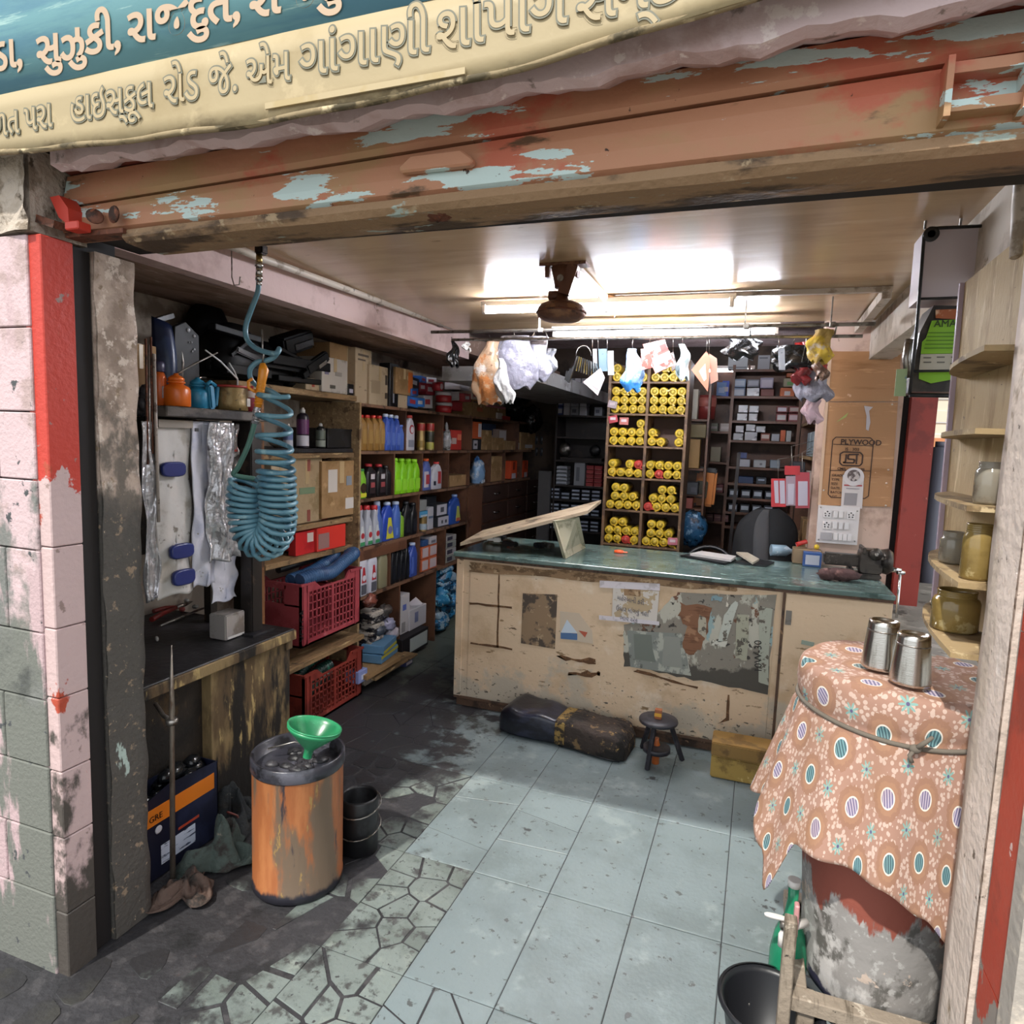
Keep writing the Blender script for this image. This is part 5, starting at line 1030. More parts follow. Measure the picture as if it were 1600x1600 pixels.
# plastic crates
def crate(label, X1, y0, y1, z0, z1, mt, seed=0, notch=.045):
    t = thing('plastic_crate', label, 'crate', ((X1-.17), (y0+y1)/2, z0)); X0 = X1-.36; th = .012; h = z1-z0
    M().box(X0, X1, y0, y1, z0, z0+.012).build('crate_floor', mt, t, W=True)
    m = M()                      # front lattice wall facing +X
    L_ = y1-y0
    def wall_x(X):
        m = M(); m.box(X-th, X, y0, y0+.055, z0, z1); m.box(X-th, X, y1-.055, y1, z0, z1)
        m.prism([(y0+.05, z1-.055), (y1-.05, z1-.055), (y1-.05, z1), (y1-.12, z1), (y1-.16, z1-notch), (y0+.16+.02, z1-notch), (y0+.12, z1), (y0+.05, z1)], 0, X-th, X)
        m.box(X-th, X, y0+.05, y1-.05, z0, z0+.035)
        n = 13; 
        for k in range(n): 
            y = y0+.055+(L_-.11)*(k+.5)/n; m.box(X-th+.003, X-.002, y-.0045, y+.0045, z0+.03, z1-.05)
        for k in range(6):
            z = z0+.035+(h-.09)*(k+.5)/6; m.box(X-th+.003, X-.002, y0+.05, y1-.05, z-.0035, z+.0035)
        m.box(X-th, X+.002, (y0+y1)/2-.010, (y0+y1)/2+.010, z0+.03, z1-.05)
        return m
    wall_x(X1).build('lattice_side', mt, t, W=True); wall_x(X0+th).build('lattice_side', mt, t, W=True)
    for y in (y0, y1-th):
        m = M(); m.box(X0, X1, y, y+th, z0, z1-.12); m.box(X0, X0+.11, y, y+th, z1-.13, z1); m.box(X1-.11, X1, y, y+th, z1-.13, z1); m.box(X0+.1, X1-.1, y, y+th, z1-.035, z1)
        m.build('end_wall', mt, t, W=True)
    for y in (y0+.055, y1-.065, y0+.02): M().box(X1, X1+.005, y, y+.010, z0+.01, z1-.01).build('corner_rib', mt, t, W=True)
    for q in ((X1-.002, X1+.008, y0-.003, y0+.12), (X1-.002, X1+.008, y1-.12, y1+.003), (X0, X1+.008, y0-.006, y0)): M().box(*q, z1-.012, z1+.002).build('top_rim', mt, t, W=True)
    return t
ca0, ca1 = ax(470, 960, -2.27).y, ax(563, 940, -2.27).y
pkc = mat('faded_pink_crate', '#a3434a', .55, layers=[('#8a3038', 4, .5, .62), ('#bd6a6c', 9, .58, .68)], bump=.1)
rdc = mat('dusty_red_crate', '#8a3328', .6, layers=[('#6b241c', 4, .5, .62), ('#a85a48', 9, .58, .68)], bump=.1)
t = crate('faded pink-red plastic crate holding blue hoses on the alcove shelf', -2.27, ca0, ca1, .47, .83, pkc)
text('VOLGA', .06, (-2.27+.0015, ca0+.03, .60), (0, -PI/2, PI/2) and (PI/2, -PI/2, PI/2), blk, t, 'stamped_lettering', align='CENTER', sx=.9)
crate('dusty brick-red plastic crate with green coiled tubes on the floor', -2.25, ca0, ca1+.0, .004, .315, rdc)
def ribbed(t, pts, r, mt, nm, pitch=.018, amp=.0055):
    pts = smooth([Vector(p) for p in pts], 14); L_ = 0; rs = []
    for i, p in enumerate(pts):
        if i: L_ += (p-pts[i-1]).length
        rs.append(r)
    # resample
    out = [pts[0]]; acc = 0; step = pitch/4; rr = [r]; k = 0
    for a, b in zip(pts, pts[1:]):
        d = (b-a).length; q = step-acc
        while q < d: out.append(a.lerp(b, q/d)); k += 1; rr.append(r+amp*(1 if k % 4 < 2 else -1)); q += step
        acc = (acc+d) % step
    M().tube(out, rr, 10).build(nm, mt, t, W=True)
bh_ = mat('blue_ribbed_hose', '#33557c', .4, layers=[('#24406a', 8, .5, .62), ('#5a7a9c', 16, .6, .66)])
t = thing('blue_hose_roll', 'blue ribbed hose draped over the rim of the pink crate', 'hose', (-2.36, 3.2, .80))
ribbed(t, [(-2.30, ca0+.03, .845), (-2.29, ca0+.15, .855), (-2.29, ca0+.3, .845), (-2.30, ca0+.42, .875), (-2.31, ca1-.02, .915), (-2.36, ca1-.01, .90)], .036, bh_, 'ribbed_hose')
ribbed(t, [(-2.38, ca0+.05, .835), (-2.39, ca0+.25, .845), (-2.40, ca0+.45, .885), (-2.42, ca1-.06, .91)], .033, bh_, 'ribbed_hose')
t = thing('black_shock_absorber', 'black strut with a silver shaft lying across the pink crate behind the blue hose', 'strut', (-2.45, 3.2, .86))
M().tube([(-2.47, ca0+.06, .885), (-2.44, ca0+.34, .905)], .022, 12).build('strut_body', blk, t, W=True); M().tube([(-2.44, ca0+.34, .905), (-2.42, ca0+.62, .935)], .009, 8).build('strut_shaft', chrome, t, W=True)
gh = mat('dark_green_ribbed', '#14302a', .3, layers=[('#2c6a54', 20, .56, .6)])
t = thing('green_coil_roll', 'dark green coiled tubes heaped inside the brick-red floor crate', 'tube', (-2.4, 3.3, .2))
for k, (yo, zo, xo) in enumerate(((.05, .17, -.10), (.10, .22, -.18), (.0, .12, -.08), (.16, .26, -.22))):
    ribbed(t, [(-2.25+xo, ca0+.06+yo, zo), (-2.27+xo, ca0+.22+yo, zo+.05), (-2.28+xo, ca0+.40+yo*.6, zo+.06)], .034, gh, 'ribbed_tube', pitch=.022, amp=.005)
# ---------------- cartons and parts on the alcove's upper plank
ycart('cardboard_box', 'small tan carton with red tape marks at the front of the upper plank', 478, 504, 592, 612, -2.40, .18, cm=ccart, lab=[(.35, .5, .3, .9, '#a04030')], zb=1.902)
ycart('cardboard_box', 'white dirty carton standing on the upper plank', 503, 543, 560, 616, -2.38, .2, cm=wcart, lab=[(.1, .25, .5, .62, '#77708a'), (.5, .75, .5, .62, '#9a9288'), (.3, .5, .12, .22, '#5d5850')], zb=1.902)
ycart('cardboard_box', 'large brown carton under the soffit behind the white dirty carton', 515, 572, 541, 616, -2.50, .25, zb=1.902)
ycart('cardboard_box', 'tall printed brown carton between the white and cream ones', 555, 580, 545, 624, -2.44, .18, cm=ccart, lab=[(.15, .8, .86, .9, '#5a4a3a'), (.15, .6, .78, .81, '#5a4a3a')], zb=1.862)
ycart('black_box', 'tiny black carton with a white label at the right of the white carton', 544, 553, 600, 617, -2.38, .06, cm=blk, tape_=False, lab=[(.2, .8, .2, .55, '#b9b4c0')], zb=1.902)
# ============================================================ DARK RACK (left wall)
RX = -2.34; RB = -2.79; R0, R1 = 3.652, 7.12
rk_ = thing('oil_rack', 'long dark brown laminate rack along the left wall filled with bottles and boxes', 'rack', (-2.55, 5.2, 0))
M().box(RB, RX, R0-.022, R0-.002, 0, 1.86).build('end_panel', chip, rk_, W=True)
def board(z, y0=R0, y1=R1, th=.02, x1=RX): M().box(RB, x1, y0, y1, z-th, z).build('shelf_board', rcke, rk_, W=True)
def vert(px, z0, z1, y=None, th=.018):
    y = y or ax(px, 700, RX).y; M().box(RB, RX-.002, y-th/2, y+th/2, z0, z1).build('divider', rckm, rk_, W=True); return y
board(1.858); board(1.555); board(1.245, R0, 7.1); board(.925, R0, 5.43); board(.60, R0, 5.43)
M().box(RB, RB+.008, R0, R1, 0, 1.84).build('back_panel', rckm, rk_, W=True)
M().box(RX-.016, RX, R0, ax(636, 840, RX).y, .84, .905).build('shelf_fascia', rckm, rk_, W=True)
for px in (563, 634, 692, 737, 810): vert(px, 1.557, 1.838)
for px in (617, 661, 702, 735, 768, 790, 817): vert(px, 1.247, 1.535)
for px in (657, 732): vert(px, .927, 1.225)
for px in (613, 659, 700): vert(px, .602, .905)
for px in (629, 686): vert(px, .0, .58)
# drawer unit
dy0, dy1 = ax(732, 800, RX).y, R1
M().box(RX-.018, RX, dy0, ax(753, 800, RX).y, .45, 1.225).build('wide_stile', rckm, rk_, W=True)
M().box(RB, RX-.02, dy0+.03, dy1, .44, .46).build('shelf_board', rckm, rk_, W=True)
M().box(RX-.30, RX-.02, ax(753, 800, RX).y, dy1, .46, 1.224).build('drawer_carcass', rckm, rk_, W=True)
drm_ = mat('drawer_front_dark', '#3d2a23', .4, layers=[('#3d2a24', 6, .5, .65)])
ys = [ax(p, 790, RX).y for p in (754, 793, 822, 848)]
for r, (z0, z1) in enumerate(((1.06, 1.215), (.87, 1.04), (.66, .85), (.47, .64))):
    for c in range(3):
        d = M().box(RX-.02, RX+.004, ys[c]+.012, ys[c+1]-.012, z0, z1).build('drawer_front', drm_, rk_, W=True, bevel=.006)
        yc = (ys[c]+ys[c+1])/2; zc = (z0+z1)/2
        m = M(); m.tube([(RX+.004, yc-.07, zc), (RX+.022, yc-.05, zc-.006), (RX+.024, yc+.05, zc-.006), (RX+.004, yc+.07, zc)], .006, 6); m.build('pull', chrome, d, W=True)
# ---------------- bottles (front towards -Y, turned to face +X by rz=90deg)
PROTO = {}
def bottle(label, loc, w, d, h, body, cap, kind='slant', labs=(), rz=PI/2, cat='bottle', name='oil_bottle', group=None, capr=None, ribs=False):
    t = thing(name, label, cat, loc, rz, group); key = (round(w, 3), round(d, 3), round(h, 3), body, cap, kind, labs)
    if key in PROTO:
        for ch in PROTO[key].children:
            c = ch.copy(); COL.objects.link(c); c.parent = t
        return t
    PROTO[key] = t; a, b = w/2*.96, d/2*.96; cr = capr or min(a*.52, .022)
    if kind == 'slant':     # flat can with a shoulder sloping to an offset neck
        S = [(0, 0, 0, a*.94, b*.92), (h*.02, 0, 0, a, b), (h*.58, 0, 0, a, b), (h*.66, .05*a, 0, a*.93, b*.96), (h*.80, .24*a, 0, a*.62, b*.72), (h*.86, .30*a, 0, a*.48, b*.6), (h*.88, .32*a, 0, cr*.9, cr*.9), (h*.92, .32*a, 0, cr*.9, cr*.9)]; cx = .32*a
    elif kind == 'tall':    # narrow straight bottle, gentle shoulders
        S = [(0, 0, 0, a*.94, b*.92), (h*.02, 0, 0, a, b), (h*.72, 0, 0, a, b), (h*.80, 0, 0, a*.86, b*.9), (h*.87, 0, 0, cr, cr), (h*.92, 0, 0, cr*.95, cr*.95)]; cx = 0
    elif kind == 'taper':   # pear-shaped gear oil bottle
        S = [(0, 0, 0, a*.92, b*.9), (h*.02, 0, 0, a, b), (h*.38, 0, 0, a*1.0, b), (h*.56, 0, 0, a*.86, b*.9), (h*.72, 0, 0, a*.52, b*.62), (h*.84, 0, 0, cr*1.1, cr*1.1), (h*.9, 0, 0, cr, cr)]; cx = 0
    elif kind == 'jug':
        S = [(0, 0, 0, a*.94, b*.92), (h*.02, 0, 0, a, b), (h*.66, 0, 0, a, b), (h*.74, 0, 0, a*.94, b*.95), (h*.84, .1*a, 0, a*.55, b*.62), (h*.87, .12*a, 0, cr, cr), (h*.9, .12*a, 0, cr, cr)]; cx = .12*a
    M().loft(S, 18, 4.5).build('bottle_body', pm(body, .35), t)
    z0 = h*.915 if kind != 'taper' else h*.88
    if kind == 'jug': z0 = h*.885
    M().lathe([(cr*1.05, z0), (cr*1.15, z0+.002), (cr*1.12, h*.985), (cr*.9, h)], (cx, 0, 0), 14).build('cap', pm(cap, .35), t)
    if kind in ('slant', 'jug'): m = M(); m.tube([(-a*.55, 0, h*.60), (-a*.62, 0, h*.76), (-.05*a, 0, h*.85)] if kind == 'slant' else [(-a*.7, 0, h*.68), (-a*.7, 0, h*.82), (-.2*a, 0, h*.85)], b*.30, 6); m.build('grip', pm(body, .35), t)
    for i, (u0, u1, v0, v1, c, sh) in enumerate(labs):
        y = -b-.0012-.0008*i; m = M(); x0, x1, zz0, zz1 = -a+2*a*u0, -a+2*a*u1, h*v0, h*v1
        if sh == 'b': m.box(x0, x1, y, y+.002, zz0, zz1)
        elif sh == 'o': m.lathe([((x1-x0)/2, 0), ((x1-x0)/2, .002)], ((x0+x1)/2, y+.002, (zz0+zz1)/2), 18, rot=(PI/2, 0, 0))
        elif sh == 't': m.prism([(x0, zz0), (x1, zz0), (x0+(x1-x0)*.62, zz1), (x0+(x1-x0)*.25, zz1)], 1, y, y+.002)
        m.build('label' if i == 0 else 'label_mark', pm(c, .4), t)
    return t
def slotrow(n, px, pyt, z, fn, X=-2.385, dep=.07, gapf=.96):
    """n items between photo columns px[0]..px[1], top at row pyt, standing on z"""
    ya, yb = ax(px[0], 700, X+dep/2).y, ax(px[1], 700, X+dep/2).y
    for i in range(n):
        y0 = ya+(yb-ya)*i/n; y1 = ya+(yb-ya)*(i+1)/n; t_ = pyt[0]+(pyt[1]-pyt[0])*(i+.5)/n
        h = ax(px[0]+(px[1]-px[0])*(i+.5)/n, t_, X+dep/2).z-z
        fn(i, (X, (y0+y1)/2, z+.001), (y1-y0)*gapf, h)
def oidx(i, n): return ('only' if n == 1 else (ORD[i]+' from the street end'))
def brow(n, px, pyt, z, body, cap, kind, labs, desc, grp, dep=.07, **k):
    slotrow(n, px, pyt, z, lambda i, l, w_, h: bottle(f'{desc}, {oidx(i, n)}', l, w_, dep, h, body, cap, kind, labs, group=grp, **k), dep=dep)
Z1, Z2, Z3, Z4 = 1.556, 1.246, .926, .601
brow(4, (565, 603), (648, 650), Z1, '#8f6a35', '#b3261f', 'tall', ((.15, .85, .2, .6, '#9c7a44', 'b'),), 'gold-brown oil bottle with red cap on the top row', 'gold bottles')
brow(3, (603, 627), (646, 650), Z1, '#3a55a8', '#c2cbe0', 'slant', ((.2, .8, .15, .5, '#5b74bd', 'b'),), 'tall blue oil bottle with white cap on the top row', 'tall blue bottles')
brow(1, (625, 635), (664, 664), Z1, '#4d6cb8', '#5d7cc8', 'slant', (), 'shorter blue bottle at the end of the gold and blue row', None)
brow(1, (635, 650), (649, 649), Z1, '#c9c6cc', '#b8433c', 'slant', ((.3, .8, .45, .75, '#b23a40', 'o'), (.4, .75, .5, .68, '#d5cfd2', 'o'), (.2, .8, .1, .3, '#8d8d98', 'b')), 'white oil bottle with red round mark beside the gold tins', None)
def tin(label, px, pyt, z, X, wpx, cols, group=None):
    c = ax(px, 700, X); h = ax(px, pyt, X).z-z; r = wpx/2*(c-CP).dot(FW)/1033
    t = thing('grease_can', label, 'can', (c.x, c.y, z+.001), 0, group); n = len(cols)
    M().lathe([(r, 0), (r*1.02, .003), (r, .006), (r, h-.006), (r*1.02, h-.003), (r*.95, h), (r*.9, h-.004)], (0, 0, 0), 28).build('can_wall', mat('tin_gold', '#a98d5c', .3, .6), t)
    for i, (v0, v1, c_) in enumerate(cols): M().lathe([(r*1.005, h*v0), (r*1.012, h*v0+.001), (r*1.012, h*v1-.001), (r*1.005, h*v1)], (0, 0, 0), 28).build('colour_band', pm(c_, .35), t)
tin('gold tin with red top band on the top row, left of the darker one', 657, 661, Z1, -2.39, 13, ((.72, .97, '#a83028'), (.1, .35, '#8c6f30')))
tin('yellow-green and black tin with red top band on the top row', 671, 661, Z1, -2.39, 14, ((.72, .97, '#a02c26'), (.3, .68, '#33301f'), (.05, .28, '#a8a04a')))
brow(1, (563, 575), (733, 733), Z2, '#7ab32e', '#2c7a3a', 'slant', ((.1, .9, .2, .5, '#3a2a20', 'o'), (.1, .9, .05, .18, '#c8c23a', 'b')), 'lime bottle with dark round mark at the street end of the second row', None)
brow(2, (575, 607), (725, 726), Z2, '#141214', '#b02a30', 'tall', ((.2, .8, .12, .75, '#2a2024', 'b'), (.3, .7, .55, .7, '#b9b2b4', 'b'), (.3, .7, .3, .45, '#96484a', 'b')), 'black oil bottle with red cap on the second row', 'black red-capped bottles', dep=.075)
brow(1, (605, 614), (728, 728), Z2, '#1b191b', '#1b191b', 'tall', (), 'black oil bottle with black cap beside the red-capped pair', None)
brow(4, (618, 659), (716, 718), Z2, '#83c81f', '#8fd02c', 'slant', ((.12, .88, .1, .42, '#93d238', 'b'),), 'bright lime green oil bottle on the second row', 'lime green bottles', dep=.09)
brow(1, (662, 677), (717, 717), Z2, '#5a6aa8', '#c95a28', 'slant', ((.1, .6, .1, .6, '#c5bfc8', 'b'), (.3, .7, .2, .5, '#b0424a', 'b')), 'blue and white bottle with orange cap on the second row', None)
brow(1, (677, 694), (722, 722), Z2, '#c3c0c8', '#c23a38', 'slant', ((.5, .8, .2, .65, '#b03a3a', 'b'), (.1, .3, .15, .3, '#303040', 'b')), 'white bottle with red cap and red stripe on the second row', None)
brow(3, (562, 598), (790, 790), Z3, '#a3a5ae', '#b8292c', 'taper', ((.15, .85, .08, .5, '#c2c6c4', 't'), (.3, .75, .18, .36, '#b03038', 'o'), (.2, .8, .03, .12, '#3c8a58', 'b')), 'silver tapered bottle with red cap and dot label, third row', 'silver tapered bottles')
brow(1, (592, 602), (783, 783), Z3, '#4560a0', '#aab4cc', 'taper', (), 'blue bottle with pale cap squeezed behind the silver tapered ones', None)
brow(1, (601, 619), (785, 785), Z3, '#2b46a0', '#b4c0d8', 'slant', ((.25, .95, .05, .6, '#c9c23a', 't'), (.4, .8, .2, .35, '#6a6a9a', 'o')), 'blue bottle with yellow label on the third row', None)
brow(1, (619, 630), (784, 784), Z3, '#4666b0', '#b8c4dc', 'slant', ((.2, .5, .1, .3, '#6a88c8', 'b'),), 'plain blue bottle with pale cap right of the yellow-labelled one', None)
brow(1, (629, 635), (800, 800), Z3, '#7da832', '#7da832', 'tall', (), 'thin lime bottle edge beside the slanted black bottles', None)
brow(2, (635, 657), (783, 787), Z3-.0, '#15161a', '#1b1c20', 'slant', ((.2, .8, .1, .5, '#22242a', 'b'),), 'black slanted oil bottle on the third row', 'black slanted bottles third row')
brow(1, (706, 724), (773, 773), Z3, '#2d4f9c', '#7d94c0', 'slant', ((.5, .95, .1, .6, '#b2b85a', 't'), (.55, .9, .08, .2, '#b2523a', 'b')), 'blue bottle with yellow-green label at the rear of the third row', None)
brow(2, (563, 595), (858, 852), Z4, '#c9c8d2', '#c02a30', 'jug', ((.3, .75, .28, .6, '#b83038', 't'), (.35, .7, .3, .45, '#d5d2d8', 'o'), (.25, .75, .04, .24, '#55565e', 'b')), 'white oil jug with red cap on the fourth row', 'white jugs', dep=.10)
brow(1, (596, 611), (850, 850), Z4, '#8a8568', '#9c9478', 'slant', (), 'dull olive jug behind the white jugs on the fourth row', None)
brow(4, (616, 645), (856, 850), Z4, '#15161a', '#1b1c20', 'slant', ((.2, .8, .1, .5, '#202228', 'b'),), 'black slanted oil bottle on the fourth row', 'black slanted bottles fourth row')
brow(1, (645, 658), (848, 848), Z4, '#3a52a0', '#a9b6d2', 'slant', ((.1, .4, .1, .6, '#5068b4', 'b'),), 'blue bottle with pale cap on the fourth row', None)
# small cartons
def bx_(label, px0, px1, pyt, z, col, lab=None, X=-2.37, dep=.10, name='parts_box', group=None, rough=.6, zt=None, cat='box'):
    y0, y1 = ax(px0, 700, X).y, ax(px1, 700, X).y; z1 = zt or ax((px0+px1)/2, pyt, X).z
    return cart(name, label, X-dep, X, y0+.002, y1-.002, z+.001, max(z+.02, z1), cm=pm(col, rough) if isinstance(col, str) else col, tape_=False, lab=lab, group=group, cat=cat)
bx_('brown carton with torn top on the second row', 704, 732, 742, Z2, carton_m, dep=.22)
bx_('orange and black box standing on the black-labelled carton, top row', 738, 752, 659, 1.66, '#c0562a', [(.6, .95, .1, .9, '#c8c4c6')])
bx_('black carton with white bottle print on the top row', 738, 752, 680, Z1, '#1b1c20', [(.1, .55, .1, .9, '#a9a7ac'), (.2, .45, .4, .6, '#2a2a30')], zt=1.655)
bx_('plain brown carton on the top row beside the black printed one', 752, 768, 672, Z1, carton_m)
bx_('dark blue carton stack behind the brown cartons, top row', 754, 774, 662, 1.70, '#1f2c44', X=-2.46)
bx_('low brown carton on the top row', 769, 787, 684, Z1, carton_m)
bx_('small white-faced box on the low brown carton', 778, 791, 671, 1.645, '#8a7468', [(.1, .9, .1, .9, '#b9b0ae')], X=-2.40)
bx_('long brown carton with white tag, top row', 788, 812, 689, Z1, carton_m, [(.75, .95, .1, .8, '#bdb8b4')])
bx_('brown carton stack at the far end of the top row', 813, 836, 676, Z1, carton_m, [(.3, .8, .1, .3, '#bdb8b4')])
bx_('tall brown carton on the second row above the drawers', 769, 791, 713, Z2, carton_m, dep=.2)
bx_('white-labelled dark box below the blue bag on the second row', 752, 760, 748, Z2, '#1e2026', [(.1, .9, .1, .8, '#b6b4b8')])
for i, (a, b) in enumerate(((799, 809), (819, 826))):
    t = bx_(f'bright orange tool blister pack over the drawers, {("left","right")[i]} one', a, b, 712, Z2+.06, '#c4461f', [(.2, .8, .0, .3, '#b8b0b8'), (.35, .65, .5, .95, '#7a2a18')], name='tool_pack', cat='pack')
    t.location.z -= .055
# third row right cell
for args in (('dark box with white face low in the third row box stack', 686, 706, 806, Z3, '#26282e', [(.05, .95, .08, .92, '#b5b2ba'), (.3, .42, .3, .6, '#2a2a30'), (.6, .72, .3, .6, '#2a2a30')], None, 1.015),
             ('dark box with white face and round part print, upper third row', 684, 702, 786, 1.017, '#26282e', [(.05, .9, .08, .92, '#bcb9c0'), (.35, .65, .3, .7, '#4a4a52')], None, 1.12),
             ('narrow white carton between the silver cone and the box stack', 671, 680, 792, Z3, '#a9a9b0', [(.1, .9, .5, .6, '#5a6a80')], None, None)):
    bx_(args[0], args[1], args[2], args[3], args[4], args[5], args[6], zt=args[8])
bx_('black carton at the top of the third row box stack', 668, 684, 775, 1.03, '#1a1b20', [(.3, .6, .1, .5, '#8a8f9c')], X=-2.44)
tin('silver cone-shaped can on the third row under a sky blue box', 663, 806, Z3, -2.385, 13, ((.1, .5, '#9aa8b2'),))
bx_('sky blue and white box on the silver cone can', 658, 671, 794, 1.035, '#4a90b8', [(.1, .9, .1, .4, '#b8c4cc')], zt=1.085)
bx_('pale wrapped lump on the sky blue box', 658, 669, 781, 1.087, '#8d8d8a')
# fourth row right
for i, (a, b, zz, zt, d) in enumerate(((662, 674, Z4, .70, 'lower left'), (674, 687, Z4, .70, 'lower right'), (662, 674, .702, .80, 'upper left'), (674, 687, .702, .80, 'upper right'))):
    bx_(f'orange carton with pale square label, {d} of the four on the fourth row', a, b, 800, zz, '#b85a34', [(.12, .9, .12, .88, '#bdb0b2')], zt=zt, group='orange label cartons')
bx_('small white box on top of the orange cartons', 675, 686, 838, .802, '#b4b0b4', [(.2, .8, .2, .5, '#6a6a74')], zt=.865)
bx_('small blue box on top of the orange cartons', 664, 673, 842, .802, '#2a4a78', zt=.85)
for i, (zz, zt) in enumerate(((Z4, .66), (.662, .72), (.722, .78), (.782, .83))):
    bx_(f'pale printed box in the rear fourth-row pile, {ORD[i]} from the bottom', 701, 717, 840, zz, '#a09c9a' if i % 2 else '#8d9088', [(.1, .6, .2, .8, '#3c3a48')], zt=zt, group='rear fourth row pile')
# floor row
t = bx_('white carton standing on end in the dark floor bay', 631, 645, 930, .18, '#b8b4b4', [(.2, .6, .6, .75, '#5a6ab0'), (.1, .5, .05, .3, '#8a8684')], zt=.48)
t = bx_('black shoebox-like carton with a large pale label in the floor bay', 634, 676, 975, .03, '#1a1518', [(.28, .95, .15, .85, '#a9b0ac')], zt=.178, dep=.2, X=-2.30)
t = bx_('white carton with its flap open on the black floor-bay box', 645, 672, 950, .18, '#b4b0b2', [(.3, .5, .3, .8, '#6a7090')], zt=.34, X=-2.36)
M().ob((.0, .05, .17), (.08, .09, .003), (.5, .6, 0)).build('open_flap', pm('#b0aab0'), t)
bx_('tiny blue and white box on the floor before the black shoebox carton', 640, 652, 1018, .0, '#3a3f6c', [(.1, .9, .2, .6, '#bdb9c4')], zt=.05, X=-2.24)
m = M(); m.ob(az(583, 1050, .035)+Vector((0, 0, 0)), (.12, .40, .045)); m.ob(az(583, 1050, .085), (.10, .36, .04), (0, .0, .05))
tag(m.build('wood_offcuts', mat('grey_wood', '#6a6259', .85, layers=[('#8f867a', 9, .55, .65, (3, .4, 1))], bump=.4), None, W='o'), 'two grey timber offcuts stacked on the floor under the striped boxes', 'timber')
strp = pm('#5c86a8', .5)
t = bx_('blue box with yellow bands, lower of two on the open tray of the floor bay', 596, 630, 1005, .14, strp, [(0, 1, .55, .85, '#c2b838')], zt=.20, X=-2.24, dep=.16); t.rotation_euler.z = .12
t = bx_('blue box with yellow bands, upper of two on the open tray of the floor bay', 597, 629, 995, .204, strp, [(0, 1, .0, .35, '#c2b838')], zt=.26, X=-2.24, dep=.16); t.rotation_euler.z = .2
t = bx_('open tan cardboard tray under the striped boxes', 578, 632, 1025, .105, carton_m, zt=.135, X=-2.20, dep=.25)
bx_('pale blue box with white mark at the foot of the rack', 564, 579, 1015, .09, '#8a96c8', [(.3, .7, .25, .65, '#c9cfe2')], zt=.17, X=-2.23)
m = M(); m.box(-2.46, -2.19, ax(565, 1000, -2.3).y, ax(632, 1000, -2.3).y, .075, .088); tag(m.build('low_board', plk, None, W='o'), 'low board carrying the boxes in the first floor bay', 'board')
random.seed(23)
t = thing('patterned_packet_stack', 'stack of black and white patterned packets at the foot of the rack', 'packets', ax(573, 1000, -2.38)); t.location.z = .09
pat = mat('black_white_packets', '#b3aaa0', .4, layers=[('#27242a', 14, .52, .55, (1, 1, 1.6)), ('#6a5c54', 20, .6, .63)])
for k in range(9):
    y = ax(573, 1000, -2.38).y; M().ob((-2.38, y+.03+rnd(-.015, .015), .115+k*.042), (.14, .15, .036), (rnd(-.1, .1), rnd(-.08, .08), rnd(-.2, .2))).build('packet', pat, t, W=True, bevel=.008)
for i, (px, py, c, l) in enumerate(((600, 955, '#4a4440', 'dark crumpled plastic bag above the striped boxes'), (606, 975, '#9a98b0', 'pale lilac crumpled bag above the striped boxes'), (612, 987, '#b2aab4', 'white paper packet leaning on the striped boxes'), (590, 985, '#3c4450', 'dark glassy bag behind the striped boxes'), (577, 938, '#7c4436', 'orange-brown roll on top of the patterned packets'))):
    random.seed(40+i); c_ = ax(px, py, -2.34); m = M(); m.ell(c_, (.05, .07, .045), 12, 8, .22); o = m.build('crumpled_bag', mat('bag_'+c[1:], c, .3, layers=[('#d0ccd2', 24, .62, .66), ('#2a2a30', 16, .6, .65)], bump=.7, bscale=40), None, W='o'); tag(o, l, 'bag')
random.seed(50)
t = thing('blue_bag_pile', 'pile of blue and white plastic packages in the last floor bay of the rack', 'packages', (-2.42, ax(700, 900, -2.4).y, .05))
bgm = [mat('bluebag', '#2f78a0', .25, layers=[('#6aa8c4', 12, .55, .62), ('#b9c6cc', 18, .62, .66), ('#173a54', 9, .5, .56)], bump=.8, bscale=30), mat('bluebag2', '#8ea6b4', .25, layers=[('#2a6a94', 14, .5, .56), ('#c9ced2', 18, .6, .66), ('#2a2430', 12, .6, .64)], bump=.8, bscale=30)]
y0, y1 = ax(688, 900, -2.36).y, ax(716, 900, -2.36).y
for k in range(22):
    M().ell((-2.40+rnd(-.05, .03), rnd(y0, y1), .07+.5*k/22), (.07, rnd(.10, .16), .05), 12, 8, .2, (rnd(-.6, .6), 0, rnd(-.3, .3))).build('plastic_package', bgm[k % 2], t, W=True)
# crumpled bags in the rack cells
def crumple(label, px, py, r, X, mt, seed, name='plastic_bag', n=1, sq=1.0, ears=False):
    random.seed(seed); c = ax(px, py, X) if X < -1 else None
    m = M(); m.ell(c, (r[0]*.8, r[0], r[1]), 18, 14, .14)
    if ears: m.ell(c+Vector((0, -.01, r[1]*1.1)), (.015, .02, .05), 8, 6, .2)
    return tag(m.build(name, mt, None, W='o'), label, 'bag')
silv = mat('silver_bag', '#a8a6a4', .25, layers=[('#cfcdd0', 14, .58, .64), ('#6c6864', 12, .56, .62)], bump=.9, bscale=30)
bluw = mat('blue_white_bag', '#7a9cc0', .25, layers=[('#b9c4d0', 10, .52, .6), ('#4878b8', 9, .58, .62), ('#8d7a70', 18, .66, .7)], bump=.8, bscale=30)
crumple('silvery plastic bag in the top-row cell beside the red packet', 698, 690, (.05, .10), -2.42, silv, 61, ears=True)
bx_('red and white tablet packet beside the silvery bag', 704, 721, 672, Z1, '#b83228', [(.1, .5, .3, .6, '#c9b0a8'), (.6, .95, .5, .8, '#d8785a')], X=-2.40, dep=.08, cat='pack', name='printed_pack')
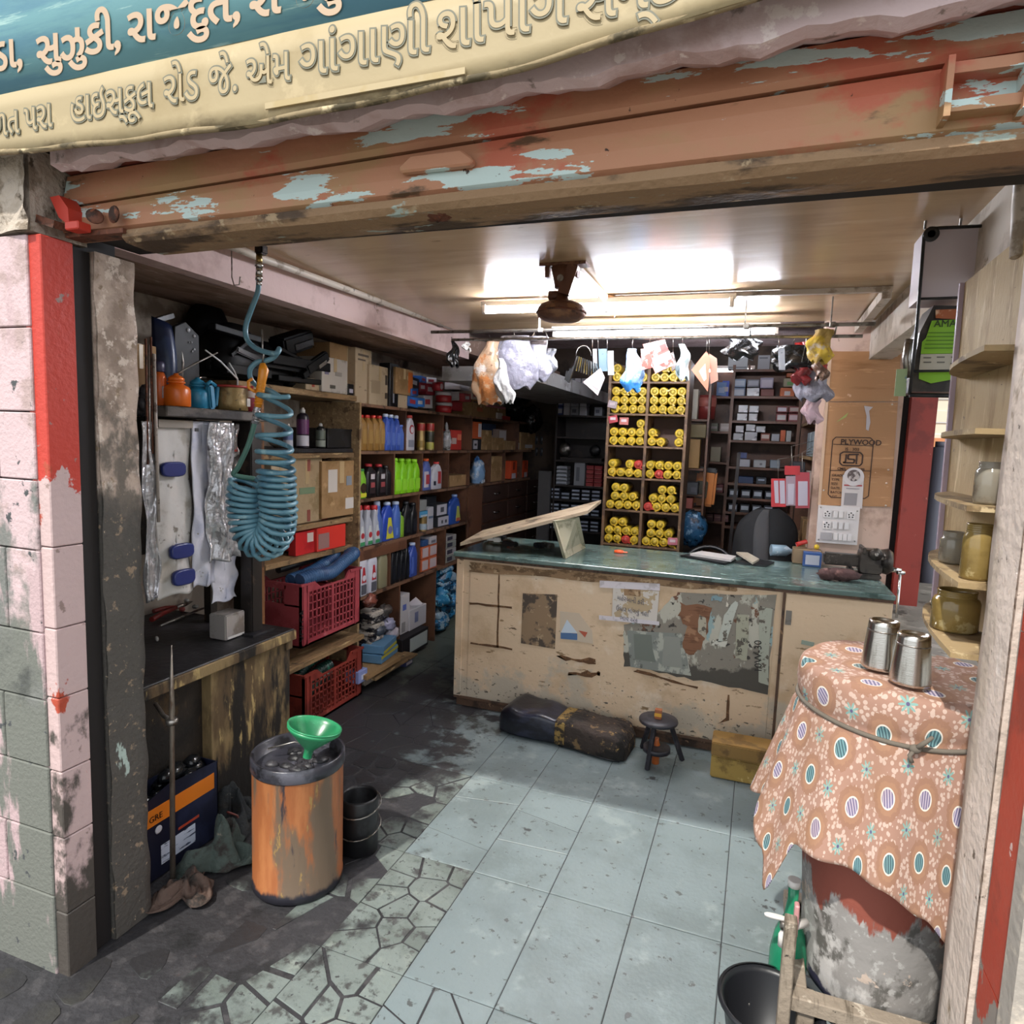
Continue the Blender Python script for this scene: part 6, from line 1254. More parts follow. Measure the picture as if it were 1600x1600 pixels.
crumple('blue and white plastic bag at the drawers end of the second row', 746, 742, (.085, .16), -2.42, bluw, 62)
# ---------------- things on top of the rack
TZ = 1.86
ycart('cardboard_box', 'cream printed carton on top of the rack', 577, 609, 572, 632, -2.42, .2, cm=ccart, lab=[(.1, .5, .3, .62, '#a08c70'), (.75, .85, .55, .8, '#4a4034'), (.75, .85, .2, .35, '#4a4034')], zb=TZ)
ycart('black_box', 'upright black printed carton on top of the rack', 609, 622, 568, 633, -2.40, .09, cm=blk, tape_=False, lab=[(.35, .5, .1, .7, '#9c9aa0')], zb=TZ)
ycart('cardboard_box', 'brown carton with orange flame print, resting on a smaller one', 618, 645, 576, 607, -2.38, .2, lab=[(.72, .98, .1, .9, '#b85f24')], zb=1.955)
ycart('cardboard_box', 'small tan carton under the flame-printed one', 622, 637, 607, 636, -2.40, .14, cm=ccart, zb=TZ)
random.seed(91)
pal = ['#a82830', '#b9b2b4', '#24508f', '#8c2f34', '#1c2026', '#b8443c', '#7a8a98', '#c2bcc0']
pile = [(640, 653, 620, 636, '#2a64b0'), (653, 664, 622, 636, '#2f74c0'), (640, 655, 607, 619, '#2456a0'), (656, 667, 598, 612, '#8c2330'), (664, 676, 618, 638, '#b3aeb0'), (667, 680, 600, 617, '#a02a38'),
        (655, 668, 588, 598, '#2a5aa0'), (640, 656, 590, 606, '#23272e'), (670, 682, 590, 600, '#b8b4b8'), (705, 718, 612, 626, '#b4b0b0'), (706, 722, 628, 642, '#962a30'), (712, 738, 600, 611, '#c0b8b8'), (718, 735, 590, 600, '#8c2a34'), (722, 738, 615, 628, '#a83c40'), (738, 752, 612, 624, '#b3a094')]
nm = {'#2a64b0': 'bright blue', '#2f74c0': 'sky blue', '#2456a0': 'royal blue', '#8c2330': 'dark red', '#b3aeb0': 'pale grey', '#a02a38': 'crimson', '#2a5aa0': 'mid blue', '#23272e': 'near-black', '#b8b4b8': 'off-white', '#b4b0b0': 'light grey', '#962a30': 'brick red', '#c0b8b8': 'whitish', '#8c2a34': 'maroon', '#a83c40': 'faded red', '#b3a094': 'beige'}
for i, (a, b, t0, b0, c) in enumerate(pile):
    X = -2.38-(.10 if t0 < 605 else 0); z0 = ax((a+b)/2, b0, X).z; z0 = max(z0, TZ+.001); z1 = ax((a+b)/2, t0, X).z
    y0, y1 = ax(a, b0, X).y, ax(b, b0, X).y
    t = cart('parts_box', f'{nm[c]} small parts box heaped on top of the rack', X-.14, X, y0+.002, y1-.004, z0, max(z1, z0+.02), cm=pm(c, .45), tape_=False, lab=[(.15, .7, .3, .7, '#c2bcc0' if i % 2 else '#9a3038')])
    t.rotation_euler = (rnd(-.08, .08), 0, rnd(-.2, .2))
for i, (py0, py1, nmz) in enumerate(((628, 643, 'lower'), (610, 627, 'upper'))):
    c = ax(693, py1, -2.40); z0 = TZ+.002 if i == 0 else TZ+.085; t = thing('bearing_tin', f'red and white round tin, {nmz} of the pair on top of the rack', 'tin', (c.x, c.y, z0))
    M().lathe([(.062, 0), (.066, .003), (.066, .05), (.062, .055)], (0, 0, 0), 28).build('tin_body', pm('#b02a2c', .3), t); M().lathe([(.068, .055), (.07, .057), (.07, .077), (.066, .080)], (0, 0, 0), 28).build('tin_lid', pm('#c2bcbe', .35), t)
c = ax(683, 604, -2.42); t = thing('bearing_tin', 'small red round tin lying on its side on the heap over the rack', 'tin', c); M().cyl((-.03, 0, 0), (.04, 0, 0), .036, n=20).build('tin_body', pm('#b83038', .3), t); M().cyl((.04, 0, 0), (.043, 0, 0), .024, n=20).build('tin_lid', pm('#c8bcc0', .35), t)
ycart('cardboard_box', 'brown carton near the orange hanging bag on top of the rack', 736, 765, 630, 652, -2.40, .2, lab=[(.3, .6, .4, .7, '#b0603c')], zb=TZ)
ycart('cardboard_box', 'second brown carton farther back on top of the rack', 765, 790, 634, 655, -2.40, .2, zb=TZ)
bx_('brown carton with black lettering on the heap over the rack', 736, 752, 602, 1.96, '#9a7448', [(.1, .8, .2, .6, '#33261c')], zt=2.03, X=-2.44)
for i, (a, b, t0, c, l) in enumerate(((760, 788, 634, '#b06a78', 'flat pink packet on the brown cartons over the rack'), (782, 796, 650, '#b03834', 'small red packet at the front of the rack top'), (776, 784, 645, '#c6b8ae', 'small white packet beside the red one on the rack top'))):
    bx_(l, a, b, t0, 1.965 if i == 0 else TZ, c, X=-2.38, zt=(1.985 if i == 0 else None), name='small_packet', cat='pack')
bgk = mat('shiny_black_bag', '#141416', .18, layers=[('#3a3a3e', 16, .58, .63)], bump=1, bscale=28)
for i, (px, py, r, X, l) in enumerate(((806, 640, (.16, .12), -2.5, 'black plastic bag heap at the rear end of the rack top'), (832, 655, (.14, .15), -2.35, 'shiny black bag hanging down at the rear corner of the rack'), (808, 622, (.18, .09), -2.55, 'upper dark bag under the grey loft'), (800, 625, (.14, .07), -2.55, 'grey-black bundle behind the brown cartons on the rack'))):
    crumple(l, px, py, r, X, bgk if i < 3 else topm, 70+i, name='black_bag')
t = thing('blister_tool_cards', 'rack of dark hanging blister cards at the rear corner', 'cards', ax(845, 690, -2.3))
for i in range(3):
    for j in range(2):
        c = ax(838+i*8, 688+j*18, -2.3); M().ob(c, (.012, .05, .09)).build('blister_card', pm('#23262c'), t, W=True); M().ob(c+Vector((.008, 0, .01)), (.003, .03, .03)).build('card_print', pm('#8f9298'), t, W=True)
# ============================================================ REAR LEFT DARK SHELVES
bsm = mat('near_black_shelf', '#231a17', .5, layers=[('#352823', 8, .55, .65)])
BY = 6.75
bs = thing('rear_dark_shelf', 'near-black tall shelf unit in the rear left corner full of small boxes', 'shelf', (-1.65, 6.95, 0))
bxa, bxb = ay(868, 700, BY).x, ay(948, 700, BY).x
for X in (bxa-.01, bxb): M().box(X, X+.02, BY, BY+.35, 0, 2.30).build('side_panel', bsm, bs, W=True)
M().box(bxa, bxb, BY+.34, BY+.35, 0, 2.30).build('back_panel', bsm, bs, W=True)
def zrow(py, Y, px=905): return ay(px, py, Y).z
BZ = {}
for py in (624, 649, 683, 720, 759, 782, 806, 830):
    z = zrow(py, BY); BZ[py] = z; M().box(bxa+.012, bxb-.002, BY, BY+.34, z-.018, z).build('shelf_board', bsm, bs, W=True)
def ybx(label, px0, px1, pyt, Y, z, col, lab=None, dep=.14, zt=None, name='parts_box', group=None, rough=.5, cat='box', pyr=650):
    a, b = ay(px0, pyr, Y).x, ay(px1, pyr, Y).x; z1 = zt or ay((px0+px1)/2, pyt, Y).z
    return cart(name, label, a+.001, b-.001, Y, Y+dep, z+.001, max(z1, z+.015), cm=pm(col, rough) if isinstance(col, str) else col, tape_=False, lab=lab, group=group, cat=cat, face='y')
cn = {'#9c2a26': 'red', '#a9a8ac': 'white', '#6e7076': 'grey', '#c0302a': 'bright red', '#3b4a80': 'blue', '#b9b7bd': 'pale', '#82848a': 'light grey', '#8c2528': 'deep red'}
z = BZ[624]; WL = [(.15, .85, .2, .8, '#b9b6bc')]
for r, py in enumerate((613, 601)):
    for i, (a, b, c) in enumerate(((871, 883, '#9c2a26'), (884, 895, '#c0302a' if r == 0 else '#82848a'), (896, 905, '#b9b7bd'), (906, 917, '#a9a8ac'), (918, 930, '#9c2a26' if r else '#b9b7bd'))):
        ybx(f'{cn[c]} box, {ORD[i]} from the left, {"upper" if r else "lower"} layer, top rear-left shelf', a, b, py, BY+.005, z if r == 0 else z+.11, c, WL if i > 1 else None, zt=(z+.108 if r == 0 else z+.215))
z = BZ[649]
for r in range(2):
    for i, (a, b, c) in enumerate(((870, 879, '#3b4a80'), (880, 890, '#b9b7bd'), (891, 904, '#82848a'), (905, 916, '#b9b7bd'), (928, 940, '#82848a'))):
        if r and i == 4: continue
        ybx(f'{cn[c]} small box, {ORD[i]} from left, {"upper" if r else "lower"} layer, second rear-left shelf', a, b, 0, BY+.005, z+.09*r+.001*r, c, [(.1, .9, .2, .75, '#bebbc2')] if c != '#82848a' else [(.2, .7, .3, .7, '#4a4c58')], zt=z+.088*(r+1))
random.seed(33)
t = thing('blower_unit', 'dark rounded machine parts on the arched rear-left shelf', 'machine', ay(905, 710, BY+.1)); t.location.z = BZ[720]
for px, r_ in ((883, .07), (930, .06)): M().lathe([(r_*.3, 0), (r_*.9, .01), (r_, .03), (r_*.8, .07), (r_*.3, .09)], (ay(px, 700, BY+.06).x, BY+.09, BZ[720]+.11), 18, rot=(PI/2, 0, 0)).build('round_housing', steel if px < 900 else blk, t, W=True); 
M().box(ay(875, 700, BY).x, ay(940, 700, BY).x, BY+.03, BY+.2, BZ[720]+.001, BZ[720]+.03).build('base_board', bsm, t, W=True)
z = BZ[759]
for i in range(5): ybx(f'flat silver box, {ORD[i]} from the bottom of the silver pile, rear-left shelf', 873, 890, 0, BY+.005, z+i*.040, '#a4a8b0', [(.05, .95, .1, .3, '#3c4048')], zt=z+i*.040+.036, group='silver pile')
ybx('tall grey printed carton beside the silver pile, rear-left shelf', 901, 918, 0, BY+.005, z, '#8a8c90', [(.2, .5, .2, .8, '#5c5e66')], zt=z+.24)
for r in range(5):
    for c in range(2): ybx(f'deep red box, {ORD[r]} layer up, {("left","right")[c]} column, rear-left shelf', 920+c*13, 932+c*13, 0, BY+.005, z+r*.044, '#8c2528', [(.1, .9, .0, .15, '#b56a60')], zt=z+r*.044+.040, group='deep red boxes')
for py0, nr in ((782, 3), (806, 3), (830, 3)):
    z = BZ[py0]; rowname = {782: 'upper', 806: 'middle', 830: 'lower'}[py0]
    for c in range(5):
        for r in range(nr):
            if (c*7+r*3+py0) % 5 == 0 and r == nr-1: continue
            ybx(f'navy box with pale end label, {ORD[c]} column, {ORD[r]} layer, {rowname} low rear-left shelf', 866+c*16, 880+c*16, 0, BY+.005, z+r*.040, '#20242e', [(.08, .92, .3, .8, '#9aa4b4')], zt=z+r*.040+.036, group='navy labelled boxes')
# white switch panel / door edge beside drawers
m = M(); a = ay(845, 740, 6.6); m.box(a.x-.03, a.x+.10, 6.62, 6.66, .0, 1.35); tag(m.build('grey_board', pm('#4c4a4a'), None, W='o'), 'grey board between the drawers and the rear-left dark shelf', 'board')
# ============================================================ YELLOW FILTER RACK
GY = 5.0
ry = thing('filter_rack', 'brown pigeonhole rack filled with yellow wrapped cylinders behind the counter', 'rack', (-.75, 5.15, 0))
gx0, gxm, gx1 = ay(951, 640, GY).x, ay(1011, 640, GY).x, ay(1073, 640, GY).x
tan_e = mat('tan_rack_edge', '#6b5038', .6, layers=[('#4d3829', 8, .5, .62), ('#8c6d50', 16, .6, .66)])
for X, nm_ in ((gx0, 0), (gxm, 0), (gx1, 0)): M().box(X-.010, X+.010, GY, GY+.33, 0, 2.28).build('upright', tan_e, ry, W=True)
M().box(gx0, gx1, GY+.325, GY+.335, 0, 2.28).build('back_panel', mat('rack_back', '#6a5246', .7), ry, W=True)
GZ = [ay(980, py, GY).z for py in (851, 797, 746, 696, 646, 596)]
for z in GZ: M().box(gx0+.01, gx1-.01, GY-.002, GY+.325, z-.014, z).build('shelf_board', tan_e, ry, W=True)
M().box(gx0+.01, gx1-.01, GY-.002, GY+.325, .70, .72).build('shelf_board', tan_e, ry, W=True)
yel = mat('yellow_film', '#c9a92e', .3, layers=[('#b08c22', 30, .5, .62), ('#dcc763', 26, .58, .64)], bump=.3, bscale=60); redf = mat('red_film', '#b83a30', .35, layers=[('#9a2a24', 30, .5, .62)])
def yc_proto(mt, face_c, ring_c):
    t = thing('filter_tube', 'x', 'filter', (0, 0, -5))
    r = .0335; M().lathe([(r*.78, 0), (r*.96, .005), (r, .012), (r, .215), (r*.9, .22)], (0, 0, 0), 18, rot=(PI/2*-1, 0, 0)).build('wrapped_tube', mt, t)
    M().lathe([(.0, -.0012), (r*.62, -.0012), (r*.62, .0)], (0, 0, 0), 14, rot=(-PI/2, 0, 0)).build('end_print', pm(face_c, .4), t)
    m = M(); m.lathe([(r*.34, -.002), (r*.42, -.002), (r*.42, -.0012), (r*.34, -.0012)], (0, 0, 0), 12, rot=(-PI/2, 0, 0), caps=False); m.build('print_ring', pm(ring_c, .4), t)
    M().ob((r*.75, -.002, -r*.8), (.018, .006, .012), (0, .6, 0)).build('twisted_film_end', mt, t)
    return t
py_ = yc_proto(yel, '#c2a536', '#6e5c20'); pr_ = yc_proto(redf, '#b8443c', '#8c2a26')
rows_ = {  # (bay, shelf index): list of rows bottom-up; each row list of columns 0..3 ('y','r',None)
 (0, 0): ['yyry', 'yyyy', 'yy.'], (1, 0): ['yyyy', 'yyy', 'yy.'], (0, 1): ['yyyy', 'yyy', 'yy.'], (1, 1): ['ryyy', 'yyy', '.yy'],
 (0, 2): ['yyyy', 'y.yr'], (1, 2): ['yryy', 'yyyy'], (0, 3): ['yyyy', 'yyyy', '...y'], (1, 3): ['yy.y', 'y..y'],
 (0, 4): ['yyyy', 'yyyy', 'yyyy'], (1, 4): ['yyyy', 'yyyy', 'yyyy'], (0, 5): ['yy.y', 'y...'], (1, 5): ['yyyy', '.yy.']}
random.seed(101); first = {'y': True, 'r': True}
SH = ['bottom', 'second', 'third', 'fourth', 'fifth', 'top']
for (bay, si), rws in rows_.items():
    xa, xb = ((gx0+.012, gxm-.012), (gxm+.012, gx1-.012))[bay]; z0 = GZ[si]; W_ = (xb-xa); 
    for r, row in enumerate(rws):
        n = len(row); off = 0 if n == 4 else W_/8
        for c, ch_ in enumerate(row):
            if ch_ == '.': continue
            x = xa+off+W_*(c+.5)/4; z = z0+.035+r*.0655+rnd(-.001, .001)
            if x > xb-.025: continue
            lab = f'{"red" if ch_ == "r" else "yellow"} wrapped tube, {("bottom","second","third")[r]} layer, {ORD[c]} along, {SH[si]} {("left","right")[bay]} pigeonhole of the filter rack'
            p = py_ if ch_ == 'y' else pr_
            loc = (x, GY+.012+rnd(0, .02), z)
            if first[ch_]: first[ch_] = False; p.location = loc; p['label'] = lab; p['group'] = 'wrapped filter tubes'; p.rotation_euler.y = rnd(-.5, .5)
            else:
                q = dup(p, loc, 0, lab, 'wrapped filter tubes'); q.rotation_euler.y = rnd(-1, 1)
for i, (px, py, c, l) in enumerate(((958, 655, '#b04048', 'red and white pouch standing on the wrapped tubes, left pigeonhole'), (975, 658, '#b86a62', 'pink folded pouch beside the red one on the wrapped tubes'), (957, 632, '#a8989c', 'pale pink package among the yellow tubes, fifth left pigeonhole'), (1051, 846, '#b8707c', 'pink carton at the right end of the bottom right pigeonhole'))):
    c_ = ay(px, py, GY-.006); t = thing('parts_pouch', l, 'pouch', c_); M().ob((0, 0, 0), (.07, .012, .055), (0, rnd(-.3, .3), 0)).build('pouch_body', pm(c, .35), t, bevel=.003); M().ob((0, -.008, .004), (.04, .003, .02)).build('pouch_print', pm('#c9b8ba', .4), t)
# ============================================================ REAR RIGHT SHELVES
QY = 6.0
rs = thing('rear_right_shelf', 'dark brown rear shelf unit with many small boxes right of the filter rack', 'shelf', (.1, 6.2, 0))
qx0, qxm, qxd, qx1 = ay(1103, 640, QY).x, ay(1143, 640, QY).x, ay(1172, 560, QY).x, ay(1250, 640, QY).x
for X in (qx0, qxm, qx1): M().box(X-.012, X+.012, QY, QY+.35, 0, 2.36 if X != qx0 else 2.30).build('upright', rckm, rs, W=True)
M().box(qx0, qx1, QY+.34, QY+.35, 0, 2.36).build('back_panel', rckm, rs, W=True)
QZ = {}
for py in (577, 619, 658, 689, 731, 757, 780, 803, 826):
    z = zrow(py, QY, 1195); QZ[py] = z; M().box(qxm+.012, qx1-.012, QY-.002, QY+.34, z-.02, z).build('shelf_board', rckm, rs, W=True)
for py in (619, 674, 722, 770, 815):
    z = zrow(py, QY, 1124); QZ[py+.5] = z; M().box(qx0+.012, qxm-.012, QY-.002, QY+.34, z-.018, z).build('shelf_board', rckm, rs, W=True)
M().box(qxd-.008, qxd+.008, QY, QY+.3, QZ[577]+.001, 2.36).build('divider', rckm, rs, W=True)
silvm = mat('shiny_pack', '#a6a5a8', .25, layers=[('#c9c8cc', 22, .56, .62), ('#6b6a70', 18, .6, .65)], bump=.3)
items = [ # px0,px1,pyt,shelf,colour,labels,desc
 (1131, 1162, 557, 577, '#a3a6a8', [(.05, .95, .1, .2, '#6a6c70')], 'wide pale tray box on the top right rear shelf'),
 (1177, 1196, 555, 577, '#8b8b8f', [(.1, .8, .75, .85, '#4e4f56')], 'grey carton right of the divider, top rear shelf'),
 (1197, 1219, 545, 577, '#7d7a70', [(.1, .8, .6, .75, '#55524a')], 'taller taupe carton on the top rear shelf'),
 (1116, 1132, 597, 619, '#5a7cae', [(.2, .8, .2, .6, '#93a4c4')], 'blue box at the left end of the second rear-right shelf'),
 (1142, 1161, 606, 619, '#7c88a0', [(.1, .9, .1, .8, '#aeb2bc')], 'lower blue-grey box, second rear-right shelf'),
 (1163, 1183, 606, 619, silvm, None, 'silver pack lower middle, second rear-right shelf'),
 (1185, 1206, 608, 619, '#6c3226', None, 'rust-brown low box, second rear-right shelf'),
 (1215, 1238, 606, 619, '#b55c2c', [(.3, .7, .1, .6, '#b8b0ae')], 'orange box with white label, second rear-right shelf'),
 (1151, 1167, 646, 658, silvm, None, 'shiny pack lower left, third rear-right shelf'), (1169, 1183, 646, 658, silvm, None, 'shiny pack lower second, third rear-right shelf'),
 (1212, 1229, 646, 658, '#702c2c', [(.1, .9, .2, .8, '#aba6a4')], 'dark red box lower, third rear-right shelf'), (1231, 1247, 646, 658, '#702c2c', [(.1, .9, .2, .8, '#b09a9c')], 'dark red box lower right, third rear-right shelf'),
 (1147, 1163, 677, 689, silvm, None, 'shiny pack far left, fourth rear-right shelf'), (1165, 1185, 675, 689, silvm, None, 'wide shiny pack, fourth rear-right shelf'), (1190, 1205, 677, 689, '#7a3a2c', [(.1, .9, .3, .8, '#a89a92')], 'reddish box, fourth rear-right shelf'),
 (1207, 1220, 678, 689, '#9a9aa0', None, 'pale box, fourth rear-right shelf'), (1221, 1229, 672, 689, '#b5552a', None, 'upright orange box, fourth rear-right shelf'), (1230, 1238, 673, 689, '#9b9b98', None, 'upright pale box beside the orange one, fourth rear-right shelf'),
 (1156, 1177, 718, 731, '#b0b0b8', None, 'white-faced low box, fifth rear-right shelf'), (1182, 1202, 719, 731, '#a2a5a8', [(.5, .7, .3, .6, '#6a6c70')], 'grey printed low box, fifth rear-right shelf'), (1208, 1224, 719, 731, '#7d8890', None, 'blue-grey low box, fifth rear-right shelf'),
 (1160, 1184, 745, 757, '#24385c', None, 'navy low box, sixth rear-right shelf'), (1188, 1205, 746, 757, '#20262e', [(.2, .8, .5, .7, '#8c98a8')], 'black low box with grey strip, sixth rear-right shelf'),
]
for i in range(4):
    items += [(1141+i*19+6, 1156+i*19+6, 0, 803, '#2a2d34', [(.1, .9, .3, .8, '#a6acb4')], f'dark box with white strip, {ORD[i]} along, low rear-right shelf'),
              (1141+i*19+6, 1156+i*19+6, 0, 780, '#2a2d34', [(.1, .9, .3, .8, '#a6acb4')], f'dark box with white strip, {ORD[i]} along, seventh rear-right shelf')]
for a, b, pt, sh_, c, lab, d in items:
    ybx(d, a, b, pt or 1, QY+.005, QZ[sh_], c, lab, zt=None if pt else QZ[sh_]+.07, pyr=660)
def second(px0, px1, below_pt, top_pt, c, lab, d):
    z0 = ay((px0+px1)/2, below_pt, QY).z+.002; ybx(d, px0, px1, top_pt, QY+.01, z0, c, lab, pyr=660)
second(1142, 1161, 605.5, 592, '#7d8ca6', [(.1, .9, .2, .8, '#aab4c2')], 'upper blue-grey box, second rear-right shelf')
second(1163, 1182, 605, 593, '#7c7c84', [(.1, .9, .2, .8, '#9c9ca6')], 'upper grey box, second rear-right shelf')
second(1183, 1204, 607, 590, '#8f8698', [(.1, .9, .1, .8, '#b0a8b4')], 'lilac-grey box on the rust-brown one, second rear-right shelf')
second(1219, 1239, 605, 591, '#8a8068', [(.3, .8, .2, .6, '#5c8a4a')], 'beige box with green print, second rear-right shelf')
second(1223, 1236, 590, 583, '#9a4a20', None, 'small orange-brown box on the green-printed one')
second(1152, 1167, 645, 633, silvm, None, 'shiny pack upper left, third rear-right shelf'); second(1169, 1184, 645, 634, silvm, None, 'shiny pack upper second, third rear-right shelf')
second(1212, 1229, 645, 635, '#702c2c', [(.1, .9, .2, .8, '#b0aab0')], 'dark red box upper, third rear-right shelf'); second(1231, 1248, 645, 635, '#702c2c', [(.1, .9, .2, .8, '#9c8c84')], 'dark red box upper right, third rear-right shelf')
second(1150, 1163, 676, 665, silvm, None, 'shiny pack upper left, fourth rear-right shelf'); second(1166, 1181, 674, 663, silvm, None, 'shiny pack upper middle, fourth rear-right shelf'); second(1182, 1197, 676, 666, silvm, None, 'shiny pack upper right, fourth rear-right shelf')
second(1157, 1171, 717, 707, '#4c5a8a', None, 'small violet-blue box on the white-faced one, fifth rear-right shelf')
# between rack and right shelf: narrow stack on shelf ends
NY = 5.45
nr = thing('narrow_side_shelf', 'narrow dark shelf squeezed between the filter rack and the rear right unit', 'shelf', (-.42, 5.6, 0))
n0, n1 = ay(1076, 640, NY).x, ay(1102, 640, NY).x
for X in (n1+.02,): M().box(X, X+.016, NY, NY+.3, 0, 2.2).build('upright', rckm, nr, W=True)
NZ = {}
for py in (655, 732, 773, 795, 850): z = zrow(py, NY, 1090); NZ[py] = z; M().box(n0, n1+.018, NY, NY+.3, z-.016, z).build('shelf_board', rckm, nr, W=True)
ybx('tall cream box standing right of the yellow filters', 1076, 1090, 607, NY, NZ[655], '#a9a496', zt=ay(1083, 608, NY).z, pyr=640)
t = thing('dark_red_drum', 'dark red round tin by the upper right corner of the filter rack', 'tin', (ay(1104, 640, 5.6).x, 5.62, NZ[655]+.0))
t.location.z = ay(1104, 655, 5.6).z; M().cyl((0, 0, 0), (0, 0, .19), .068, n=24).build('tin_body', pm('#7c2e2a', .4), t); M().lathe([(.069, .10), (.072, .101), (.072, .17), (.069, .171)], (0, 0, 0), 24).build('pale_band', pm('#9c5a50'), t)
ybx('tan carton at mid height right of the filter rack', 1072, 1094, 686, NY-.02, NZ[732]+.0, '#96733f', pyr=700)
ybx('olive paper sack above the tan carton, right of the filter rack', 1078, 1103, 662, NY+.02, ay(1088, 684, NY).z, '#6f6038', zt=ay(1088, 663, NY).z, pyr=680)
ybx('dark grey case right of the filter rack', 1068, 1090, 752, NY-.05, NZ[773], '#3a3c42', [(.5, .9, .2, .6, '#4e5058')], zt=ay(1080, 753, NY).z, pyr=770)
ybx('copper-coloured box under the dark grey case', 1066, 1082, 780, NY-.05, NZ[795]-.0, '#8c4a40', zt=ay(1075, 777, NY).z, pyr=790)
m = M(); oc = thing('orange_case', 'orange and black plastic case standing on edge right of the filter rack', 'case', ay(1102, 780, 5.7))
M().ob(ay(1103, 762, 5.65), (.16, .12, .30), (0, .05, 0)).build('case_shell', mat('orange_case', '#c2701c', .4), oc, W=True, bevel=.02); M().ob(ay(1103, 735, 5.66), (.18, .14, .05), (0, .05, 0)).build('lid', blk, oc, W=True, bevel=.01); M().ob(ay(1096, 765, 5.56), (.09, .03, .14), (0, .05, 0)).build('case_label', pm('#3a3420'), oc, W=True, bevel=.006)
random.seed(64); m = M(); c = ay(1082, 826, 5.35)
m.ell(c, (.11, .06, .14), 16, 12, .14); tag(m.build('blue_plastic_bag', mat('dark_blue_bag', '#2c5a80', .2, layers=[('#7fa4c0', 18, .57, .62), ('#16283a', 12, .52, .58)], bump=1, bscale=30), None, W='o'), 'blue shiny plastic bag hanging right of the bottom filters', 'bag')
for i, (a, b, s_, c, d) in enumerate(((1123, 1134, 619.5, '#2a4ab0', 'bright blue box on the upper inner shelf'), (1106, 1121, 674.5, '#7a8070', 'grey-green box on the inner shelf'), (1124, 1141, 674.5, '#9c948e', 'pale box on the inner shelf'), (1112, 1128, 722.5, '#9a927c', 'wrapped tan bundle on the middle inner shelf'), (1120, 1136, 770.5, '#6c3238', 'striped maroon box on the lower inner shelf'))):
    ybx(d+', rear right unit', a, b, 0, QY+.006, QZ[s_], c, [(.1, .9, .3, .6, '#b0a8a8')] if i != 3 else None, zt=QZ[s_]+(.13 if i in (0, 3) else .07), pyr=680)
for i in range(3): ybx(f'maroon carton row behind the counter, {ORD[i]} from the left, lowest visible inner shelf', 1104+i*12, 1115+i*12, 0, QY+.004, QZ[815.5], '#4c2422', [(.1, .9, .55, .65, '#8c6a60')], zt=QZ[815.5]+.06, pyr=800)
# leaning bar
m = M(); a_, b_ = ay(1155, 707, 5.7), ay(1141, 850, 5.7); m.bar(a_, b_+(b_-a_)*(b_.z/(a_.z-b_.z)), .02, .025); tag(m.build('upright_strut', bsm, None, W='o'), 'dark upright metal strut leaning in front of the rear right shelves', 'strut')
# chair covered with black cloth
ch = thing('covered_chair', 'office chair draped with black cloth behind the counter', 'chair', (0, 4.85, 0))
blc = mat('black_cloth', '#1b1c1f', .75, layers=[('#2a2b30', 4, .52, .62)], bump=.2)
c = ay(1193, 850, 4.85); 
def chf(u, v):
    a = -PI/2+(u-.5)*PI*1.25; wv = 1+.05*math.sin(u*24)*(1-v); top = math.sin(min(1, v*1.0)*PI/2)
    rr = .19*(1-.72*max(0, (v-.45)/.55)**3)*wv
    return (c.x+rr*1.05*math.cos(a)+.02*v, 4.85+.11*math.sin(a)*(1-.6*v), .80+(ay(1195, 800, 4.85).z-.80)*v+.03)
m = M(); m.grid(chf, 36, 24); m.build('draped_cloth', blc, ch, W=True, solid=.008)
m = M(); P_ = [chf(.5+.02, v/10) for v in range(1, 10)]; m.grid(lambda u, v: Vector(chf(.42+.13*u-.05*v, .05+.92*v))+Vector((0, -.008, .004)), 4, 14); m.build('grey_cloth_fold', pm('#4a4a4c', .8), ch, W=True, solid=.003)
M().cyl((c.x, 4.86, .1), (c.x, 4.86, .82), .03, n=10).build('gas_column', blk, ch, W=True)
for k in range(5): M().bar((c.x, 4.86, .09), (c.x+.26*math.cos(k*1.257), 4.86+.26*math.sin(k*1.257), .05), .04, .03).build('foot', blk, ch, W=True)
m = M(); cc = ay(1108, 866, 4.9); m.tube([(cc.x+.17*math.cos(a), 4.9+.1*math.sin(a), cc.z-.10+.14*math.sin(a)) for a in [k*PI/12 for k in range(13)]], .016, 8); m.build('chair_arm', blk, ch, W=True)
# ============================================================ SIDE PIER: plywood, label, switchboard, side shelf
PY = 4.40
ply = mat('plywood_sheet', '#a77a52', .55, layers=[('#94673f', 4, .5, .62, (.4, 1, 3)), ('#bd9066', 9, .58, .68, (.5, 1, 4)), ('#c9a488', 22, .68, .7)], bump=.08)
pp = thing('plywood_panel', 'plywood sheets with a black certification stamp screwed to the pier', 'panel', (.58, PY, 1.4))
q = [ay(1299, 549, PY-.012), ay(1408, 549, PY-.012), ay(1403, 627, PY-.012), ay(1293, 627, PY-.012), ay(1281, 789, PY-.012), ay(1392, 792, PY-.012)]
def qprism(pts, th, nm, mt, par):
    n = len(pts); m = M(); m.add([Vector(p) for p in pts]+[Vector(p)+Vector((0, th, 0)) for p in pts], [tuple(range(n)), tuple(reversed(range(n, 2*n)))]+[(i, (i+1) % n, n+(i+1) % n, n+i) for i in range(n)]); return m.build(nm, mt, par, W=True)
qprism([q[0], q[1], q[2], q[3]], .010, 'plywood_sheet', ply, pp); qprism([q[3]+Vector((0, 0, -.006)), q[2]+Vector((0, 0, -.006)), q[5], q[4]], .010, 'plywood_sheet', ply, pp)
qprism([q[0]+Vector((-.012, -.004, .01)), q[0]+Vector((.004, -.004, .01)), q[4]+Vector((.004, -.004, 0)), q[4]+Vector((-.012, -.004, 0))], .014, 'edge_strip', pm('#c4a68c'), pp)
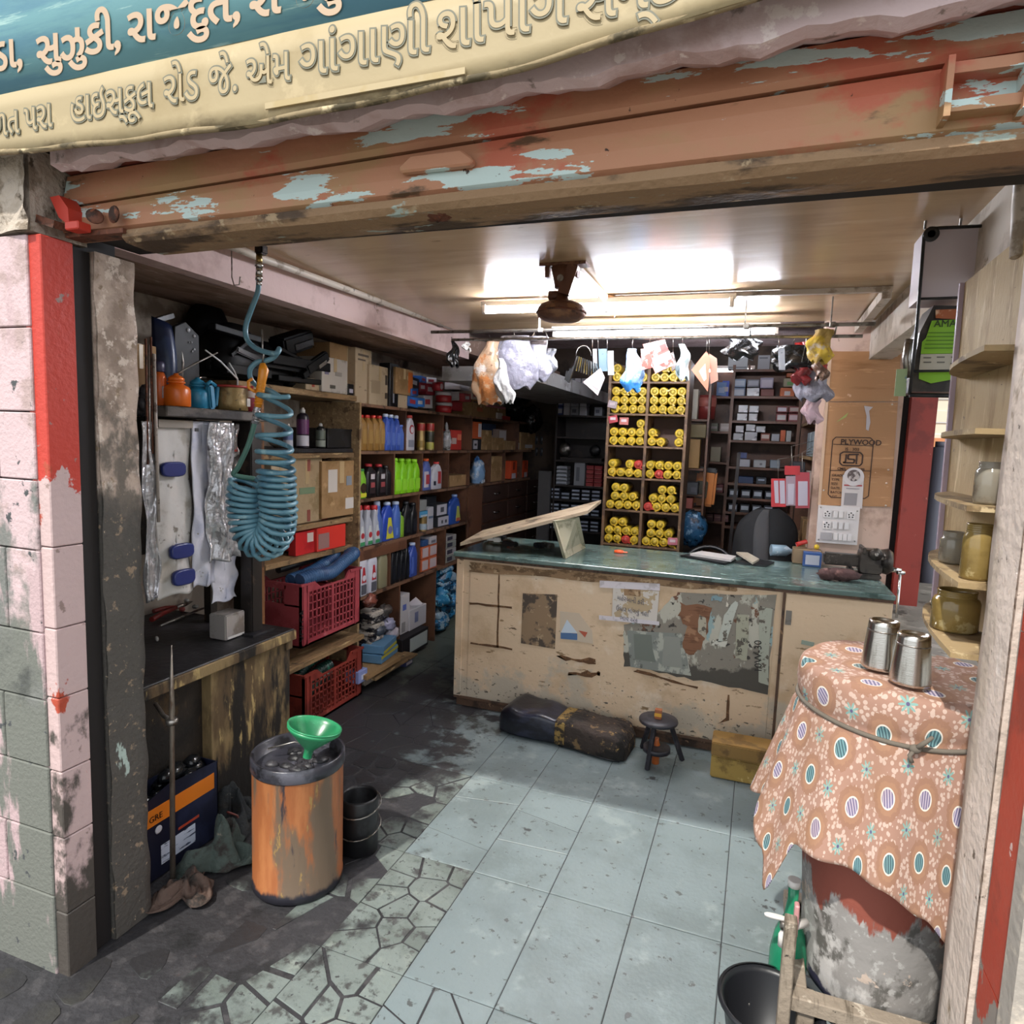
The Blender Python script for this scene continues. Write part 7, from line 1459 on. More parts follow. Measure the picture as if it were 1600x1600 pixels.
for px, py in ((1394, 632), (1388, 734), (1385, 755), (1384, 790), (1287, 766), (1401, 556)): M().lathe([(.006, 0), (.004, .003), (0, .004)], ay(px, py, PY-.012), 8, rot=(PI/2, 0, 0)).build('nail_head', pm('#d5c8bc'), pp, W=True)
ink = pm('#3a241a', .6); SYp = PY-.0135
def loop(pts, wd, nm='stamp_frame', par=pp, Y=SYp, mt=ink):
    pw = [ay(a, b, Y) for a, b in pts]; m = M()
    for a, b in zip(pw, pw[1:]+pw[:1]): m.bar(a, b, .0012, wd, (0, 0, 1)); 
    return m.build(nm, mt, par, W=True)
loop([(1306, 683), (1360, 684), (1365, 689), (1357, 775), (1351, 779), (1298, 777), (1294, 772), (1301, 688)], .005)
for a, b in (((1302, 694), (1364, 697)), ((1297, 735), (1361, 736))): M().bar(ay(*a, SYp), ay(*b, SYp), .0012, .004).build('stamp_line', ink, pp, W=True)
text('PLYWOOD', .044, ay(1313, 694, SYp-.001), FX, ink, pp, 'stamp_lettering', sx=.98, off=.0008)
text('IS : 303', .026, ay(1320, 704, SYp-.001), FX, ink, pp, 'stamp_lettering')
text('CM/L - 7810278', .022, ay(1308, 734, SYp-.001), FX, ink, pp, 'stamp_lettering', off=.0003)
loop([(1313, 709), (1318, 706), (1344, 707), (1348, 711), (1347, 724), (1343, 728), (1316, 727), (1312, 723)], .008)
for pl_ in (((400, 490), (380, 645), (335, 645)), ((640, 490), (440, 495), (430, 580), (555, 590), (545, 655), (335, 650)), ((600, 500), (590, 680))):
    for (a, b), (c_, d) in zip(pl_, pl_[1:]): M().bar(ay(1290+a/12.3, 670+b/12.3, SYp-.0012), ay(1290+c_/12.3, 670+d/12.3, SYp-.0012), .0012, .009).build('stamp_mark', ink, pp, W=True)
for i, s in enumerate(('GRADE', 'TYPE', 'SIZE', 'DATE', 'BATCH', 'LOT')): text(s, .02, ay(1299.5-i*.6, 744+i*6.6, SYp-.001), FX, ink, pp, 'stamp_lettering')
M().add([ay(1306, 660, SYp), ay(1326, 644, SYp), ay(1322, 652, SYp), ay(1308, 659, SYp)], [(0, 1, 2, 3)]).build('green_paper_scrap', pm('#9aa25a'), pp, W=True, solid=.0008)
M().add([ay(1350, 634, SYp), ay(1364, 636, SYp), ay(1358, 642, SYp), ay(1360, 660, SYp), ay(1357, 673, SYp), ay(1353, 671, SYp), ay(1354, 650, SYp)], [tuple(range(7))]).build('white_paper_scrap', pm('#b8b0b4'), pp, W=True, solid=.0008)
# payment card on plywood (code left blank)
pc = thing('payment_card', 'white payment notice card with round top hanging over the plywood stamp', 'card', ay(1331, 790, PY-.02))
qprism([ay(1317, 742, PY-.018), ay(1350, 744, PY-.018), ay(1347, 795, PY-.018), ay(1314, 792, PY-.018)], .003, 'card_sheet', pm('#c6bdbb', .4), pc)
M().lathe([(.055, 0), (.055, .003)], ay(1334, 745, PY-.019), 24, rot=(PI/2, 0, 0)).build('round_top', pm('#cac2c2', .4), pc, W=True)
M().lathe([(.034, 0), (.034, .002)], ay(1334, 743, PY-.0225), 20, rot=(PI/2, 0, 0)).build('round_emblem', mat('emblem', '#5a4c4a', .5, layers=[('#b4a8a4', 40, .5, .54)]), pc, W=True)
M().bar(ay(1319, 758, PY-.0195), ay(1347, 759, PY-.0195), .001, .008).build('red_line', pm('#a8383a'), pc, W=True); M().bar(ay(1322, 763, PY-.0195), ay(1343, 764, PY-.0195), .001, .004).build('grey_line', pm('#8a8288'), pc, W=True)
qprism([ay(1320, 770, PY-.0195), ay(1340, 771, PY-.0195), ay(1338, 790, PY-.0195), ay(1318, 789, PY-.0195)], .001, 'blank_grey_square', pm('#8c8688'), pc)
sw_ = thing('switchboard', 'white electrical switchboard with sockets and rocker switches below the plywood', 'switchboard', ay(1310, 850, PY-.03))
S_ = [(1279, 789), (1344, 793), (1339, 852), (1275, 847)]
qprism([ay(a, b, PY-.030) for a, b in S_], .028, 'plate', pm('#cfc8c6', .35), sw_)
def sp(u, v, d=-.0315):  # plate coordinates
    A, B, Cc, D = [ay(a, b, PY+d) for a, b in S_]; return A.lerp(B, u).lerp(D.lerp(Cc, u), v)
def plate_box(u0, u1, v0, v1, th, nm, mt):
    return qprism([sp(u0, v0)+Vector((0, -th, 0)), sp(u1, v0)+Vector((0, -th, 0)), sp(u1, v1)+Vector((0, -th, 0)), sp(u0, v1)+Vector((0, -th, 0))], th, nm, mt, sw_)
swm = pm('#d8d2d0', .3); hole = pm('#3a3432')
for (u, v) in ((.13, .12), (.70, .12), (.13, .42)):
    plate_box(u, u+.2, v, v+.2, .004, 'socket', swm)
    for du, dv in ((.1, .04), (.05, .09), (.15, .09), (.06, .15), (.14, .15)): M().lathe([(.0045, 0), (.0045, .001)], sp(u+du, v+dv, -.036), 8, rot=(PI/2, 0, 0)).build('socket_hole', hole, sw_, W=True)
for (u, v) in ((.38, .12), (.50, .12), (.38, .42), (.52, .42), (.66, .42), (.42, .72), (.53, .72), (.64, .72), (.75, .72)): plate_box(u, u+.10, v, v+.18, .008, 'rocker_switch', swm)
plate_box(.10, .38, .72, .92, .004, 'blank_module', pm('#a8a2a2'))
for u, v in ((.06, .06), (.94, .10), (.06, .93), (.94, .90)): M().lathe([(.005, 0), (.004, .002)], sp(u, v, -.031), 8, rot=(PI/2, 0, 0)).build('corner_screw', steel, sw_, W=True)
# side wall shelf behind pier with goods
sd_ = thing('side_wall_shelf', 'pale shelf unit behind the plywood pier with grey stock facing the aisle', 'shelf', (.45, 4.9, 0))
for z in (1.03, 1.36, 1.62, 1.86, 2.08): M().box(.35, .595, 4.57, 5.7, z-.02, z).build('shelf_board', plk, sd_, W=True)
M().box(.35, .595, 5.7, 5.72, 0, 2.3).build('end_panel', rckm, sd_, W=True)
for i, (zz, c, l, y) in enumerate(((1.863, '#8c98a4', 'grey-blue carton stack, top side shelf behind the plywood', 4.62), (1.623, '#7a8488', 'grey bagged parts on the third side shelf behind the plywood', 4.62), (1.363, '#b5a29a', 'pale orange printed carton on the side shelf behind the plywood', 4.60), (1.033, '#8a6c48', 'brown carton low behind the switchboard', 4.62))):
    for k in range(2): cart('shelf_carton', l+(', front' if k == 0 else ', rear'), .36, .50, y+k*.28, y+k*.28+.22, zz, zz+.16, cm=pm(c, .5), tape_=False, lab=None)
for i in range(3): 
    t = cart('battery_case', f'dark grey upright case, {ORD[i]} from the front, on the side shelf', .27, .349, 4.95+i*.13, 5.06+i*.13, 1.36, 1.58, cm=pm('#2e3034'), tape_=False)
# ============================================================ HANGING GOODS
def hangbag(label, px, y0, y1, wpx, mt, seed, Y=3.72, dep=.03, name='hanging_bag', waist=.3, lean=0, jit=1.0):
    random.seed(seed); p = [rnd(0, 6) for _ in range(8)]; jit = .3 if mt is clearm else jit; T = ay(px, y0, Y); B = ay(px+lean, y1, Y); s = (T-CP).dot(FW)/1033; W2 = wpx/2*s
    t = thing(name, label, 'bag', T)
    def fn(u, v):
        a = 2*PI*u; q = v; w_ = W2*(waist+(1-waist)*math.sin(min(1, q*1.25)*PI/2)**1.4)*(1-.35*max(0, q-.82)/.18)
        k = 1+.14*jit*math.sin(3*a+p[0]+q*6)+.10*jit*math.sin(5*a+p[1]-q*9)+.05*jit*math.sin(11*a+p[2]+q*15)
        x = w_*math.cos(a)*k; yy = dep*(w_/W2)*math.sin(a)*k*1.4
        c = T.lerp(B, q); return (c.x+x+.012*math.sin(q*8+p[3]), c.y+yy, c.z+.012*math.sin(4*a+p[4])*q)
    m = M(); m.grid(fn, 48, 26); m.build('bag_film', mt, t, W=True)
    m = M(); m.tube([T+Vector((0, -.02, 0)), T+Vector((-.003, -.03, .02)), (T.x, 3.70, rb0.z-(rb0.z-rb1.z)*(T.x-rb0.x)/(rb1.x-rb0.x)+.012)], .002, 5); m.build('hanging_loop', steel, t, W=True)
    return t
clearm = mat('milky_film', '#7e7c88', .25, layers=[('#9c9aa8', 12, .52, .6), ('#75737e', 14, .58, .64)], bump=1, bscale=26)
orgm = mat('orange_print_film', '#c2a184', .3, layers=[('#c07c48', 7, .5, .56), ('#cfc4bc', 14, .58, .62), ('#8a6a52', 18, .63, .66)], bump=1, bscale=24)
hangbag('orange-tinted plastic bag hanging left of the large milky bags', 768, 530, 630, 58, orgm, 1, waist=.35, lean=-3)
hangbag('white and silver wrapper hanging in front of the orange-tinted bag', 780, 560, 628, 26, silv, 2, Y=3.62, lean=12)
hangbag('large milky plastic bag hanging beside the orange-tinted one', 806, 525, 606, 76, clearm, 3, waist=.6)
hangbag('second milky bag with shiny folds hanging left of the tool bundle', 838, 526, 594, 46, clearm, 4, waist=.6, Y=3.78)
hangbag('black leather-like item hanging alone at the left end of the rail', 709, 533, 572, 17, bgk, 5, waist=.3)
M().ell(ay(702, 570, 3.72), (.012, .008, .02), 8, 6, .1)
hangbag('grey clear pouch hanging behind the second milky bag', 858, 545, 580, 22, mat('grey_pouch', '#77787e', .3, layers=[('#a9abb2', 12, .56, .62)], bump=.5), 6, Y=3.85, waist=.7)
hangbag('small white cable clip hanging between the black item and orange bag', 729, 535, 547, 7, whitepl, 7, waist=.6)
hangbag('blue and white plastic packet hanging before the top filters', 990, 545, 610, 32, mat('blue_packet', '#8cb0d8', .25, layers=[('#3d84c8', 6, .5, .56, (1, 1, 1), 6, (2, -.05, -.25)), ('#c2d0de', 14, .6, .65)], bump=.8, bscale=22), 8, waist=.4, lean=0)
redk = mat('red_white_card', '#c4554c', .35, layers=[('#d6a49c', 9, .52, .56), ('#d8cfcf', 14, .6, .63)], bump=.2)
def hangcard(label, pts, col, Y=3.70, prints=(), name='hanging_card', cat='packet'):
    pw = [ay(a, b, Y) for a, b in pts]; t = thing(name, label, cat, sum(pw, Vector())/len(pw)); qprism(pw, .012, 'pack_body', col, t)
    for pp_, c in prints: qprism([ay(a, b, Y-.002) for a, b in pp_], .0015, 'printed_area', pm(c, .4), t)
    tp = max(pw, key=lambda v: v.z); M().tube([tp+Vector((0, -.003, -.01)), Vector((tp.x, 3.70, rb0.z-(rb0.z-rb1.z)*(tp.x-rb0.x)/(rb1.x-rb0.x)+.010))], .0016, 5).build('hanging_loop', steel, t, W=True); return t
hangcard('large pink and red card package hanging tilted before the filters', [(1004, 538), (1038, 530), (1053, 570), (1024, 584)], redk, prints=[([(1018, 560), (1046, 548), (1050, 560), (1022, 574)], '#c4aaa6'), ([(1030, 540), (1040, 536), (1044, 546), (1034, 550)], '#b83a34')])
hangcard('small red and white card package left of the large pink one', [(1001, 545), (1014, 544), (1020, 574), (1003, 578)], redk, Y=3.66)
hangcard('orange square sachet hanging by the clear bottle pack', [(1080, 578), (1104, 548), (1110, 560), (1106, 612)], mat('orange_sachet', '#c98068', .35, layers=[('#d6b0a0', 9, .55, .6)]), prints=[([(1092, 580), (1102, 568), (1104, 592), (1100, 596)], '#cfc0b8')])
hangcard('pale orange sachet behind the square one', [(1108, 552), (1120, 560), (1122, 594), (1110, 600)], mat('orange_sachet2', '#c29a88', .35), Y=3.74)
hangcard('greyish translucent sleeve beside the large pink package', [(1046, 552), (1052, 550), (1058, 574), (1050, 580)], silv, Y=3.74)
hangbag('clear ribbed bottle-shaped pack hanging right of the pink package', 1068, 538, 592, 20, mat('clear_ribbed', '#9fb0b0', .15, layers=[('#d0dada', 10, .54, .6, (1, 1, .2)), ('#4c5c60', 14, .56, .62, (1, 1, .2))], bump=.4), 9, waist=.45, jit=.5)
t = thing('mirror_bundle', 'fan-shaped bundle of silver and black pieces hanging left of the filter rack', 'bundle', ay(918, 540, 3.7))
m = M(); lp_ = [ay(912+12*math.cos(a), 556-16*math.sin(a), 3.7) for a in [k*PI/8 for k in range(9)]]; M().tube(lp_, .0025, 6).build('wire_ring', steel, t, W=True)
random.seed(88)
for k in range(11):
    a0 = ay(902+k*3, 556+k*1.2, 3.68-.004*k); a1 = ay(896+k*4, 578+k*1.4, 3.68-.004*k); M().bar(a0, a1, .018, .004, (1, 0, 0)).build('silver_strip', chrome if k % 3 else blk, t, W=True)
for k in range(3): M().bar(ay(897-k*5, 572+k*4, 3.66), ay(888-k*2, 598-k*2, 3.66), .018, .012).build('black_grip', blk, t, W=True)
wm_ = pm('#c8bcbc', .3); fr = [(922, 586), (936, 572), (946, 586), (933, 617), (913, 598)]
qprism([ay(a, b, 3.62) for a, b in ((911, 597), (938, 575), (945, 590), (934, 618))], .008, 'white_frame', wm_, t); qprism([ay(a, b, 3.618) for a, b in ((920, 597), (936, 584), (940, 592), (933, 609))], .003, 'frame_window', pm('#a59c9c', .2), t)
for i, (a, b, y0, y1, c, l) in enumerate(((935, 948, 545, 580, '#5f7480', 'grey-blue blister card hanging on the rail'), (949, 958, 548, 586, '#a9b0b0', 'pale blister card hanging just before the filter rack'), (926, 932, 545, 575, '#8c8c8c', 'thin grey strip pack hanging on the rail'), (1216, 1226, 545, 578, '#a4a8b0', 'white blister strip hanging over the rear right shelf'))):
    hangcard(l, [(a, y0), (b, y0), (b+1, y1), (a+1, y1)], mat('card_'+c[1:], c, .3, layers=[('#2e3a40', 14, .56, .6)]), Y=3.72)
for i, (px, y0, y1, w_, mt, l) in enumerate(((1160, 525, 560, 50, bgk, 'dark glossy bag under the rear tube light'), (1240, 540, 578, 62, bgk, 'bundle of black glossy rubber rings right of the tube light'), (1268, 535, 582, 50, mat('red_bag', '#a82420', .3, layers=[('#7c1a18', 6, .5, .6), ('#c85048', 12, .6, .66)], bump=.6), 'bright red bag hanging at the right end of the rails'), (1252, 575, 600, 26, mat('dark_red_bag', '#6c1c20', .3, bump=.6), 'dark red pack below the black rubber rings'))):
    hangbag(l, px, y0, y1, w_, mt, 20+i, Y=4.0 if i != 2 else 4.1, waist=.8)
hangbag('white crumpled bag hanging against the plywood edge', 1270, 580, 625, 56, clearm, 25, Y=4.05, waist=.6)
hangbag('dark and silver wrapped pack above the white crumpled bag', 1258, 592, 606, 24, mat('dark_silver', '#3c4448', .3, layers=[('#a4acb0', 12, .54, .6)], bump=.5), 26, Y=4.12, waist=.9)
hangbag('pink and white translucent pouch under the white crumpled bag', 1268, 625, 660, 24, mat('pink_pouch', '#b89ca4', .3, layers=[('#c4a8b0', 10, .5, .6), ('#a83848', 8, .6, .64)], bump=.5), 27, Y=4.15, waist=.8)
hangbag('yellow and cream cloth strips tied at the right end of the rails', 1284, 515, 566, 34, mat('yellow_cloth', '#a68a4a', .7, layers=[('#c8a838', 6, .55, .6), ('#b8a890', 12, .58, .64), ('#5a3a28', 9, .62, .68)], bump=.6), 28, Y=3.66, waist=.7, lean=-5)
hangbag('brown glassy pouch hanging under the yellow cloth strips', 1281, 560, 592, 18, mat('brown_pouch', '#5c4438', .3, layers=[('#a88a78', 12, .58, .64)], bump=.6), 29, Y=3.9, waist=.6)
for k, (px, Y, z, l) in enumerate(((1225, 4.35, 1.42, 'red and white card packs hanging in front of the side shelf, left bunch'), (1252, 4.38, 1.44, 'grey and red card packs hanging right of the red bunch'))):
    pass
rpk = mat('red_pack_card', '#a82a30', .4)
for i, (a, b, y0, y1, c, pr, l) in enumerate(((1226, 1250, 728, 742, '#a82a30', None, 'red card header above the hanging brush packs'), (1205, 1228, 748, 792, '#a82a30', [((1209, 751), (1216, 751), (1217, 786), (1211, 786)), ((1218, 751), (1226, 751), (1227, 787), (1219, 787))], 'red hanging pack with two pale strips'), (1228, 1243, 744, 790, '#93808a', [((1231, 756), (1241, 756), (1240, 788), (1231, 788))], 'grey translucent hanging pack beside the red one'), (1243, 1265, 738, 794, '#9c3a44', [((1247, 752), (1262, 752), (1262, 790), (1247, 790))], 'silver and red hanging pack nearest the plywood'))):
    pw = [ay(*p, 4.36) for p in ((a, y0), (b, y0), (b, y1), (a, y1))]; t = thing('hanging_brush_pack', l, 'pack', pw[0]); qprism(pw, .02, 'pack_card', pm(c, .35), t)
    for q_ in pr or (): qprism([ay(*p, 4.357) for p in q_], .002, 'pale_strip', pm('#a9a2ae', .35), t)
    M().tube([pw[0].lerp(pw[1], .5)+Vector((0, .01, -.005)), (pw[0].x+.03, 4.40, pw[0].z+.12), (.36, 4.58, pw[0].z+.16)], .002, 5).build('hanging_wire', steel, t, W=True)
# ============================================================ ON THE COUNTER
cz = CT+.0012
t = thing('raised_flap', 'long cream-edged hinged flap propped open over the left end of the counter', 'flap', az(730, 860, cz))
f0, f1 = ay(719, 853, CY+.02), ay(918, 803, CY+.12)
def flapq(a, b, w_): return None
m = M(); d_ = (f1-f0); n_ = Vector((0, 1, .10)).normalized()
m.add([f0, f1, f1+n_*.36, f0+n_*.36, f0+Vector((0, 0, .02)), f1+Vector((0, 0, .02)), f1+n_*.36+Vector((0, 0, .02)), f0+n_*.36+Vector((0, 0, .02))], [(0, 1, 2, 3), (4, 5, 6, 7), (0, 1, 5, 4), (1, 2, 6, 5), (2, 3, 7, 6), (3, 0, 4, 7)])
m.build('flap_board', mat('flap_cream', '#a89780', .6, layers=[('#7c6a55', 9, .52, .62, (.5, 2, 1)), ('#4a3c30', 5, .62, .68)], bump=.2), t, W=True)
P4 = [(867, 814), (905, 808), (915, 856), (882, 873)]
fa = [ay(867, 814, CY+.06), ay(905, 808, CY+.16), az(915, 856, cz), az(884, 873, cz)]
m = M(); off = Vector((-.02, .012, 0)); m.add(fa+[p+off for p in fa], [(0, 1, 2, 3), (7, 6, 5, 4)]+[(i, (i+1) % 4, 4+(i+1) % 4, 4+i) for i in range(4)]); m.build('prop_board', mat('prop_stained_cream', '#b3ab93', .6, layers=[('#8f8a72', 9, .52, .6), ('#c8c0a8', 6, .58, .66)]), t, W=True)
random.seed(71); m = M()
for k in range(7): m.ob(az(rnd(760, 860), rnd(842, 856), cz+.03), (rnd(.05, .12), .05, .03), (0, rnd(-.2, .2), rnd(-1, 1)))
t2 = thing('dark_parts_heap', 'dark metal parts lying in the shadow under the raised flap', 'parts', az(810, 850, cz))
random.seed(71)
for k in range(7): M().ob(az(rnd(760, 860), rnd(838, 852), cz+.03), (rnd(.05, .12), .05, .03), (0, 0, rnd(-1, 1))).build('metal_part', blk if k % 2 else steel, t2, W=True, bevel=.006)
q = az(967, 864, cz); t = thing('orange_clip', 'small bright orange plastic cap lying on the green marble', 'cap', q)
M().lathe([(.028, 0), (.032, .004), (.03, .016), (.012, .02), (0, .018)], q, 16, ecc=.7).build('cap_disc', pm('#d9501f', .35), t, W=True); M().ob(q+Vector((.035, 0, .008)), (.04, .02, .008), (0, 0, .2)).build('pull_tab', pm('#d9501f', .35), t, W=True, bevel=.003)
t = thing('open_ledger', 'open black-covered ledger with white pages on the counter', 'book', az(1110, 874, cz))
M().add([az(1062, 868, cz), az(1130, 884, cz), az(1150, 880, cz), az(1090, 865, cz)], [(0, 1, 2, 3)]); 
m = M(); b_ = [az(*p, cz) for p in ((1063, 870), (1132, 883), (1150, 876), (1092, 866))]; m.add(b_+[p+Vector((0, 0, .012)) for p in b_], [(0, 1, 2, 3), (7, 6, 5, 4)]+[(i, (i+1) % 4, 4+(i+1) % 4, 4+i) for i in range(4)]); m.build('cover', blk, t, W=True)
m = M(); b_ = [az(*p, cz+.014) for p in ((1078, 868), (1142, 878), (1150, 872), (1096, 864))]; m.add(b_+[p+Vector((0, 0, .014)) for p in b_], [(0, 1, 2, 3), (7, 6, 5, 4)]+[(i, (i+1) % 4, 4+(i+1) % 4, 4+i) for i in range(4)]); m.build('page_block', pm('#b9b5b2'), t, W=True)
t = thing('tilted_notebook', 'cream notebook lying slanted on a black tablet right of the ledger', 'book', az(1175, 878, cz))
m = M(); b_ = [az(*p, cz) for p in ((1148, 880), (1195, 886), (1210, 880), (1170, 874))]; m.add(b_+[p+Vector((0, 0, .01)) for p in b_], [(0, 1, 2, 3), (7, 6, 5, 4)]+[(i, (i+1) % 4, 4+(i+1) % 4, 4+i) for i in range(4)]); m.build('black_tablet', blk, t, W=True)
m = M(); b_ = [az(*p, cz+.012) for p in ((1150, 870), (1176, 882), (1186, 876), (1168, 866))]; b_[0] += Vector((0, 0, .02)); m.add(b_+[p+Vector((0, 0, .012)) for p in b_], [(0, 1, 2, 3), (7, 6, 5, 4)]+[(i, (i+1) % 4, 4+(i+1) % 4, 4+i) for i in range(4)]); m.build('notebook_pages', pm('#b3aa98'), t, W=True)
c = az(1212, 872, cz); t = thing('water_bottle_base', 'clear bluish plastic water bottle lying behind the notebook', 'bottle', c)
M().tube([c+Vector((-.03, .06, .04)), c+Vector((.06, .08, .04)), c+Vector((.09, .085, .04)), c+Vector((.12, .09, .04))], [.038, .038, .015, .014], 16).build('bottle_body', mat('clear_blue_plastic', '#8fa8b8', .1, layers=[('#c2d0d8', 20, .56, .62)]), t, W=True)
t = thing('desk_box', 'low tan tray with red and yellow odds and ends at the back of the counter', 'tray', az(1250, 868, cz))
a = az(1238, 880, cz); b = az(1290, 880, cz); M().box(a.x, a.x+.16, a.y, a.y+.12, cz, cz+.09).build('tray_body', pm('#8a7458'), t, W=True, bevel=.004)
c = az(1242, 880, cz); M().tube([c+Vector((-.0, .03, .11)), c+Vector((.06, .04, .135))], .014, 8).build('red_tube', pm('#b8322c', .3), t, W=True); c = az(1278, 870, cz); M().ell((a.x+.13, a.y+.03, cz+.108), (.016, .016, .016)).build('yellow_knob', pm('#c8a82c', .3), t, W=True)
a = az(1254, 884, cz); t = thing('blue_white_packet', 'blue packet with white front standing by the vise', 'packet', a)
M().box(a.x, a.x+.10, a.y-.01, a.y+.05, cz, cz+.085).build('packet_body', pm('#3a5a94', .4), t, W=True, bevel=.002); M().box(a.x+.012, a.x+.088, a.y-.0115, a.y-.010, cz+.012, cz+.07).build('white_front', pm('#b4b8c4', .4), t, W=True)
# bench vise
vm = mat('worn_vise_iron', '#4a443f', .35, .6, layers=[('#2f2a28', 8, .5, .62), ('#6f675f', 14, .6, .66)], bump=.2)
vo = az(1345, 905, cz); vt = thing('bench_vise', 'heavy dark iron bench vise bolted on the right end of the counter', 'vise', vo)
vx, vy = vo.x, vo.y+.06
M().box(vx-.08, vx+.10, vy-.06, vy+.06, cz, cz+.03).build('swivel_base', vm, vt, W=True, bevel=.008)
M().box(vx-.19, vx+.02, vy-.035, vy+.035, cz+.06, cz+.125).build('sliding_beam', vm, vt, W=True, bevel=.010)
m = M(); m.loft([(-.06, 0, 0, .055, .06), (-.045, 0, 0, .06, .068), (.045, 0, 0, .06, .068), (.06, 0, 0, .055, .06)], 20, 5); m.v = [(vx+.045+v[0], vy+v[2], cz+.095+v[1]) for v in m.v]; m.build('body_casting', vm, vt, W=True)
m = M(); m.tube([(vx+.09, vy, cz+.10), (vx+.13, vy, cz+.10), (vx+.15, vy, cz+.10)], [.062, .072, .058], 20); m.build('rear_barrel', vm, vt, W=True)
M().box(vx-.005, vx+.012, vy-.075, vy+.075, cz+.14, cz+.175).build('jaw_plate', vm, vt, W=True, bevel=.003); M().box(vx-.06, vx-.04, vy-.07, vy+.07, cz+.02, cz+.06).build('front_jaw', vm, vt, W=True, bevel=.006)
M().lathe([(.03, 0), (.034, .004), (.03, .01), (0, .012)], (vx+.06, vy-.072, cz+.145), 20, rot=(PI/2, 0, 0)).build('pivot_bolt', vm, vt, W=True)
M().lathe([(.012, 0), (.008, .003)], (vx+.06, vy-.086, cz+.145), 12, rot=(PI/2, 0, 0)).build('bolt_centre', steel, vt, W=True)
M().cyl((vx+.148, vy, cz+.06), (vx+.20, vy-.0, cz+.055), .014, n=14).build('screw_end', chrome, vt, W=True)
M().cyl((vx+.185, vy-.06, cz+.05), (vx+.19, vy-.058, cz-.30), .007, n=10).build('handle_rod', chrome, vt, W=True); M().cyl((vx+.17, vy-.065, cz+.055), (vx+.205, vy-.055, cz+.055), .011, n=12).build('handle_cap', chrome, vt, W=True)
random.seed(5)
t = thing('metal_odds', 'row of small shiny metal fittings lying behind the vise beam', 'fittings', az(1310, 875, cz))
for k in range(7): c = az(1288+k*8, 874+k*.8, cz+.0); M().lathe([(.012, 0), (.018, .004), (.018, .02), (.010, .024), (0, .024)], c+Vector((0, .05, .001)), 12, rot=(rnd(-.3, .3), rnd(-.3, .3), 0)).build('fitting', chrome if k % 2 else steel, t, W=True)
crr = az(1375, 868, cz); m = M(); m.grid(lambda u, v: (crr.x-.06+.24*u, crr.y+.16+.06*math.sin(u*5)+.02*v, cz+.10+.09*v-.06*u+.02*math.sin(u*12+v*5)), 14, 8); tag(m.build('crumpled_paper', pm('#c2bec4', .5), None, W='o', solid=.002), 'white crumpled sheet behind the vise', 'paper')
c = az(1311, 907, cz); random.seed(13); m = M(); m.ell(c+Vector((0, -.01, .035)), (.10, .035, .032), 18, 10, .16); m.ell(c+Vector((-.06, -.01, .03)), (.05, .035, .03), 12, 8, .2); o = m.build('dirty_rag', mat('brown_red_rag', '#4f3634', .85, layers=[('#7c5a54', 10, .52, .6), ('#2c2424', 9, .54, .6)], bump=1, bscale=30), None, W='o'); tag(o, 'crumpled brown-red rag in front of the vise on the counter', 'rag')
# ============================================================ RIGHT: jar rack, battery box, neighbours
raw = mat('raw_plank_wood', '#b39a70', .75, layers=[('#9a8056', 5, .48, .6, (1, 2, .6)), ('#cbb58c', 9, .58, .66, (1, 3, .5)), ('#6e573a', 22, .665, .70, (1, 1, 2.5))], bump=.3, bscale=40, bstretch=(1, 3, 1))
JX = .55
jr = thing('jar_rack', 'raw plywood shelf board with quarter-round shelves of jars by the right opening', 'rack', (JX, 2.2, .98))
q = [ax(1508, 443, JX), ax(1505, 472, JX), ax(1462, 962, JX)]
M().prism([(1.62, 1.15), (2.255, 1.19), (2.32, 2.165), (1.9, 2.17), (1.62, 2.17)], 0, JX, JX+.02).build('back_board', raw, jr, W=True)
M().prism([(2.32, 2.165), (2.335, 2.165), (2.27, 1.19), (2.255, 1.19)], 0, JX-.012, JX+.024).build('edge_strip', pm('#b3a2b0'), jr, W=True)
def qshelf(z, y1, dep=.12):
    pts = [(JX-.001, y1), (JX-.02, y1-.02)]+[(JX-.02-(dep-.02)*math.sin(k*PI/16), 1.62+(y1-.05-1.62)*math.cos(k*PI/16)) for k in range(1, 9)]+[(JX-.001, 1.62)]
    return M().prism(pts, 2, z-.012, z).build('rounded_shelf', mat('raw_shelf', '#9c8560', .8, layers=[('#6f5a3e', 8, .5, .62), ('#c0aa84', 20, .6, .66)], bump=.3), jr, W=True)
JZ = [1.13, 1.385, 1.60, 1.815, 2.03]
JZ = [ax(1512, 1003, JX-.06).z, ax(1515, 895, JX-.06).z, ax(1543, 788, JX-.06).z, ax(1552, 672, JX-.06).z, ax(1560, 600, JX-.06).z]
for i, z in enumerate(JZ[:4]): qshelf(z, 2.22)
qshelf(ax(1545, 560, JX-.05).z, 2.2)
glass = mat('amber_jar', '#a38a52', .12, layers=[('#8a7240', 6, .5, .62), ('#c8b684', 14, .6, .66)]); glass.node_tree.nodes['Principled BSDF'].inputs['Transmission Weight'].default_value = .35
glc = mat('cloudy_jar', '#b0a898', .1, layers=[('#8c8070', 8, .5, .62)]); glc.node_tree.nodes['Principled BSDF'].inputs['Transmission Weight'].default_value = .5
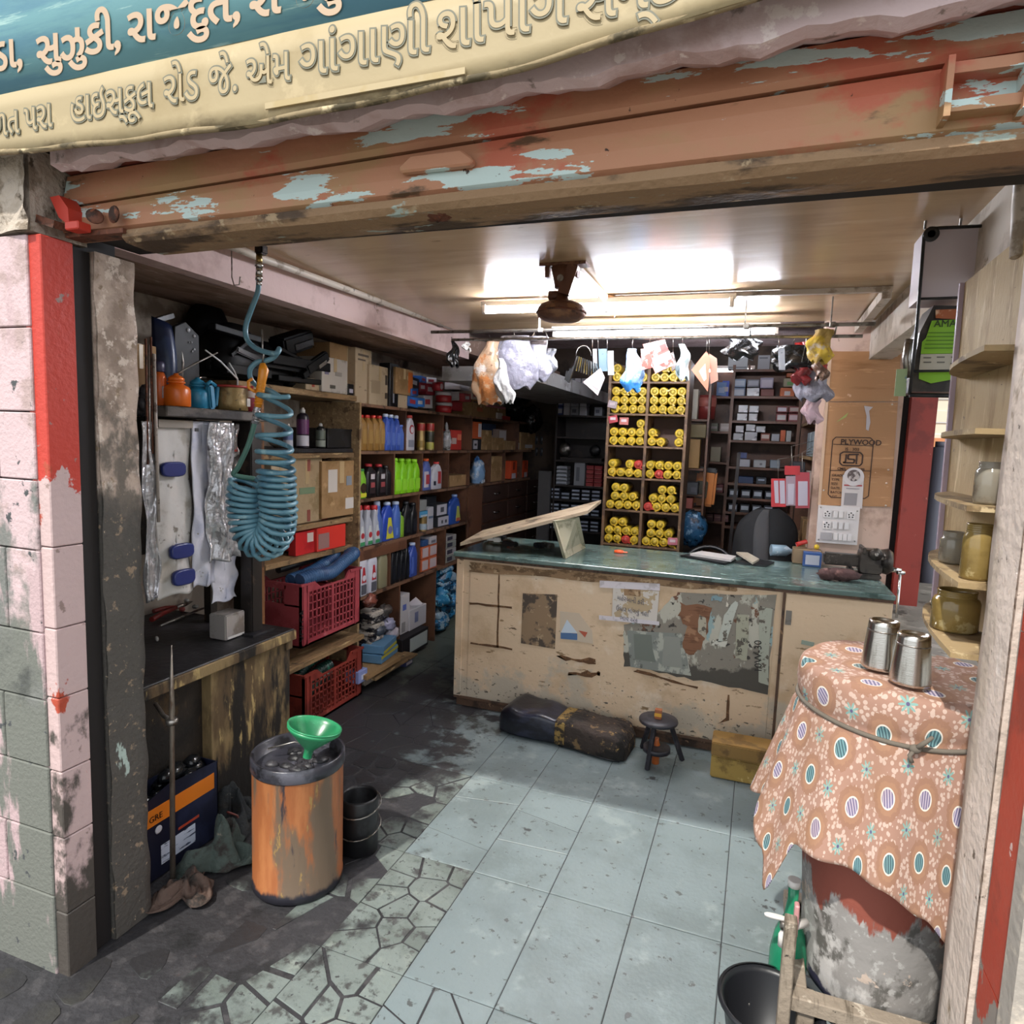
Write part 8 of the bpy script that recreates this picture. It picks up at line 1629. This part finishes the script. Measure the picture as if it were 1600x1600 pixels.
def jar(label, px, z, pyt, wpx, mt, X=JX-.062, lid=None, band=None, cat='jar'):
    c = ax(px, 800, X); h = ax(px, pyt, X).z-z; r = wpx/2*(c-CP).dot(FW)/1033
    t = thing('storage_jar', label, cat, (c.x, c.y, z+.001))
    M().lathe([(r*.9, 0), (r, .006), (r, h*.72), (r*.93, h*.80), (r*.80, h*.84), (r*.80, h*.96), (r*.84, h*.97), (r*.84, h), (r*.76, h), (r*.76, h*.83), (r*.9, h*.7), (r*.93, .01), (0, .008)], (0, 0, 0), 28).build('glass_wall', mt, t)
    for v in (.86, .90, .94): M().lathe([(r*.80, h*v-.002), (r*.83, h*v), (r*.80, h*v+.002)], (0, 0, 0), 24, caps=False).build('thread_ring', mt, t)
    M().lathe([(r*.86, .012), (r*.86, h*.45), (0, h*.47)], (0, 0, 0), 20).build('jar_contents', pm(band or '#8a7a52', .6), t)
    if lid: M().lathe([(r*.86, h*.97), (r*.88, h*.975), (r*.88, h*1.08), (0, h*1.1)], (0, 0, 0), 24).build('lid', pm(lid, .4), t)
    return t
jar('wide amber jar on the lowest rounded shelf', 1510, JZ[0], 932, 66, glass)
jar('small clouded tumbler beside the wide amber jar, lowest rounded shelf', 1482, JZ[0], 952, 26, glc, X=JX-.03, band='#9c9078')
jar('clear jar with pinkish contents, left on the second rounded shelf', 1497, JZ[1], 833, 40, glc, X=JX-.06, band='#8a6c60')
jar('yellow-olive jar, right on the second rounded shelf', 1534, JZ[1], 820, 42, glass, X=JX-.075)
jar('clear jar with cream label on the third rounded shelf', 1543, JZ[2], 722, 44, glc, X=JX-.06, band='#b8a890')
# battery (green label) in wire basket with white top panel
bY = 2.42
bt2 = thing('battery_case', 'black-framed battery case with a lime green printed label at the right opening', 'battery', ay(1440, 610, bY))
w0 = lambda a, b, d=0: ay(a, b, bY+d)
def bq(pts, th, nm, mt, d=0): return qprism([w0(a, b, d) for a, b in pts], th, nm, mt, bt2)
bq([(1447, 358), (1545, 354), (1548, 464), (1437, 466)], .16, 'white_top_panel', pm('#c6bcc2', .4), .02)
frm = blk
def wire(pts, r=.004, d=-.004): return M().tube([w0(a, b, d) for a, b in pts], r, 6).build('wire_frame', frm, bt2, W=True)
wire([(1560, 352), (1452, 357), (1444, 366), (1436, 470), (1428, 560), (1421, 617)], .005)
wire([(1436, 467), (1530, 464)], .004); wire([(1426, 580), (1515, 579)], .004); wire([(1421, 617), (1515, 619)], .007)
M().lathe([(.012, -.004), (.022, -.004), (.022, .004), (.012, .004)], w0(1455, 366, -.008), 20, rot=(PI/2, 0, 0)).build('corner_eyelet', frm, bt2, W=True)
M().lathe([(.011, 0), (.011, .004)], w0(1455, 366, -.008), 12, rot=(PI/2, 0, 0)).build('eyelet_centre', steel, bt2, W=True)
bq([(1459, 477), (1512, 478), (1512, 612), (1424, 612), (1430, 560), (1437, 520)], .15, 'battery_shell', mat('charcoal_shell', '#4a4540', .35, layers=[('#2a2724', 5, .5, .6)]), .03)
bq([(1462, 484), (1512, 482), (1512, 500), (1462, 497)], .004, 'orange_lid_print', mat('orange_reflect', '#a05a34', .3, layers=[('#d8b898', 8, .54, .6)]), .022)
bq([(1456, 501), (1500, 499), (1505, 552), (1439, 553), (1441, 534), (1447, 528)], .004, 'lime_label', pm('#7fb526', .4), .02)
bq([(1439, 553.5), (1505, 552.5), (1505, 578), (1436, 578)], .004, 'white_label_panel', pm('#b9b4a4', .4), .02)
bq([(1436, 582), (1505, 581), (1492, 592), (1455, 599), (1436, 592)], .004, 'lime_label_foot', pm('#7fb526', .4), .02)
text('AMARON', .030, w0(1459, 511, .018), FX, pm('#2a3c14'), bt2, 'label_lettering', sx=.95)
for k, y in enumerate((520, 526, 532, 538, 544)): M().bar(w0(1450-k*1.5, y, .018), w0(1500, y-.5, .018), .001, .003).build('print_line', pm('#54801c'), bt2, W=True)
for k, (a, y) in enumerate(((1443, 559), (1443, 566), (1464, 558), (1464, 566), (1486, 558), (1485, 568))): M().bar(w0(a, y, .018), w0(a+12, y, .018), .001, .004).build('print_mark', pm('#6a675e'), bt2, W=True)
bq([(1401, 577), (1418, 576), (1415, 619), (1397, 619)], .003, 'green_tag', mat('green_sticker', '#9ab288', .5, layers=[('#5c7a94', 9, .6, .64)]), .0)
M().tube([w0(1421, 530, .02), w0(1416, 560, .02), w0(1420, 590, .02)], .012, 8).build('grey_tape_wrap', steel, bt2, W=True)
for a in (1445, 1500): M().cyl(w0(a, 358, .08), (w0(a, 358, .08).x, w0(a, 358, .08).y, 2.455), .004, n=6).build('hanger_rod', steel, bt2, W=True)
# ledge, neighbour building, motorbike
led = M().box(.74, 2.3, 1.6, 5.2, -.01, .78); led.build('outer_ledge', mat('grey_concrete_ledge', '#77736e', .85, layers=[('#9a958e', 5, .5, .62), ('#4e4a46', 8, .6, .66)], bump=.3), None, kind='structure')
lp2 = M(); lc = ax(1500, 1003, .9); lp2.ob((.92, 2.75, .787), (.2, .3, .004), (0, 0, .4)); tag(lp2.build('shiny_tray', chrome, None, W='o'), 'shiny flat metal sheet lying on the ledge behind the drum', 'sheet')
nb = thing('neighbour_shop', 'sunlit cream building with a closed white roller shutter across the side lane', 'building', (5.2, 9, 0))
NYY = 9.0
M().box(1.2, 12, NYY, NYY+.3, 3.02, 6.2).build('upper_wall', pm('#e6d8b4', .8), nb, W=True)
z0, z1 = .0, 3.0
for k in range(22): M().box(1.2, 4.6, NYY+.06-.02*(k % 2), NYY+.10, z0+(z1-z0)*k/22+.003, z0+(z1-z0)*(k+1)/22-.003).build('shutter_slat', pm('#d2c4b0', .6), nb, W=True)
M().box(1.2, 12, NYY-.25, NYY+.05, 3.0, 3.06).build('canopy', pm('#b9ab98', .8), nb, W=True)
m = M(); a = ay(1448, 625, 8.0)
M().box(4.62, 12, NYY, NYY+.2, 0, 3.0).build('side_wall', pm('#c2a080', .8), nb, W=True)
# motorbike seen through the gap
mbx = ay(1440, 880, 6.2); mb = thing('parked_motorcycle', 'dark motorcycle with a grey cloth seat parked in the side lane', 'motorcycle', (mbx.x, 6.2, 0))
MX = mbx.x; MY = 6.2
def ring(c, r, rr, n=30): return [Vector(c)+Vector((0, math.cos(2*PI*k/n)*r, math.sin(2*PI*k/n)*r)) for k in range(n+1)]
for yy in (MY-.15, MY+1.1):
    M().tube(ring((MX+.03, yy, .30), .28, 0), .042, 8, cap=False).build('tyre', pm('#1a1a1c', .8), mb, W=True)
    M().tube(ring((MX+.03, yy, .30), .225, 0), .012, 6, cap=False).build('wheel_rim', chrome, mb, W=True)
    M().cyl((MX-.03, yy, .30), (MX+.09, yy, .30), .04, n=12).build('hub', steel, mb, W=True)
    for k in range(14): a = 2*PI*k/14; M().cyl((MX+.03, yy, .30), (MX+.03, yy+.225*math.cos(a), .30+.225*math.sin(a)), .0022, n=5).build('spoke', chrome, mb, W=True)
M().tube([(MX+.03, MY-.42, .50), (MX+.03, MY-.3, .62), (MX+.03, MY, .64), (MX+.03, MY+.2, .56)], .05, 8).build('rear_mudguard', pm('#202226', .3), mb, W=True)
mm = M(); mm.loft([(0, 0, 0, .10, .30), (.04, 0, 0, .13, .36), (.10, 0, 0, .13, .37), (.13, 0, 0, .10, .32)], 18, 3, c=(MX+.03, MY+.05, .74)); mm.build('grey_seat', pm('#8d90a6', .7), mb, W=True)
mm = M(); mm.ell((MX+.03, MY+.62, .86), (.14, .24, .13), 16, 10); mm.build('fuel_tank', pm('#16181c', .2), mb, W=True)
M().box(MX-.05, MX+.11, MY+.2, MY+.7, .35, .72).build('engine_block', pm('#2c2c30', .5), mb, W=True, bevel=.03)
M().cyl((MX+.03, MY+1.1, .30), (MX+.03, MY+.88, .98), .03, n=8).build('front_fork', chrome, mb, W=True)
M().tube([(MX-.32, MY+.72, 1.02), (MX-.2, MY+.85, 1.04), (MX+.26, MY+.85, 1.04), (MX+.38, MY+.72, 1.02)], .014, 8).build('handlebar', blk, mb, W=True)
M().ell((MX+.03, MY+1.0, .95), (.10, .08, .10)).build('headlamp', chrome, mb, W=True)
M().lathe([(.05, 0), (.055, .01), (0, .02)], (MX-.26, MY+.8, 1.17), 16, rot=(PI/2, 0, 0)).build('mirror', blk, mb, W=True); M().cyl((MX-.22, MY+.82, 1.04), (MX-.26, MY+.8, 1.15), .006, n=6).build('mirror_stem', chrome, mb, W=True)
M().cyl((MX+.12, MY-.3, .32), (MX+.12, MY+.5, .30), .035, n=10).build('exhaust_pipe', chrome, mb, W=True)
m = M(); mv = thing('parked_motorcycle', 'second dark motorcycle, mostly hidden, in front of the orange wall outside', 'motorcycle', (MX+.5, 7.2, 0))
mm = M(); mm.ell((MX+.35, 7.3, .92), (.14, .26, .14), 14, 8); mm.build('fuel_tank', pm('#1a1c20', .25), mv, W=True)
M().tube(ring((MX+.35, 7.0, .30), .28, 0), .045, 8, cap=False).build('tyre', pm('#1a1a1c', .8), mv, W=True); M().tube(ring((MX+.35, 8.1, .30), .28, 0), .045, 8, cap=False).build('tyre', pm('#1a1a1c', .8), mv, W=True)
M().box(MX+.28, MX+.42, 7.1, 7.8, .3, .85).build('engine_block', pm('#26262a', .5), mv, W=True, bevel=.03); M().tube([(MX+.1, 7.6, 1.05), (MX+.6, 7.6, 1.05)], .014, 8).build('handlebar', chrome, mv, W=True)
pa = ay(1447, 790, 7.6); m = M(); m.box(pa.x-.14, pa.x+.5, 8.5, 8.58, 0, 1.85); tag(m.build('orange_hoarding', pm('#c08058', .7), None, W='o'), 'pale orange panel standing outside behind the motorcycles', 'panel')
m = M(); pg = ay(1468, 700, 5.6); m.cyl((pg.x, 5.6, 0), (pg.x, 5.6, 1.72), .045, n=16); m.cyl((pg.x, 5.6, 1.72), (pg.x, 5.6, 1.76), .03, n=16); tag(m.build('grey_bollard', pm('#5c5c68', .6), None, W='o'), 'dark grey post standing outside by the jar rack', 'post')
